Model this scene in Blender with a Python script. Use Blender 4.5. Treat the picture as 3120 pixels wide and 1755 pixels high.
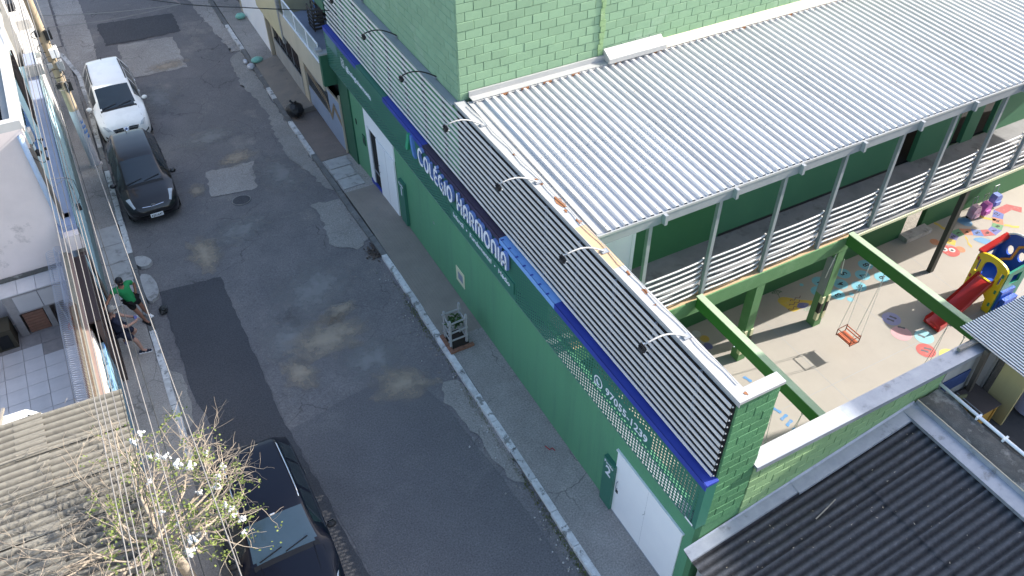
import bpy, bmesh, math, random
from mathutils import Vector, Matrix
random.seed(7)
SC = bpy.context.scene
for o in list(bpy.data.objects): bpy.data.objects.remove(o)
COL = SC.collection
V = Vector
# ---------------------------------------------------------------- camera, sky, sun, exposure
CAM_POS = (-6.953, -9.927, 16.603); YAW, PITCH, ROLL = .49572, .75083, -.0018
def make_camera():
    cd = bpy.data.cameras.new('camera'); co = bpy.data.objects.new('camera', cd); COL.objects.link(co)
    f = V((math.sin(YAW)*math.cos(PITCH), math.cos(YAW)*math.cos(PITCH), -math.sin(PITCH)))
    r0 = V((math.cos(YAW), -math.sin(YAW), 0)); u0 = r0.cross(f)
    r = math.cos(ROLL)*r0 + math.sin(ROLL)*u0; u = -math.sin(ROLL)*r0 + math.cos(ROLL)*u0
    m = Matrix((r, u, -f)).transposed().to_4x4(); m.translation = V(CAM_POS)
    co.matrix_world = m
    cd.sensor_width = 36; cd.lens = 2514.76/3120*36; cd.clip_start = .1; cd.clip_end = 800
    SC.camera = co
make_camera()
SUN_DIR = V((-1, .155, -.6))
def make_light():
    w = bpy.data.worlds.new('World'); SC.world = w; w.use_nodes = True
    nt = w.node_tree; nt.nodes.clear()
    sky = nt.nodes.new('ShaderNodeTexSky'); sky.sky_type = 'NISHITA'; sky.sun_disc = False
    s = -SUN_DIR.normalized()
    sky.sun_elevation = math.asin(s.z); sky.sun_rotation = math.atan2(s.x, s.y)
    sky.air_density = 1.0; sky.dust_density = 2.2; sky.ozone_density = .5
    bg = nt.nodes.new('ShaderNodeBackground'); bg.inputs[1].default_value = .15
    out = nt.nodes.new('ShaderNodeOutputWorld')
    nt.links.new(sky.outputs[0], bg.inputs[0]); nt.links.new(bg.outputs[0], out.inputs[0])
    ld = bpy.data.lights.new('sun', 'SUN'); ld.energy = 3.5; ld.angle = math.radians(.53); ld.color = (1, .95, .87)
    lo = bpy.data.objects.new('sun', ld); COL.objects.link(lo)
    lo.rotation_euler = SUN_DIR.to_track_quat('-Z', 'Y').to_euler(); lo.location = (30, -5, 30)
make_light()
SC.view_settings.view_transform = 'Standard'; SC.view_settings.look = 'None'
SC.view_settings.gamma = 1; SC.view_settings.use_curve_mapping = False; SC.view_settings.exposure = 1.63
# ---------------------------------------------------------------- materials
MATS = {}
def mat(name, col, rough=.8, col2=None, scale=3, amt=.5, spec=.3, metal=0, bump=0, bscale=40, dirt=None, dscale=.8, dlo=.5, dhi=.7, streak=False, bdist=.02, coat=0, alpha=None, trans=0, vary=0, stretch=None):
    """colour with a mottled second colour, optional dirt blotches and fine relief"""
    if name in MATS: return MATS[name]
    m = bpy.data.materials.new(name); m.use_nodes = True; nt = m.node_tree; N = nt.nodes; L = nt.links
    b = N['Principled BSDF']; b.inputs['Roughness'].default_value = rough; b.inputs['Metallic'].default_value = metal
    b.inputs['Specular IOR Level'].default_value = spec; b.inputs['Coat Weight'].default_value = coat
    if coat: b.inputs['Coat Roughness'].default_value = .04
    if trans: b.inputs['Transmission Weight'].default_value = trans
    c4 = lambda c: (c[0], c[1], c[2], 1)
    tc = N.new('ShaderNodeTexCoord'); vec = tc.outputs['Object']
    if streak or stretch:
        mp = N.new('ShaderNodeMapping'); L.new(vec, mp.inputs[0]); mp.inputs['Scale'].default_value = stretch or (1, 1, .12); svec = mp.outputs[0]
    else: svec = vec
    cur = None
    if col2 is None: col2 = tuple(c*.82 for c in col)
    n = N.new('ShaderNodeTexNoise'); n.inputs['Scale'].default_value = scale; n.inputs['Detail'].default_value = 7; n.inputs['Roughness'].default_value = .65
    L.new(svec, n.inputs[0])
    r = N.new('ShaderNodeMapRange'); r.inputs[1].default_value = .5-.5*amt*.6; r.inputs[2].default_value = .5+.5*amt*.6; L.new(n.outputs[0], r.inputs[0])
    mx = N.new('ShaderNodeMix'); mx.data_type = 'RGBA'; mx.inputs[6].default_value = c4(col); mx.inputs[7].default_value = c4(col2)
    mul = N.new('ShaderNodeMath'); mul.operation = 'MULTIPLY'; mul.inputs[1].default_value = min(1, amt+.25); L.new(r.outputs[0], mul.inputs[0])
    L.new(mul.outputs[0], mx.inputs[0]); cur = mx.outputs[2]
    if dirt is not None:
        n2 = N.new('ShaderNodeTexNoise'); n2.inputs['Scale'].default_value = dscale; n2.inputs['Detail'].default_value = 9; n2.inputs['Roughness'].default_value = .7
        L.new(svec, n2.inputs[0])
        r2 = N.new('ShaderNodeMapRange'); r2.inputs[1].default_value = dlo; r2.inputs[2].default_value = dhi; r2.inputs[4].default_value = .85; L.new(n2.outputs[0], r2.inputs[0])
        m2 = N.new('ShaderNodeMix'); m2.data_type = 'RGBA'; m2.inputs[7].default_value = c4(dirt); L.new(cur, m2.inputs[6]); L.new(r2.outputs[0], m2.inputs[0]); cur = m2.outputs[2]
    if vary:   # every piece a little lighter or darker than the next
        oi = N.new('ShaderNodeObjectInfo'); rv = N.new('ShaderNodeMapRange'); rv.inputs[3].default_value = 1-vary; rv.inputs[4].default_value = 1+vary; L.new(oi.outputs['Random'], rv.inputs[0])
        mv = N.new('ShaderNodeMix'); mv.data_type = 'RGBA'; mv.blend_type = 'MULTIPLY'; mv.inputs[0].default_value = 1; L.new(cur, mv.inputs[6]); L.new(rv.outputs[0], mv.inputs[7]); cur = mv.outputs[2]
    L.new(cur, b.inputs['Base Color'])
    if bump:
        n3 = N.new('ShaderNodeTexNoise'); n3.inputs['Scale'].default_value = bscale; n3.inputs['Detail'].default_value = 5; L.new(vec, n3.inputs[0])
        bp = N.new('ShaderNodeBump'); bp.inputs['Strength'].default_value = bump; bp.inputs['Distance'].default_value = bdist; L.new(n3.outputs[0], bp.inputs['Height']); L.new(bp.outputs[0], b.inputs['Normal'])
    MATS[name] = m
    return m
def asphalt_mat(name, c1, c2, light, crack=.6, lo=.55):
    m = mat(name, c1, .88, c2, .9, .9, .25, bump=.5, bscale=60, dirt=light, dscale=.45, dlo=lo, dhi=lo+.2)
    nt = m.node_tree; N = nt.nodes; L = nt.links; b = N['Principled BSDF']
    src = b.inputs['Base Color'].links[0].from_socket
    tc = N.new('ShaderNodeTexCoord')
    # aggregate speckle
    n = N.new('ShaderNodeTexNoise'); n.inputs['Scale'].default_value = 26; n.inputs['Detail'].default_value = 6; L.new(tc.outputs['Object'], n.inputs[0])
    r = N.new('ShaderNodeMapRange'); r.inputs[1].default_value = .3; r.inputs[2].default_value = .75; r.inputs[3].default_value = .72; r.inputs[4].default_value = 1.35; L.new(n.outputs[0], r.inputs[0])
    mm = N.new('ShaderNodeMix'); mm.data_type = 'RGBA'; mm.blend_type = 'MULTIPLY'; mm.inputs[0].default_value = 1; L.new(src, mm.inputs[6]); L.new(r.outputs[0], mm.inputs[7])
    cur = mm.outputs[2]
    if crack:
        nw = N.new('ShaderNodeTexNoise'); nw.inputs['Scale'].default_value = 1.4; nw.inputs['Detail'].default_value = 6; L.new(tc.outputs['Object'], nw.inputs[0])
        va = N.new('ShaderNodeVectorMath'); va.operation = 'MULTIPLY_ADD'; va.inputs[1].default_value = (.7, .7, .7); L.new(nw.outputs[1], va.inputs[0]); L.new(tc.outputs['Object'], va.inputs[2])
        vo = N.new('ShaderNodeTexVoronoi'); vo.feature = 'DISTANCE_TO_EDGE'; vo.inputs['Scale'].default_value = .62; L.new(va.outputs[0], vo.inputs['Vector'])
        r2 = N.new('ShaderNodeMapRange'); r2.inputs[1].default_value = 0; r2.inputs[2].default_value = .012; r2.inputs[3].default_value = crack; r2.inputs[4].default_value = 0; L.new(vo.outputs[0], r2.inputs[0])
        nm = N.new('ShaderNodeTexNoise'); nm.inputs['Scale'].default_value = .5; L.new(tc.outputs['Object'], nm.inputs[0])
        r3 = N.new('ShaderNodeMapRange'); r3.inputs[1].default_value = .45; r3.inputs[2].default_value = .6; L.new(nm.outputs[0], r3.inputs[0])
        mu = N.new('ShaderNodeMath'); mu.operation = 'MULTIPLY'; L.new(r2.outputs[0], mu.inputs[0]); L.new(r3.outputs[0], mu.inputs[1])
        m4 = N.new('ShaderNodeMix'); m4.data_type = 'RGBA'; m4.inputs[7].default_value = (.02, .02, .022, 1); L.new(cur, m4.inputs[6]); L.new(mu.outputs[0], m4.inputs[0]); cur = m4.outputs[2]
    L.new(cur, b.inputs['Base Color'])
    return m
def soft_edge(m, k=1.6):
    """lets a thin film of dirt fade out unevenly towards its own rim"""
    nt = m.node_tree; N = nt.nodes; L = nt.links; b = N['Principled BSDF']
    at = N.new('ShaderNodeAttribute'); at.attribute_name = 'rim'; tc = N.new('ShaderNodeTexCoord')
    n = N.new('ShaderNodeTexNoise'); n.inputs['Scale'].default_value = 3; n.inputs['Detail'].default_value = 8; n.inputs['Roughness'].default_value = .7; L.new(tc.outputs['Object'], n.inputs[0])
    a = N.new('ShaderNodeMath'); a.operation = 'MULTIPLY_ADD'; a.inputs[1].default_value = k; a.inputs[2].default_value = -.78; L.new(n.outputs[0], a.inputs[0])
    s = N.new('ShaderNodeMath'); s.operation = 'ADD'; L.new(a.outputs[0], s.inputs[0]); L.new(at.outputs['Fac'], s.inputs[1])
    r = N.new('ShaderNodeMapRange'); r.inputs[1].default_value = .0; r.inputs[2].default_value = .9; r.inputs[4].default_value = .85; L.new(s.outputs[0], r.inputs[0])
    L.new(r.outputs[0], b.inputs['Alpha'])
def brick_relief(m, bw, bh, strength=.4, axes='YZ', mortar=.008):
    """adds shallow block courses to a painted wall too smooth to show single blocks"""
    nt = m.node_tree; N = nt.nodes; L = nt.links; b = N['Principled BSDF']
    tc = N.new('ShaderNodeTexCoord'); sp = N.new('ShaderNodeSeparateXYZ'); cb = N.new('ShaderNodeCombineXYZ')
    L.new(tc.outputs['Object'], sp.inputs[0]); L.new(sp.outputs[axes[0]], cb.inputs[0]); L.new(sp.outputs[axes[1]], cb.inputs[1])
    t = N.new('ShaderNodeTexBrick'); t.inputs['Scale'].default_value = 1; t.inputs['Brick Width'].default_value = bw; t.inputs['Row Height'].default_value = bh; t.inputs['Mortar Size'].default_value = mortar; t.inputs['Mortar Smooth'].default_value = .6
    t.inputs['Color1'].default_value = (1, 1, 1, 1); t.inputs['Color2'].default_value = (1, 1, 1, 1); t.inputs['Mortar'].default_value = (0, 0, 0, 1)
    L.new(cb.outputs[0], t.inputs[0])
    n = N.new('ShaderNodeTexNoise'); n.inputs['Scale'].default_value = 5; L.new(tc.outputs['Object'], n.inputs[0])
    bp = N.new('ShaderNodeBump'); bp.inputs['Strength'].default_value = strength; bp.inputs['Distance'].default_value = .012; L.new(t.outputs[0], bp.inputs['Height'])
    old = b.inputs['Normal'].links
    if old: L.new(old[0].from_socket, bp.inputs['Normal'])
    L.new(bp.outputs[0], b.inputs['Normal'])
M_ROAD = asphalt_mat('worn_asphalt', (.215, .2, .195), (.125, .122, .126), (.36, .325, .285))
M_FRESH = asphalt_mat('fresh_asphalt', (.085, .085, .091), (.07, .07, .076), (.1, .1, .104), 0, .6)
M_FRESH2 = asphalt_mat('grey_patch_asphalt', (.155, .15, .152), (.118, .114, .118), (.21, .2, .195), 0)
M_CONCP = asphalt_mat('rough_concrete_patch', (.33, .31, .285), (.22, .21, .195), (.4, .375, .345), .3)
M_WALK = asphalt_mat('sidewalk_concrete', (.38, .35, .32), (.25, .23, .215), (.48, .445, .41), .5, .5)
M_WALKD = asphalt_mat('dark_sidewalk', (.36, .335, .31), (.19, .178, .168), (.52, .475, .435), .6, .52)
M_SLAB = mat('pale_slab', (.46, .45, .44), .85, (.32, .31, .3), 4, .8, dirt=(.12, .12, .11), dscale=2.2, dlo=.55, bump=.3, bscale=50)
M_TAN = mat('tan_walk', (.26, .22, .18), .9, (.17, .155, .14), 1.5, .9, dirt=(.11, .105, .1), dscale=2, dlo=.56, bump=.3)
M_SAND = mat('sand_dirt', (.47, .38, .28), .95, (.33, .285, .235), 5, .9, bump=.6, bscale=60)
soft_edge(M_SAND)
M_OIL = mat('oil_stain', (.06, .06, .063), .8, (.09, .09, .092), 5, .9); soft_edge(M_OIL)
M_DUST = mat('grey_dust', (.3, .29, .28), .95, (.22, .215, .21), 4, .9); soft_edge(M_DUST)
M_KERB = mat('whitewashed_kerb', (.7, .7, .69), .85, (.42, .41, .4), 6, .8, dirt=(.16, .16, .15), dscale=3.5, dlo=.54, dhi=.6, bump=.5, vary=.12)
M_KERBG = mat('grey_kerb', (.2, .195, .19), .9, (.12, .12, .115), 5, .8, dirt=(.34, .34, .34), dscale=1.2, dlo=.6, dhi=.68, bump=.5)
M_COURT = mat('court_paint', (.33, .302, .27), .75, (.3, .275, .245), 1.2, .6, dirt=(.265, .245, .222), dscale=.7, dlo=.56, dhi=.8, bump=.05)
M_GREENP = mat('pale_green_paint', (.21, .33, .21), .65, (.175, .29, .18), 1.6, .8, dirt=(.27, .37, .27), dscale=1.1, dlo=.52, dhi=.75, bump=.4, bscale=26, bdist=.012, vary=.07)
M_GREENP2 = mat('pale_green_paint_worn', (.22, .34, .16), .65, (.19, .3, .15), 2, .8, dirt=(.29, .39, .25), dscale=1.4, dlo=.55, dhi=.7, bump=.5, bscale=22, bdist=.014, vary=.07)
M_GREENW = mat('mid_green_paint', (.08, .2, .095), .6, (.065, .175, .08), 2, .9, bump=.6, bscale=18, bdist=.016, vary=.09)
M_FACADE = mat('facade_green', (.105, .29, .16), .55, (.092, .258, .14), .7, .7, .35, dirt=(.082, .215, .135), dscale=3.2, dlo=.5, dhi=.75, stretch=(1, 1, .07), bump=.15, bscale=30)
brick_relief(M_FACADE, .427, .2134, .45)
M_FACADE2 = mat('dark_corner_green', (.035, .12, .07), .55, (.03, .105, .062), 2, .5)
M_PANEL = mat('panel_green', (.04, .155, .108), .42, (.035, .143, .1), .6, .5, .4)
M_BLUE = mat('blue_trim', (.035, .06, .33), .5, (.03, .045, .26), 1.5, .6)
M_BLUEL = mat('sky_blue_trim', (.19, .36, .7), .5, (.16, .32, .62), 2, .6)
M_SLAT = mat('slat_aluminium', (.68, .65, .62), .5, (.56, .54, .52), 1.6, .8, .5, .15, dirt=(.4, .38, .36), dscale=1.2, dlo=.58, dhi=.8, vary=.06)
M_ROOF = mat('white_steel_roof', (.52, .52, .52), .45, (.47, .47, .475), .8, .6, .4, .15, dirt=(.36, .35, .335), dscale=3, dlo=.5, dhi=.8, vary=.05, stretch=(1, .09, 1))
M_WHITEM = mat('white_flashing', (.4, .4, .39), .5, (.34, .34, .34), 1.5, .7, .4, .1, dirt=(.36, .35, .33), dscale=1.6, dlo=.6, dhi=.8)
M_RUST = mat('rust', (.3, .13, .055), .9, (.2, .09, .045), 9, .9)
M_PEACH = mat('peach_primer', (.5, .34, .2), .7, (.45, .31, .19), 2, .6, dirt=(.45, .26, .13), dscale=2.5, dlo=.66, dhi=.72)
M_CREAM = mat('cream_ledge', (.62, .6, .40), .7, (.55, .54, .37), 1.5, .6)
M_GALV = mat('galvanised_steel', (.34, .36, .4), .5, (.24, .26, .3), 5, .9, .5, .45, dirt=(.15, .155, .165), dscale=2.5, dlo=.58, dhi=.7)
M_FIBROD = mat('blackened_fibre_cement', (.1, .103, .115), .9, (.05, .052, .058), 18, .9, .2, bump=.8, bscale=70, dirt=(.13, .135, .15), dscale=9, dlo=.53, dhi=.7)
M_FIBROL = mat('weathered_fibre_cement', (.27, .25, .205), .92, (.18, .165, .14), 6, .9, .15, bump=.6, bscale=60, vary=.08, dirt=(.13, .12, .11), dscale=2.6, dlo=.55, dhi=.72)
M_STEEL = mat('grey_painted_steel', (.3, .315, .335), .5, (.25, .265, .285), 3, .6, .4, .2)
M_RAIL = mat('white_rail_tube', (.58, .585, .59), .45, (.5, .5, .5), 4, .5, .4)
M_FLANGE = mat('pale_worn_flange', (.36, .45, .31), .7, (.28, .37, .24), 3, .8)
M_BEAM = mat('court_green_paint', (.13, .26, .12), .65, (.11, .225, .1), 3, .8, dirt=(.18, .31, .165), dscale=1.8, dlo=.56, dhi=.75, bump=.2)
M_BEAMG = mat('bright_green_steel', (.05, .165, .035), .5, (.042, .145, .03), 2.5, .7, dirt=(.11, .2, .015), dscale=.9, dlo=.6, dhi=.8)
M_UPWALL = mat('corridor_green', (.055, .165, .09), .6, (.048, .15, .082), 1, .6, .3)
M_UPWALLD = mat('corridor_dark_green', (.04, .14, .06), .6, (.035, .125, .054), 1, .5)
M_WHITE = mat('white_paint', (.84, .84, .84), .45, (.78, .78, .79), .9, .5, .4)
M_WHITEW = mat('white_wall', (.5, .49, .47), .8, (.42, .41, .395), 1.2, .8, dirt=(.45, .44, .42), dscale=1.6, dlo=.6, dhi=.75, bump=.1)
M_BLACK = mat('black_plastic', (.02, .02, .022), .5, None, 3, .4)
M_DARK = mat('dark_interior', (.016, .017, .018), .9, None, 3, .4)
M_CREAMW = mat('cream_wall', (.5, .44, .33), .85, (.4, .35, .27), 1.4, .9, dirt=(.3, .27, .22), dscale=2, dlo=.58, dhi=.75, bump=.2, streak=True)
M_GREYW = mat('grey_render', (.36, .35, .33), .9, (.27, .265, .25), 2, .9, dirt=(.2, .195, .185), dscale=1.5, dlo=.55, dhi=.75, bump=.3, streak=True)
M_PINKW = mat('pink_render', (.74, .64, .6), .9, (.64, .555, .52), 1.3, .9, dirt=(.3, .26, .24), dscale=1.1, dlo=.6, dhi=.72, bump=.2)
M_BLUEW = mat('pale_blue_wall', (.42, .6, .66), .85, (.35, .53, .59), 1.2, .8, dirt=(.2, .3, .33), dscale=2.2, dlo=.63, dhi=.75, bump=.15, streak=True)
M_BLUEF = mat('slate_blue_floor', (.27, .31, .42), .8, (.22, .26, .36), 1.2, .7)
M_MOSS = mat('mossy_concrete', (.14, .135, .125), .95, (.05, .05, .046), 4, 1, bump=.8, bscale=50, dirt=(.27, .26, .24), dscale=2, dlo=.52, dhi=.62)
M_BROWN = mat('brown_gate_paint', (.11, .082, .075), .6, (.09, .066, .06), 2, .6)
M_BROWND = mat('dark_brown_paint', (.045, .03, .028), .6, None, 2, .5)
M_TILE = mat('courtyard_tile', (.62, .59, .58), .3, (.5, .48, .48), 3, .9, .5, vary=.07)
M_TILE2 = mat('patterned_tile', (.22, .2, .195), .4, (.33, .3, .28), 7, .9, .5)
M_WOOD = mat('weathered_wood', (.3, .27, .23), .9, (.2, .18, .155), 14, .9, bump=.4)
M_WOODG = mat('grey_wood', (.42, .42, .41), .9, (.3, .3, .3), 14, .9, bump=.4)
M_WOODB = mat('old_brown_wood', (.14, .115, .09), .9, (.08, .065, .05), 9, .9, bump=.4)
M_BRICK = mat('clay_brick', (.27, .13, .085), .9, (.18, .1, .07), 8, .9, bump=.4)
M_LETTER = mat('sign_white', (.75, .76, .8), .4, None, 2, .3)
M_LETTERS = mat('sign_blue_side', (.16, .24, .5), .5, None, 2, .3)
M_RED = mat('red_plastic', (.5, .025, .02), .3, (.42, .02, .018), 2, .5, .5)
M_YEL = mat('yellow_plastic', (.8, .57, .02), .35, (.72, .5, .02), 2, .4, .5)
M_BLUP = mat('blue_plastic', (.015, .09, .5), .35, (.012, .07, .42), 2, .4, .5)
M_GRNP = mat('teal_plastic', (.02, .25, .17), .35, None, 2, .4, .5)
M_GLASS = mat('car_glass', (.02, .03, .038), .03, None, 2, .2, .8)
M_GLASSN = mat('sky_lit_windscreen', (.06, .1, .125), .03, (.045, .08, .1), 1.2, .6, .8)  # sky reflection painted into the glass colour
M_CHROME = mat('chrome', (.7, .7, .72), .12, None, 2, .2, .6, 1)
M_TYRE = mat('tyre_rubber', (.018, .018, .018), .9, None, 8, .5)
M_RIM = mat('alloy_rim', (.45, .46, .48), .3, None, 4, .4, .6, .8)
M_LAMP = mat('headlamp', (.62, .66, .7), .08, (.3, .33, .36), 30, .9, .8)
M_CARW = mat('white_car_paint', (.82, .83, .82), .3, None, 1, .1, .5, coat=.8)
M_CARB = mat('black_car_paint', (.006, .0055, .008), .4, None, 1, .2, .3, 0, coat=.75)
M_CARN = mat('navy_car_paint', (.004, .006, .016), .4, None, 1, .2, .25, .0, coat=.25)
M_BARK = mat('pale_bark', (.38, .32, .25), .9, (.26, .21, .16), 12, .9, bump=.4)
M_LEAF = mat('yellow_green_leaf', (.17, .2, .045), .6, (.09, .13, .03), 2.5, 1, .3)
M_LEAFD = mat('dark_leaf', (.045, .1, .02), .6, (.03, .075, .016), 4, .9, .3)
M_FLOWER = mat('white_flower', (.6, .6, .58), .8, None, 3, .3)
M_CABLE = mat('pale_cable', (.2, .188, .175), .6, None, 2, .5)
M_CABLED = mat('black_cable', (.03, .03, .03), .6, None, 2, .5)
M_POLE = mat('pole_concrete', (.4, .32, .22), .9, (.3, .24, .17), 4, .8, bump=.3)
M_POLEW = mat('pole_whitewash', (.62, .63, .66), .85, (.5, .5, .53), 3, .7)
M_SKIN = mat('tan_skin', (.3, .15, .1), .6, None, 5, .3)
M_SKIN2 = mat('fair_skin', (.44, .26, .2), .6, None, 5, .3)
M_TGREEN = mat('green_cotton', (.02, .25, .085), .85, (.016, .21, .07), 4, .6)
M_NAVY = mat('navy_cotton', (.022, .026, .05), .85, None, 4, .5)
M_SHORT = mat('black_cotton', (.012, .011, .012), .85, None, 4, .4)
M_GLASSP = mat('frosted_balcony_glass', (.34, .38, .37), .25, (.29, .33, .32), 1.5, .6, .5)
def valley_shade_grime(m, pitch, off, axis, col, lo, hi, nz=9, na=.9):
    """uneven black grime and lichen, mixed with painted shade, along the valleys of a corrugated sheet"""
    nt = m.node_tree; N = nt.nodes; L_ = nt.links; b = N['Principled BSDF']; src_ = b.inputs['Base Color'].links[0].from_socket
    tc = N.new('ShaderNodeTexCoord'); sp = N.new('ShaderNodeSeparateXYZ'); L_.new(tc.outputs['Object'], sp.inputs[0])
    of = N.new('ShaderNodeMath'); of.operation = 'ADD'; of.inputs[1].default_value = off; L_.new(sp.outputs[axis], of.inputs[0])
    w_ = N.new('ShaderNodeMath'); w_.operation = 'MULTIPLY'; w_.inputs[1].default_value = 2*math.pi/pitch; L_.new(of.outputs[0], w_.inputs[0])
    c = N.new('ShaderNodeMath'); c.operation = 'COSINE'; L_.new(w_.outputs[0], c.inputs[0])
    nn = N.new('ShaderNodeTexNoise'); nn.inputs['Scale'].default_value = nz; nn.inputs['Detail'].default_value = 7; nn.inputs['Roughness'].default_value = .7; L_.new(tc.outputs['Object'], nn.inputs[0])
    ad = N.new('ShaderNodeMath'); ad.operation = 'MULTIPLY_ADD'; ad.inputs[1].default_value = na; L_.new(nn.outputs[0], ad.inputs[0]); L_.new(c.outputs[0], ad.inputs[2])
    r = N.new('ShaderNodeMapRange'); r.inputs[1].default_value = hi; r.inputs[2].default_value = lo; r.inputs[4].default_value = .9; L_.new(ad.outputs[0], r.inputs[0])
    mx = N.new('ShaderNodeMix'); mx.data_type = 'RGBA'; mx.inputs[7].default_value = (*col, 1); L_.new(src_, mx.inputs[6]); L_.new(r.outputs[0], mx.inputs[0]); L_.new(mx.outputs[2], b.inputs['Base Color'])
valley_shade_grime(M_FIBROL, .177, 0, 'Y', (.075, .07, .06), -.3, 1.5, 5, 1.6)  # both fibre cements: valley shade painted in so the waves show
valley_shade_grime(M_FIBROD, .177, 0, 'Y', (.012, .012, .014), -.5, 1.5, 14, 1.6)
# ---------------------------------------------------------------- mesh helpers
class MB:
    def __init__(s): s.v = []; s.f = []
    def add(s, vs, fs):
        k = len(s.v); s.v += [tuple(p) for p in vs]; s.f += [tuple(i+k for i in f) for f in fs]; return s
    def box(s, x0, x1, y0, y1, z0, z1):
        return s.add([(x0,y0,z0),(x1,y0,z0),(x1,y1,z0),(x0,y1,z0),(x0,y0,z1),(x1,y0,z1),(x1,y1,z1),(x0,y1,z1)],
                     [(0,3,2,1),(4,5,6,7),(0,1,5,4),(1,2,6,5),(2,3,7,6),(3,0,4,7)])
    def bar(s, a, b, w, h, up=(0,0,1)):
        """rectangular bar from a to b"""
        a, b = V(a), V(b); d = (b-a).normalized(); u = V(up)
        if abs(d.dot(u)) > .99: u = V((1,0,0))
        r = d.cross(u).normalized(); u = r.cross(d)
        c = [(-w/2,-h/2),(w/2,-h/2),(w/2,h/2),(-w/2,h/2)]
        vs = [a+r*x+u*y for x, y in c]+[b+r*x+u*y for x, y in c]
        return s.add(vs, [(3,2,1,0),(4,5,6,7),(0,1,5,4),(1,2,6,5),(2,3,7,6),(3,0,4,7)])
    def tube(s, path, r, n=6, cap=True):
        path = [V(p) for p in path]; k = len(s.v); m = len(path); up = V((.13,.21,.97))
        for i, p in enumerate(path):
            d = (path[min(i+1,m-1)]-path[max(i-1,0)]).normalized()
            e = d.cross(up)
            if e.length < .05: e = d.cross(V((1,0,0)))
            e.normalize(); g = d.cross(e)
            rr = r[i] if isinstance(r, (list, tuple)) else r
            for j in range(n):
                a = 2*math.pi*j/n; s.v.append(tuple(p+e*(rr*math.cos(a))+g*(rr*math.sin(a))))
        for i in range(m-1):
            for j in range(n):
                q = (j+1) % n; s.f.append((k+i*n+j, k+i*n+q, k+(i+1)*n+q, k+(i+1)*n+j))
        if cap:
            s.f.append(tuple(k+j for j in reversed(range(n)))); s.f.append(tuple(k+(m-1)*n+j for j in range(n)))
        return s
    def cyl(s, c, r, h, n=20, axis='Z', r2=None):
        c = V(c); ax = {'X':V((1,0,0)),'Y':V((0,1,0)),'Z':V((0,0,1))}[axis]
        return s.tube([c, c+ax*h], [r, r if r2 is None else r2], n)
    def prism(s, poly, z0, z1):
        """extrude an xy polygon"""
        n = len(poly); vs = [(x,y,z0) for x, y in poly]+[(x,y,z1) for x, y in poly]
        ar = sum(poly[i][0]*poly[(i+1)%n][1]-poly[(i+1)%n][0]*poly[i][1] for i in range(n))
        fs = [tuple(range(n,2*n)), tuple(reversed(range(n)))]+[(i,(i+1)%n,n+(i+1)%n,n+i) for i in range(n)]
        if ar < 0: fs = [tuple(reversed(f)) for f in fs]
        return s.add(vs, fs)
    def plate(s, poly, o, ux, uy, th):
        """extrude a polygon given in the plane o + ux*a + uy*b along the normal by th"""
        o, ux, uy = V(o), V(ux), V(uy); nn = ux.cross(uy).normalized()*th; n = len(poly)
        ar = sum(poly[i][0]*poly[(i+1)%n][1]-poly[(i+1)%n][0]*poly[i][1] for i in range(n))
        if ar < 0: poly = poly[::-1]
        vs = [o+ux*a+uy*b for a, b in poly]+[o+ux*a+uy*b+nn for a, b in poly]
        return s.add(vs, [tuple(range(n,2*n)), tuple(reversed(range(n)))]+[(i,(i+1)%n,n+(i+1)%n,n+i) for i in range(n)])
    def sheet(s, poly, z):
        n = len(poly); ar = sum(poly[i][0]*poly[(i+1)%n][1]-poly[(i+1)%n][0]*poly[i][1] for i in range(n))
        if ar < 0: poly = poly[::-1]
        zz = z if callable(z) else (lambda x, y: z)
        return s.add([(x,y,zz(x,y)) for x, y in poly], [tuple(range(n))])
    def grid(s, xs, ys, fz):
        k = len(s.v); n = len(xs)
        for y in ys:
            for x in xs: s.v.append((x, y, fz(x, y)))
        for j in range(len(ys)-1):
            for i in range(n-1):
                a = k+j*n+i; s.f.append((a, a+1, a+n+1, a+n))
        return s
    def blob(s, c, r, n=10, m=6, jit=0, sc=(1,1,1)):
        c = V(c); k = len(s.v)
        for j in range(m+1):
            t = math.pi*j/m
            for i in range(n):
                a = 2*math.pi*i/n; q = 1+random.uniform(-jit, jit)
                s.v.append((c.x+r*sc[0]*q*math.sin(t)*math.cos(a), c.y+r*sc[1]*q*math.sin(t)*math.sin(a), c.z+r*sc[2]*q*math.cos(t)))
        for j in range(m):
            for i in range(n):
                q = (i+1) % n; s.f.append((k+j*n+i, k+(j+1)*n+i, k+(j+1)*n+q, k+j*n+q))
        return s
def obj(name, mb, m, parent=None, smooth=False, mesh=None):
    """link one mesh object; vertices are in world space and are made relative to the root Empty"""
    root = parent
    while root is not None and root.parent is not None: root = root.parent
    off = root.location if root is not None else V((0,0,0))
    me = bpy.data.meshes.new(name)
    me.from_pydata([(x-off.x, y-off.y, z-off.z) for x, y, z in mb.v], [], mb.f); me.update()
    if m is not None: me.materials.append(m)
    if smooth:
        me.polygons.foreach_set('use_smooth', [True]*len(me.polygons))
        if smooth == 'auto': me.set_sharp_from_angle(angle=math.radians(38))
    o = bpy.data.objects.new(name, me); COL.objects.link(o)
    if parent is not None: o.parent = parent
    return o
def inst(name, src, loc, parent=None, rot=None):
    o = bpy.data.objects.new(name, src.data if hasattr(src, 'data') else src); COL.objects.link(o)
    o.location = loc
    if rot: o.rotation_euler = rot
    if parent is not None: o.parent = parent
    return o
def tag(o, label, cat, group=None):
    o['label'] = label; o['category'] = cat
    if group: o['group'] = group
    return o
def thing(name, label, cat, loc=(0,0,0), group=None):
    o = bpy.data.objects.new(name, None); COL.objects.link(o); o.location = loc; o.empty_display_size = .2
    return tag(o, label, cat, group)
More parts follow.
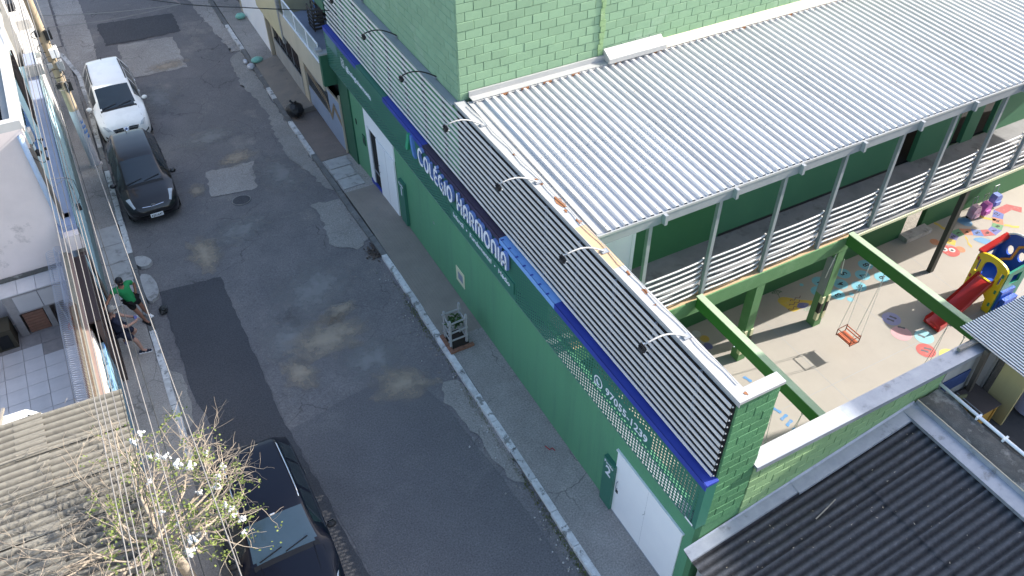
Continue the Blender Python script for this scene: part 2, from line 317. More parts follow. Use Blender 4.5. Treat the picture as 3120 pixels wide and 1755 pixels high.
def struct(name, mb, m, smooth=False):
    o = obj(name, mb, m, None, smooth); o['kind'] = 'structure'; return o
def copy_tree(o, parent=None):
    c = o.copy(); COL.objects.link(c); c.parent = parent
    for ch in list(o.children): copy_tree(ch, c)
    return c
def lab(o, label): o['label'] = label; return o
def zg(y):
    t = min(max((y-9.5)/10.5, 0), 1); return -.72*t*t*(3-2*t)
def rough_poly(poly, amp=.05, step=.18):
    out = []; n = len(poly)
    for i in range(n):
        a, b = V(poly[i]), V(poly[(i+1) % n]); L = (b-a).length; k = max(1, int(L/step))
        for j in range(k):
            p = a+(b-a)*(j/k); out.append((p.x+random.uniform(-amp, amp), p.y+random.uniform(-amp, amp)))
    return out
def smooth_poly(poly, k=4):
    n = len(poly); out = []
    for i in range(n):
        p0, p1, p2, p3 = [V(poly[(i+d) % n]) for d in (-1,0,1,2)]
        for j in range(k):
            t = j/k; out.append(tuple(.5*((2*p1)+(p2-p0)*t+(2*p0-5*p1+4*p2-p3)*t*t+(3*p1-p0-3*p2+p3)*t**3)))
    return out
def circ(cx, cy, r, n=24, ry=None): return [(cx+r*math.cos(2*math.pi*i/n), cy+(ry or r)*math.sin(2*math.pi*i/n)) for i in range(n)]
def text_mb(body, size, ext=.004, bevel=0, align='LEFT', shear=0):
    cu = bpy.data.curves.new('t', 'FONT'); cu.body = body; cu.size = size; cu.extrude = ext; cu.align_x = align; cu.resolution_u = 3
    cu.offset = bevel; cu.shear = shear
    o = bpy.data.objects.new('t', cu); COL.objects.link(o)
    me = bpy.data.meshes.new_from_object(o.evaluated_get(bpy.context.evaluated_depsgraph_get()))
    vs = [tuple(v.co) for v in me.vertices]; fs = [tuple(p.vertices) for p in me.polygons]
    bpy.data.objects.remove(o); bpy.data.curves.remove(cu); bpy.data.meshes.remove(me)
    return vs, fs
def text_on(mb, body, size, o, ux, uy, ext=.004, bevel=0, align='LEFT', width=None):
    vs, fs = text_mb(body, size, ext, bevel, align)
    o, ux, uy = V(o), V(ux), V(uy); nn = ux.cross(uy)
    sx = 1
    if width:
        w = max(v[0] for v in vs)-min(v[0] for v in vs); sx = width/w
    mb.add([o+ux*(x*sx)+uy*y+nn*z for x, y, z in vs], fs); return mb
# ================================================================ SETTING: ground, road, pavements
def frange(a, b, s):
    n = max(1, int(round((b-a)/s))); return [a+(b-a)*i/n for i in range(n+1)]
struct('ground', MB().box(-160, 160, -160, 200, -2.4, -1.6), M_WALKD)
ROADZ = lambda x, y: zg(y)-.13
struct('road', MB().grid(frange(-8.3, -.9, .4), frange(-25, 60, .5), lambda x, y: ROADZ(x, y)+.012*math.sin(x*1.3+y*.4)*math.sin(y*.9)), M_ROAD, True)
def road_patch(name, poly, m, dz, amp=.05):
    p = rough_poly(poly, amp); mb = MB(); bm = bmesh.new()
    vs = [bm.verts.new((x, y, 0)) for x, y in p]; f = bm.faces.new(vs)
    bmesh.ops.triangulate(bm, faces=bm.faces[:]); bmesh.ops.subdivide_edges(bm, edges=[e for e in bm.edges if e.calc_length() > .5], cuts=2)
    bmesh.ops.triangulate(bm, faces=bm.faces[:])
    bm.verts.index_update()
    mb.v = [(v.co.x, v.co.y, ROADZ(v.co.x, v.co.y)+.014+dz) for v in bm.verts]
    mb.f = [tuple(v.index for v in f.verts) if f.normal.z >= 0 else tuple(reversed([v.index for v in f.verts])) for f in bm.faces]
    bm.free()
    return struct(name, mb, m)
road_patch('asphalt_patch', [(-7.68, 10.72), (-5.92, 10.49), (-5.86, 4.31), (-5.3, -3), (-5.1, -9), (-7.6, -9), (-7.6, 4.2), (-7.5, 5), (-7.67, 6.12)], M_FRESH, .004, .03)
road_patch('asphalt_patch', [(-5.84, 3.9), (-2.6, 4.5), (-2.1, 3.0), (-1.7, -1), (-1.6, -9), (-5.05, -9), (-5.25, -3)], M_FRESH2, .0, .03)
road_patch('asphalt_patch', [(-6.53, 31.89), (-3.19, 31.44), (-3.22, 29.96), (-3.23, 29.24), (-5.27, 29.31), (-6.54, 29.43), (-6.63, 31.22)], M_FRESH, .004, .05)
road_patch('concrete_patch', [(-6.06, 29.2), (-3.69, 28.9), (-3.78, 25.66), (-5.95, 25.72), (-6.13, 27.15)], M_WALK, .004, .06)
road_patch('concrete_patch', [(-2.35, 12.88), (-1.3, 12.6), (-1.3, 10.04), (-1.78, 9.63), (-2.5, 10.37), (-2.29, 12.0)], M_CONCP, .006, .07)
road_patch('concrete_patch', [(-1.79, 3.46), (-1.4, 3.34), (-1.27, 2.49), (-1.25, 1.32), (-1.32, -.4), (-1.61, -.07), (-1.71, .76), (-1.8, 1.74), (-2.0, 2.89)], M_CONCP, .006, .06)
road_patch('concrete_patch', [(-8.1, 7.5), (-7.76, 7.02), (-7.76, 6.17), (-7.89, 5.36), (-8.15, 5.1), (-8.15, 5.68)], M_CONCP, .006, .05)
road_patch('concrete_patch', [(-4.9, 17.1), (-3.26, 16.92), (-3.63, 14.95), (-3.99, 14.94), (-5.19, 15.24)], M_WALK, .004, .07)
road_patch('gutter_strip', [(-1.3, 26), (-1.9, 25.6), (-2.1, 23), (-1.75, 20.5), (-1.95, 18.6), (-2.05, 16.6), (-1.75, 15.2), (-1.55, 13.6), (-1.3, 13.2)], M_CONCP, .002, .08)
road_patch('gutter_strip', [(-1.3, 36), (-2.3, 36), (-2.1, 31), (-1.7, 26.2), (-1.3, 26)], M_WALK, .002, .08)
road_patch('gutter_strip', [(-8.2, 40), (-6.95, 40), (-7.0, 30), (-7.15, 26), (-7.6, 22.5), (-8.2, 22)], M_WALK, .004, .04)
def dirt_patch(cx, cy, rx, ry, rot=0, m=None, nm='dirt_patch', dz=.024):
    """thin fan of washed down sand: rings of vertices, solid in the middle and thinning to nothing at the rim"""
    mb = MB(); n = 28; rim = []; wob = [1+random.uniform(-.18, .18) for _ in range(n)]; z = lambda x, y: ROADZ(x, y)+dz
    for k, t in enumerate((0, .3, .55, .78, 1)):
        for i in range(n):
            a = 2*math.pi*i/n; u, v = rx*t*math.cos(a)*wob[i], ry*t*math.sin(a)*wob[i]; x = cx+u*math.cos(rot)-v*math.sin(rot); y = cy+u*math.sin(rot)+v*math.cos(rot)
            mb.v.append((x, y, z(x, y))); rim.append(1-t)
    for k in range(4):
        for i in range(n): q = (i+1) % n; mb.f.append((k*n+i, (k+1)*n+i, (k+1)*n+q, k*n+q))
    o = struct(nm, mb, m or M_SAND); at = o.data.attributes.new('rim', 'FLOAT', 'POINT'); at.data.foreach_set('value', rim)
for a in [(-3.9, 6.5, 1.3, .95, .2), (-2.75, 3.95, .95, .75, -.5), (-6.1, 11.9, .55, 1.2, 0), (-5.5, 15.95, .35, .55, 0), (-3.7, 17.5, .8, .6, .5), (-5.0, 5.6, .5, .8, .3), (-3.3, 7.3, .7, .4, .3), (-4.5, 26.2, 1.0, .5, .1)]: dirt_patch(*a)
for a in [(-3.6, 8.6, 1.6, 1.2, .3), (-4.9, 7.0, .9, 1.3, 0), (-3.1, 5.2, 1.0, .9, .2), (-2.6, 15.5, .9, 1.8, 0), (-4.8, 12.6, 1.3, .9, .3), (-5.4, 23.5, 1.0, 1.5, 0), (-4.2, 19.6, 1.4, .8, .2)]: dirt_patch(*a, m=M_DUST, nm='dust_patch', dz=.019)
mb = MB(); mb.add([(x, y, ROADZ(x, y)+.028) for x, y in circ(-4.29, 14.43, .3)], [tuple(range(24))])
mh = tag(obj('manhole_cover', mb, M_FRESH), 'round dark iron manhole cover in the road in front of the parked cars', 'manhole cover')
obj('rim', MB().tube([(x, y, ROADZ(x, y)+.02) for x, y in circ(-4.29, 14.43, .31)+[circ(-4.29, 14.43, .31)[0]]], .016, 5, False), M_CONCP, mh)
# right pavement
def walk(name, x0, x1, y0, y1, m, dz=0, top=None):
    xs = frange(x0, x1, .6); ys = frange(y0, y1, .4); f = top or (lambda x, y: zg(y)+dz)
    mb = MB().grid(xs, ys, f); k = len(mb.v)
    ring = [(x, y0) for x in xs]+[(x1, y) for y in ys[1:]]+[(x, y1) for x in xs[::-1][1:]]+[(x0, y) for y in ys[::-1][1:-1]]
    n = len(ring); mb.v += [(x, y, f(x, y)) for x, y in ring]+[(x, y, zg(y)-.5) for x, y in ring]
    mb.f += [(k+i, k+n+i, k+n+(i+1) % n, k+(i+1) % n) for i in range(n)]
    return struct(name, mb, m)
walk('sidewalk', -1.13, .3, -20, 4.72, M_WALKD)
M_FINE = mat('fine_grid_tile', (.3, .265, .225), .85, (.225, .2, .175), 1.5, .9, dirt=(.2, .195, .185), dscale=1.2, dlo=.58, dhi=.75)
brick_relief(M_FINE, .095, .095, .9, 'YX', .01); 
walk('tiled_sidewalk', -1.13, .3, 4.72, 12.75, M_FINE)
walk('sidewalk', -1.13, .3, 12.75, 15.35, M_WALK, -.03)
M_PAVE = mat('brown_paving', (.26, .21, .18), .9, (.18, .15, .13), 2, .9, dirt=(.2, .185, .17), dscale=1.6, dlo=.6, bump=.3)
brick_relief(M_PAVE, .2, .1, 1.0, 'YX', .008)
walk('paved_sidewalk', -1.13, .3, 15.35, 19.35, M_PAVE, -.01)
walk('sidewalk_ramp', -1.13, .3, 19.35, 24.2, M_TAN, top=lambda x, y: zg(y)+.05+.2*min(max((x+1.1)/1.1, 0), 1))
walk('sidewalk', -1.13, .3, 24.2, 60, M_WALKD, .03)
sl = [(-1.08, 13.0, .78, .7), (-1.1, 13.74, .76, .76), (-1.05, 14.56, .8, .72)]
ps = tag(thing('paving_slabs', 'three cracked pale concrete slabs in the pavement before the tall white entrance door', 'paving slabs', (-.7, 14, zg(14))), 'three cracked pale concrete slabs in the pavement before the tall white entrance door', 'paving slabs')
for x, y, w, h in sl:
    mb = MB().prism(rough_poly([(x, y), (x+w, y+.03), (x+w, y+h), (x, y+h)], .012), -.05, .0)
    mb.v = [(a, b, c+zg(b)+random.uniform(-.002, .002)) for a, b, c in mb.v]
    obj('slab', mb, M_SLAB, ps)
# kerbs, stone by stone
def kerb(poly, w, side_white, group):
    pts = []
    for i in range(len(poly)-1):
        a, b = V(poly[i]), V(poly[i+1]); L = (b-a).length; k = max(1, int(round(L/.95)))
        pts += [a+(b-a)*(j/k) for j in range(k)]
    pts.append(V(poly[-1]))
    base = MB()
    for a, b in zip(pts, pts[1:]): base.bar((a.x, a.y, zg(a.y)-.2), (b.x, b.y, zg(b.y)-.2), w*.9, .3)
    k = struct('kerb', base, M_KERBG)
    for a, b in zip(pts, pts[1:]):
        d = (b-a).normalized()*.008; y = (a.y+b.y)/2; j = random.uniform(-.012, .012)
        mb = MB().bar((a.x+d.x+j, a.y+d.y, zg(a.y)-.07+random.uniform(-.008, .006)), (b.x-d.x+j, b.y-d.y, zg(b.y)-.07+random.uniform(-.008, .006)), w, .16)
        obj('kerb_stone', mb, M_KERB if side_white(y) else M_KERBG, k)
kerb([(-1.22, -14), (-1.22, 2.6), (-1.22, 7.9), (-1.28, 12), (-1.2, 18), (-1.22, 24), (-1.3, 38)], .17, lambda y: y < 8.6 or 15.5 < y < 18.6 or 21 < y < 22.2 or 26 < y < 28.3, 'r')
kerb([(-8.18, -14), (-8.18, 5), (-8.16, 9), (-8.12, 14), (-8.1, 18), (-8.05, 21.5), (-7.95, 24), (-8.0, 27), (-8.4, 29.2), (-9, 30.2)], .17, lambda y: 4.5 < y < 9.3 or 13 < y < 19 or y > 20.5, 'l')
walk('sidewalk', -9.6, -8.26, -20, 10.3, M_WALK)
walk('sidewalk', -9.6, -8.24, 10.3, 15.0, M_WALKD, -.012)
walk('sidewalk', -9.6, -8.2, 15.0, 30.0, M_WALKD, -.01)
walk('alley', -14, -8.3, 30.2, 60, M_WALK, -.05)
ps = thing('pavement_slabs', 'row of pale square slabs along the left pavement between the black car and the brown gates', 'paving slabs', (-8.5, 13.5, zg(13.5)))
for x, y, w, h in [(-8.92, 13.82, .68, 1.18), (-8.92, 12.72, .7, 1.05), (-8.9, 11.6, .68, 1.06), (-8.9, 10.5, .66, 1.05)]:
    mb = MB().prism(rough_poly([(x, y), (x+w, y-.03), (x+w, y+h), (x, y+h)], .012), -.05, .003)
    mb.v = [(a, b, c+zg(b)) for a, b, c in mb.v]; obj('slab', mb, M_SLAB, ps)
ps = thing('concrete_lumps', 'two broken pale concrete lumps lying in the left gutter beside the white kerb', 'concrete lumps', (-7.9, 12, zg(12)-.1))
for pl in ([(-8.05, 12.75), (-7.7, 12.6), (-7.6, 12.2), (-7.95, 12.1)], [(-8.06, 11.6), (-7.75, 11.55), (-7.68, 10.6), (-7.95, 10.3), (-8.06, 10.5)]):
    mb = MB().prism(rough_poly(smooth_poly(pl, 3), .025), -.12, .0); mb.v = [(a, b, c+zg(b)-.02) for a, b, c in mb.v]; obj('lump', mb, M_SLAB, ps)
# ================================================================ SCHOOL
SLAT_N = 12
# --- long front wall on the street
fw = thing('street_front_wall', 'long dark green school front wall with white steel gates along the right pavement', 'wall', (0, 5, 0))
mb = MB()
mb.box(0, .1, -4.3, -4.1, -.5, 6.58).box(0, .1, -4.1, 1.3, -.5, 3.16).box(0, .1, -4.1, 1.3, 3.85, 6.58).box(0, .1, 1.3, 14.4, -1.2, 6.58)
obj('wall_body', mb, M_FACADE, fw)
obj('corner_shadow_band', MB().box(-.05, .1, 14.402, 15.42, -1.2, 6.58), M_FACADE2, fw)  # darker green band paints the shadow at the north corner
mb = MB().box(-.03, .215, -4.5, -.98, 6.58, 6.645).box(.215, .9, -4.5, -4.27, 6.58, 6.645)
mb.box(-.03, .215, .36, 5.66, 6.58, 6.645); mb.box(-.042, -.03, -4.51, 5.66, 6.54, 6.655)
obj('coping', mb, M_WHITEM, fw)
obj('coping', MB().box(-.03, .215, -.98, .36, 6.58, 6.647), M_PEACH, fw)
for x, y, r, s in [(.13, 2.0, .12, 2.4), (.14, 1.2, .15, 2.6), (.16, .5, .1, 1.5), (.16, -1.2, .08, 1.8), (.13, -1.75, .1, 1.5), (.15, 3.1, .05, 1.5), (.17, -4.38, .04, 2.2), (.1, .9, .05, 2), (.08, -2.1, .04, 1)]:
    p = rough_poly(circ(x, y, r*.5, 12, r*s*.5), .025)
    obj('rust_stain', MB().sheet(p, 6.6505), M_RUST, fw)
# brick end of the front wall, seen from the south
obj('end_core', MB().box(.1, .89, -4.44, -4.3, -.5, 6.58).box(0, .1, -4.44, -4.3, -.5, 6.58), M_GREENW, fw)
BW, BH = .4268, .2134
def block_mesh(name, w, h, m, d=.03, ch=.007):
    """one concrete block: face toward -Y, chamfered front edges, origin at its lower left front"""
    mb = MB(); mb.v = [(0,d,0),(w,d,0),(w,d,h),(0,d,h),(0,ch,0),(w,ch,0),(w,ch,h),(0,ch,h),(ch,0,ch),(w-ch,0,ch),(w-ch,0,h-ch),(ch,0,h-ch)]
    mb.f = [(0,1,5,4),(1,2,6,5),(2,3,7,6),(3,0,4,7),(4,5,9,8),(5,6,10,9),(6,7,11,10),(7,4,8,11),(8,9,10,11)]
    me = bpy.data.meshes.new(name); me.from_pydata(mb.v, [], mb.f); me.materials.append(m); me.update(); return me
def lay_blocks(parent, x0, x1, z0, z1, y, m, rest=None, skip=None, limit=10**9, key=None, axis='X', jit=.004):
    """courses of blocks on the plane y; blocks beyond the limit are joined into one part"""
    rng = random.Random(int(x0*100+z0*10)); cells = []
    nz = int(math.ceil((z1-z0)/BH))
    for r in range(nz):
        zb = z0+r*BH; x = x0-(BW/2 if r % 2 else 0)
        while x < x1-.03:
            a, b = max(x, x0), min(x+BW, x1)
            if b-a > .05 and not (skip and skip(a, b, zb)): cells.append((a, b, zb, min(BH, z1-zb)))
            x += BW
    if key: cells.sort(key=key)
    g = .011; meshes = {}; rest_mb = MB()
    for i, (a, b, zb, h) in enumerate(cells):
        w = round(b-a-g, 3); hh = round(h-g, 3); off = rng.uniform(-jit, jit)
        if hh < .03: continue
        kk = (w, hh)
        if kk not in meshes: meshes[kk] = block_mesh('brick', w, hh, m)
        me = meshes[kk]
        if i < limit:
            loc = (a+g/2, y-.012+off, zb+g/2) if axis == 'X' else (y-.012+off, b-g/2, zb+g/2)
            o = inst('brick', me, V(loc)-parent.location, parent, (rng.uniform(-.012, .012), 0, rng.uniform(-.008, .008)+(0 if axis == 'X' else -math.pi/2)))
        else:
            vv = [(v.co.x, v.co.y+off, v.co.z) for v in me.vertices]
            if axis == 'X': vv = [(a+g/2+p[0], y-.012+p[1], zb+g/2+p[2]) for p in vv]
            else: vv = [(y-.012+p[1], b-g/2-p[0], zb+g/2+p[2]) for p in vv]
            rest_mb.add(vv, [tuple(p.vertices) for p in me.polygons])
    if rest_mb.v:
        o = obj('bricks', rest_mb, m, parent); o['kind'] = 'stuff'
lay_blocks(fw, 0.005, .888, 3.0, 6.575, -4.445, M_GREENW)
# --- south boundary wall
bw = thing('boundary_wall', 'low pale green block wall with metal coping between courtyard and the dark corrugated roof', 'wall', (.9, -4.4, 0))
obj('wall_core', MB().box(.9, 14, -4.44, -4.28, -.5, 4.3), M_GREENP2, bw)
lay_blocks(bw, .895, 5.9, 2.3, 4.29, -4.445, M_GREENP2)
obj('render_patch', MB().box(5.92, 14, -4.47, -4.44, 2.3, 4.28), M_GREYW, bw)
mb = MB().box(.87, 14, -4.53, -4.2, 4.3, 4.352); mb.box(.87, 14, -4.545, -4.53, 4.24, 4.358)
sunlit_mb = MB().box(.872, 3.1, -4.528, -4.202, 4.352, 4.356)  # white plate stands in for the sunlit stretch of the coping
obj('coping', mb, M_GALV, bw); obj('coping', sunlit_mb, M_WHITEM, bw)
# --- perforated sign panel
pn = thing('sign_panel', 'long dark green perforated metal fascia carrying the raised white school name', 'sign', (-.25, 5, 3.1))
def perforated():
    y0, y1, z0, z1 = -4.49, 15.4, 3.144, 4.49; ny, nz = 226, 16; mb = MB(); x = -.25; pz = (z1-z0)/nz
    solid = lambda y, z: (y > 7.8 and y < 8.6 and z > 3.8) or (2.3 < y < 5.8 and z < 3.75) or (-2.95 < y < -.95 and 3.7 < z < 4.12) or (11.2 < y < 14 and 3.8 < z < 4.06) or y < -4.42 or z < 3.16 or z > 4.44
    for i in range(ny):
        a, b = y0+i*(y1-y0)/ny, y0+(i+1)*(y1-y0)/ny; cy = (a+b)/2
        cuts = [z0]+[z0+(j+(.5 if i % 2 else 0))*pz for j in range(0 if i % 2 else 1, nz)]+[z1]
        for c, d in zip(cuts, cuts[1:]):
            cz = (c+d)/2; ring = [(x,a,c),(x,cy,c),(x,b,c),(x,b,cz),(x,b,d),(x,cy,d),(x,a,d),(x,a,cz)]
            base = len(mb.v); mb.v += ring
            if solid(cy, cz) or d-c < pz*.9: mb.f.append(tuple(base+k for k in reversed(range(8)))); continue
            south = min(max((1.0-cy)/3, 0), 1); low = min(max((4.2-cz)/.8, 0), 1); r = .021+.008*south*low
            for k in range(8): an = math.radians(225+45*k); mb.v.append((x, cy+r*math.cos(an), cz+r*math.sin(an)))
            for k in range(8): q = (k+1) % 8; mb.f.append((base+k, base+8+k, base+8+q, base+q))
    return mb
obj('perforated_sheet', perforated(), M_PANEL, pn)
obj('end_plate', MB().box(-.249, -.004, -4.492, -4.485, 3.144, 4.488).box(-.249, -.1, -4.487, -4.3, 3.15, 3.155), M_PANEL, pn)
obj('end_plate', MB().box(-.249, -.004, 15.4, 15.406, 3.144, 4.488), M_PANEL, pn)
M_PURP = mat('dull_purple_trim', (.06, .045, .085), .5, (.04, .03, .05), 2, .8)
def cap(a, b, m, w=.27):
    mb = MB().bar((-.262+w/2, a, 4.52), (-.262+w/2, b, 4.52), w, .05); mb.box(-.268, -.252, a, b, 4.4, 4.545); obj('top_trim', mb, m, pn)
cap(-4.5, .58, M_BLUE); cap(.58, 3.05, M_BLUEL); cap(3.05, 7.4, M_PURP); cap(7.4, 10.2, M_BLUE); cap(10.2, 12.35, M_PANEL); cap(12.35, 15.4, M_BLUE)
for k in range(7):
    y = .9+k*.34; obj('clip', MB().box(-.275, -.2, y, y+.03, 4.545, 4.56), M_BLUE, pn)
obj('text_plate', MB().box(-.285, -.251, 2.33, 5.75, 3.36, 3.7), M_PANEL, pn)
obj('panel_shelf', MB().box(-.248, -.002, -4.45, 15.38, 3.13, 3.146), M_GALV, pn)
obj('vent_patch', MB().box(-.254, -.2505, 14.2, 15.25, 3.95, 4.4), mat('grey_green_patch', (.1, .2, .19), .5), pn)
obj('light_strip', MB().box(-.252, -.2505, -4.42, -4.2, 3.15, 3.2), M_WHITE, pn)
# stroke lettering for the raised school name; strokes in a unit box, x to the right, y up
def arc(cx, cy, rx, ry, a0, a1, n=10): return [(cx+rx*math.cos(math.radians(a0+(a1-a0)*i/n)), cy+ry*math.sin(math.radians(a0+(a1-a0)*i/n))) for i in range(n+1)]
GL = {
 'C': (.62, [arc(.36, .5, .32, .46, 50, 310, 14)]),
 'O': (.7, [arc(.35, .5, .3, .46, 0, 360, 18)]),
 'L': (.5, [[(.08, .97), (.08, .2)]+arc(.24, .2, .16, .16, 180, 270, 4)+[(.48, .04)]]),
 'E': (.52, [[(.5, .96), (.24, .96)]+arc(.24, .8, .16, .16, 90, 180, 4)+[(.08, .2)]+arc(.24, .2, .16, .16, 180, 270, 4)+[(.5, .04)], [(.08, .5), (.44, .5)]]),
 'É': (.52, [[(.5, .96), (.24, .96)]+arc(.24, .8, .16, .16, 90, 180, 4)+[(.08, .2)]+arc(.24, .2, .16, .16, 180, 270, 4)+[(.5, .04)], [(.08, .5), (.44, .5)], [(.22, 1.1), (.42, 1.24)]]),
 'G': (.66, [arc(.34, .5, .3, .46, 60, 330, 14), [(.6, .56), (.6, -.14)], [(.36, .5), (.63, .5)]]),
 'I': (.22, [[(.11, .96), (.11, .04)]]),
 'H': (.62, [[(.08, 1), (.08, .04)], [(.08, .5), (.54, .5)], [(.54, .96), (.54, .04)]]),
 'A': (.64, [[(.08, .02), (.08, .62)]+arc(.31, .62, .23, .34, 180, 0, 10)+[(.54, .02)], [(.08, .4), (.54, .4)]]),
 'R': (.6, [[(.08, .02), (.08, .96), (.28, .96)]+arc(.28, .72, .24, .24, 90, -90, 8)+[(.1, .48)], [(.3, .48), (.54, .02)]]),
 'M': (.92, [[(.08, .02), (.08, .74)]+arc(.27, .76, .19, .2, 180, 0, 8)+[(.46, .02)], [(.46, .74)]+arc(.65, .76, .19, .2, 180, 0, 8)+[(.84, .02)]]),
 'N': (.62, [[(.08, .02), (.08, .72)]+arc(.31, .72, .23, .24, 180, 0, 10)+[(.54, .02)]]),
}
def stroke_letter(parent, ch, y, z, h, wd, x=-.25, dep=.11, sc=1.0):
    w, strokes = GL[ch]; face = MB(); side = MB()
    for st in strokes:
        pts = [V((p[0]*h*sc, p[1]*h)) for p in st]; n = len(pts); L = []; R = []
        for i in range(n):
            d = (pts[min(i+1, n-1)]-pts[max(i-1, 0)]).normalized(); nn = V((-d.y, d.x))*wd/2
            L.append(pts[i]+nn); R.append(pts[i]-nn)
        poly = L+R[::-1]
        P = lambda p, xx: (xx, y-p.x, z+p.y)
        k = len(face.v); m = len(L)
        face.v += [P(p, x-dep) for p in L]+[P(p, x-dep) for p in R]
        face.f += [(k+i, k+i+1, k+m+i+1, k+m+i) for i in range(m-1)]
        k = len(side.v); q = len(poly)
        side.v += [P(p, x-dep+.0015) for p in poly]+[P(p, x-.03) for p in poly]
        side.f += [(k+i, k+q+i, k+q+(i+1) % q, k+(i+1) % q) for i in range(q)]
    o = obj('letter', face, M_LETTER, parent); obj('letter_side', side, M_LETTERS, o)
    return w*h*sc
def write_strokes(parent, s, y, z, big, small, wd, sc, gap):
    for i, ch in enumerate(s):
        if ch == ' ': y -= .2; continue
        h = big if i == 0 or s[i-1] == ' ' else small
        y -= stroke_letter(parent, ch, y, z, h, wd, sc=sc)+gap
    return y
yend = write_strokes(pn, 'COLÉGIO HARMONIA', 7.52, 3.97, .52, .45, .08, .95, .065)
UX, UZ = (0, -1, 0), (0, 0, 1)
obj('lettering', text_on(MB(), 'Infantil  •  Fundamental  •  Médio', .2, (-.288, 5.58, 3.47), UX, UZ, .003, .001, width=3.05), M_LETTER, pn)
obj('lettering', text_on(MB(), '@colegioharmonia', .24, (-.256, 13.46, 3.87), UX, UZ, .003, .004, width=2.15), M_LETTER, pn)
obj('lettering', text_on(MB(), '97055-1239', .27, (-.256, -1.45, 3.8), UX, UZ, .003, .003, width=1.42), M_LETTER, pn)
def icon_plate(polys, o, sc): 
    mb = MB()
    for p in polys: mb.plate([(a*sc, b*sc) for a, b in p], o, UX, UZ, .006)
    return mb
def ring_poly(mb, pts, w, o):
    P = lambda p: V(o)+V(UX)*p[0]+V(UZ)*p[1]
    n = len(pts); c = (sum(p[0] for p in pts)/n, sum(p[1] for p in pts)/n)
    inn = []
    for p in pts:
        d = V((p[0]-c[0], p[1]-c[1])); inn.append((c[0]+d.x*(1-w/d.length), c[1]+d.y*(1-w/d.length)))
    mb.add([P(p) for p in pts]+[P(p) for p in inn], [(i, (i+1) % n, n+(i+1) % n, n+i) for i in range(n)]); return mb
mb = MB(); sq = smooth_poly([(.01, .03), (.03, .01), (.27, .01), (.29, .03), (.29, .27), (.27, .29), (.03, .29), (.01, .27)], 2)
ring_poly(mb, sq, .035, (-.257, 13.88, 3.83)); ring_poly(mb, circ(.15, .15, .075, 16), .03, (-.257, 13.88, 3.83)); mb.add([(-.257, 13.88-a, 3.83+b) for a, b in circ(.23, .235, .018, 8)], [tuple(range(8))])
obj('icon', mb, M_LETTER, pn)
mb = MB(); ring_poly(mb, circ(.15, .15, .15, 22), .032, (-.257, -1.04, 3.72)); mb.add([(-.257, -1.04-a, 3.72+b) for a, b in [(.0, -.03), (.09, .02), (.02, .09)]], [(0, 1, 2)])
mb.tube([(-.257, -1.04-a, 3.72+b) for a, b in [(.1, .2), (.105, .14), (.15, .095), (.2, .1)]], .018, 5)
obj('icon', mb, M_LETTER, pn)
# triangular logo in front of the name
O = (-.25, 8.52, 3.86)
obj('logo', MB().plate([(.0, .0), (.25, .6), (.36, .6), (.36, .46), (.16, .0)], O, UX, UZ, .09), mat('logo_green', (.04, .3, .16), .5), pn)
obj('logo', MB().plate([(.38, .6), (.48, .6), (.66, .0), (.5, .0), (.38, .3)], O, UX, UZ, .07), mat('logo_blue', (.1, .22, .5), .5), pn)
obj('logo', MB().plate([(.24, .0), (.36, .22), (.42, .0)], O, UX, UZ, .05), mat('logo_teal', (.02, .16, .13), .5), pn)
# --- louvre screen above the panel
lv = thing('louvre_screen', 'long screen of grey aluminium slats above the green sign panel', 'louvre', (0, 5, 4.6))
S0, S1 = -4.42, 15.3; first = None
for k in range(SLAT_N):
    z = 4.665+k*.168
    if first is None:
        mb = MB().box(-.12, -.108, S0, S1, z-.041, z+.041)
        first = obj('slat', mb, M_SLAT, lv)
    else: inst('slat', first, (random.uniform(-.004, .004), random.uniform(-.012, .012), k*.168+random.uniform(-.004, .004)), lv, (random.uniform(-.0006, .0006), 0, random.uniform(-.0004, .0004)))
obj('top_strip', MB().box(-.11, .086, 5.665, 15.3, 6.583, 6.6), M_STEEL, lv)
obj('gap_shade', MB().box(-.012, -.003, S0, 5.6, 4.56, 6.56), M_DARK, lv)  # dark plate standing in for the shade between the slats
e = obj('slat_end', MB().blob((-.09, S0-.012, 4.66), .018, 8, 5), M_WHITEM, lv)
for k in range(1, SLAT_N): inst('slat_end', e, (0, 0, k*.168), lv)
post = None; y = -3.6
while y < 15.2:
    if post is None: post = obj('bracket', MB().box(-.07, -.002, y, y+.03, 4.6, 6.5), M_STEEL, lv); yb = y
    else: inst('bracket', post, (0, y-yb, 0), lv)
    y += 1.24
M_STEELP = mat('pale_grey_arm', (.34, .34, .34), .5, None, 3, .4, .4)
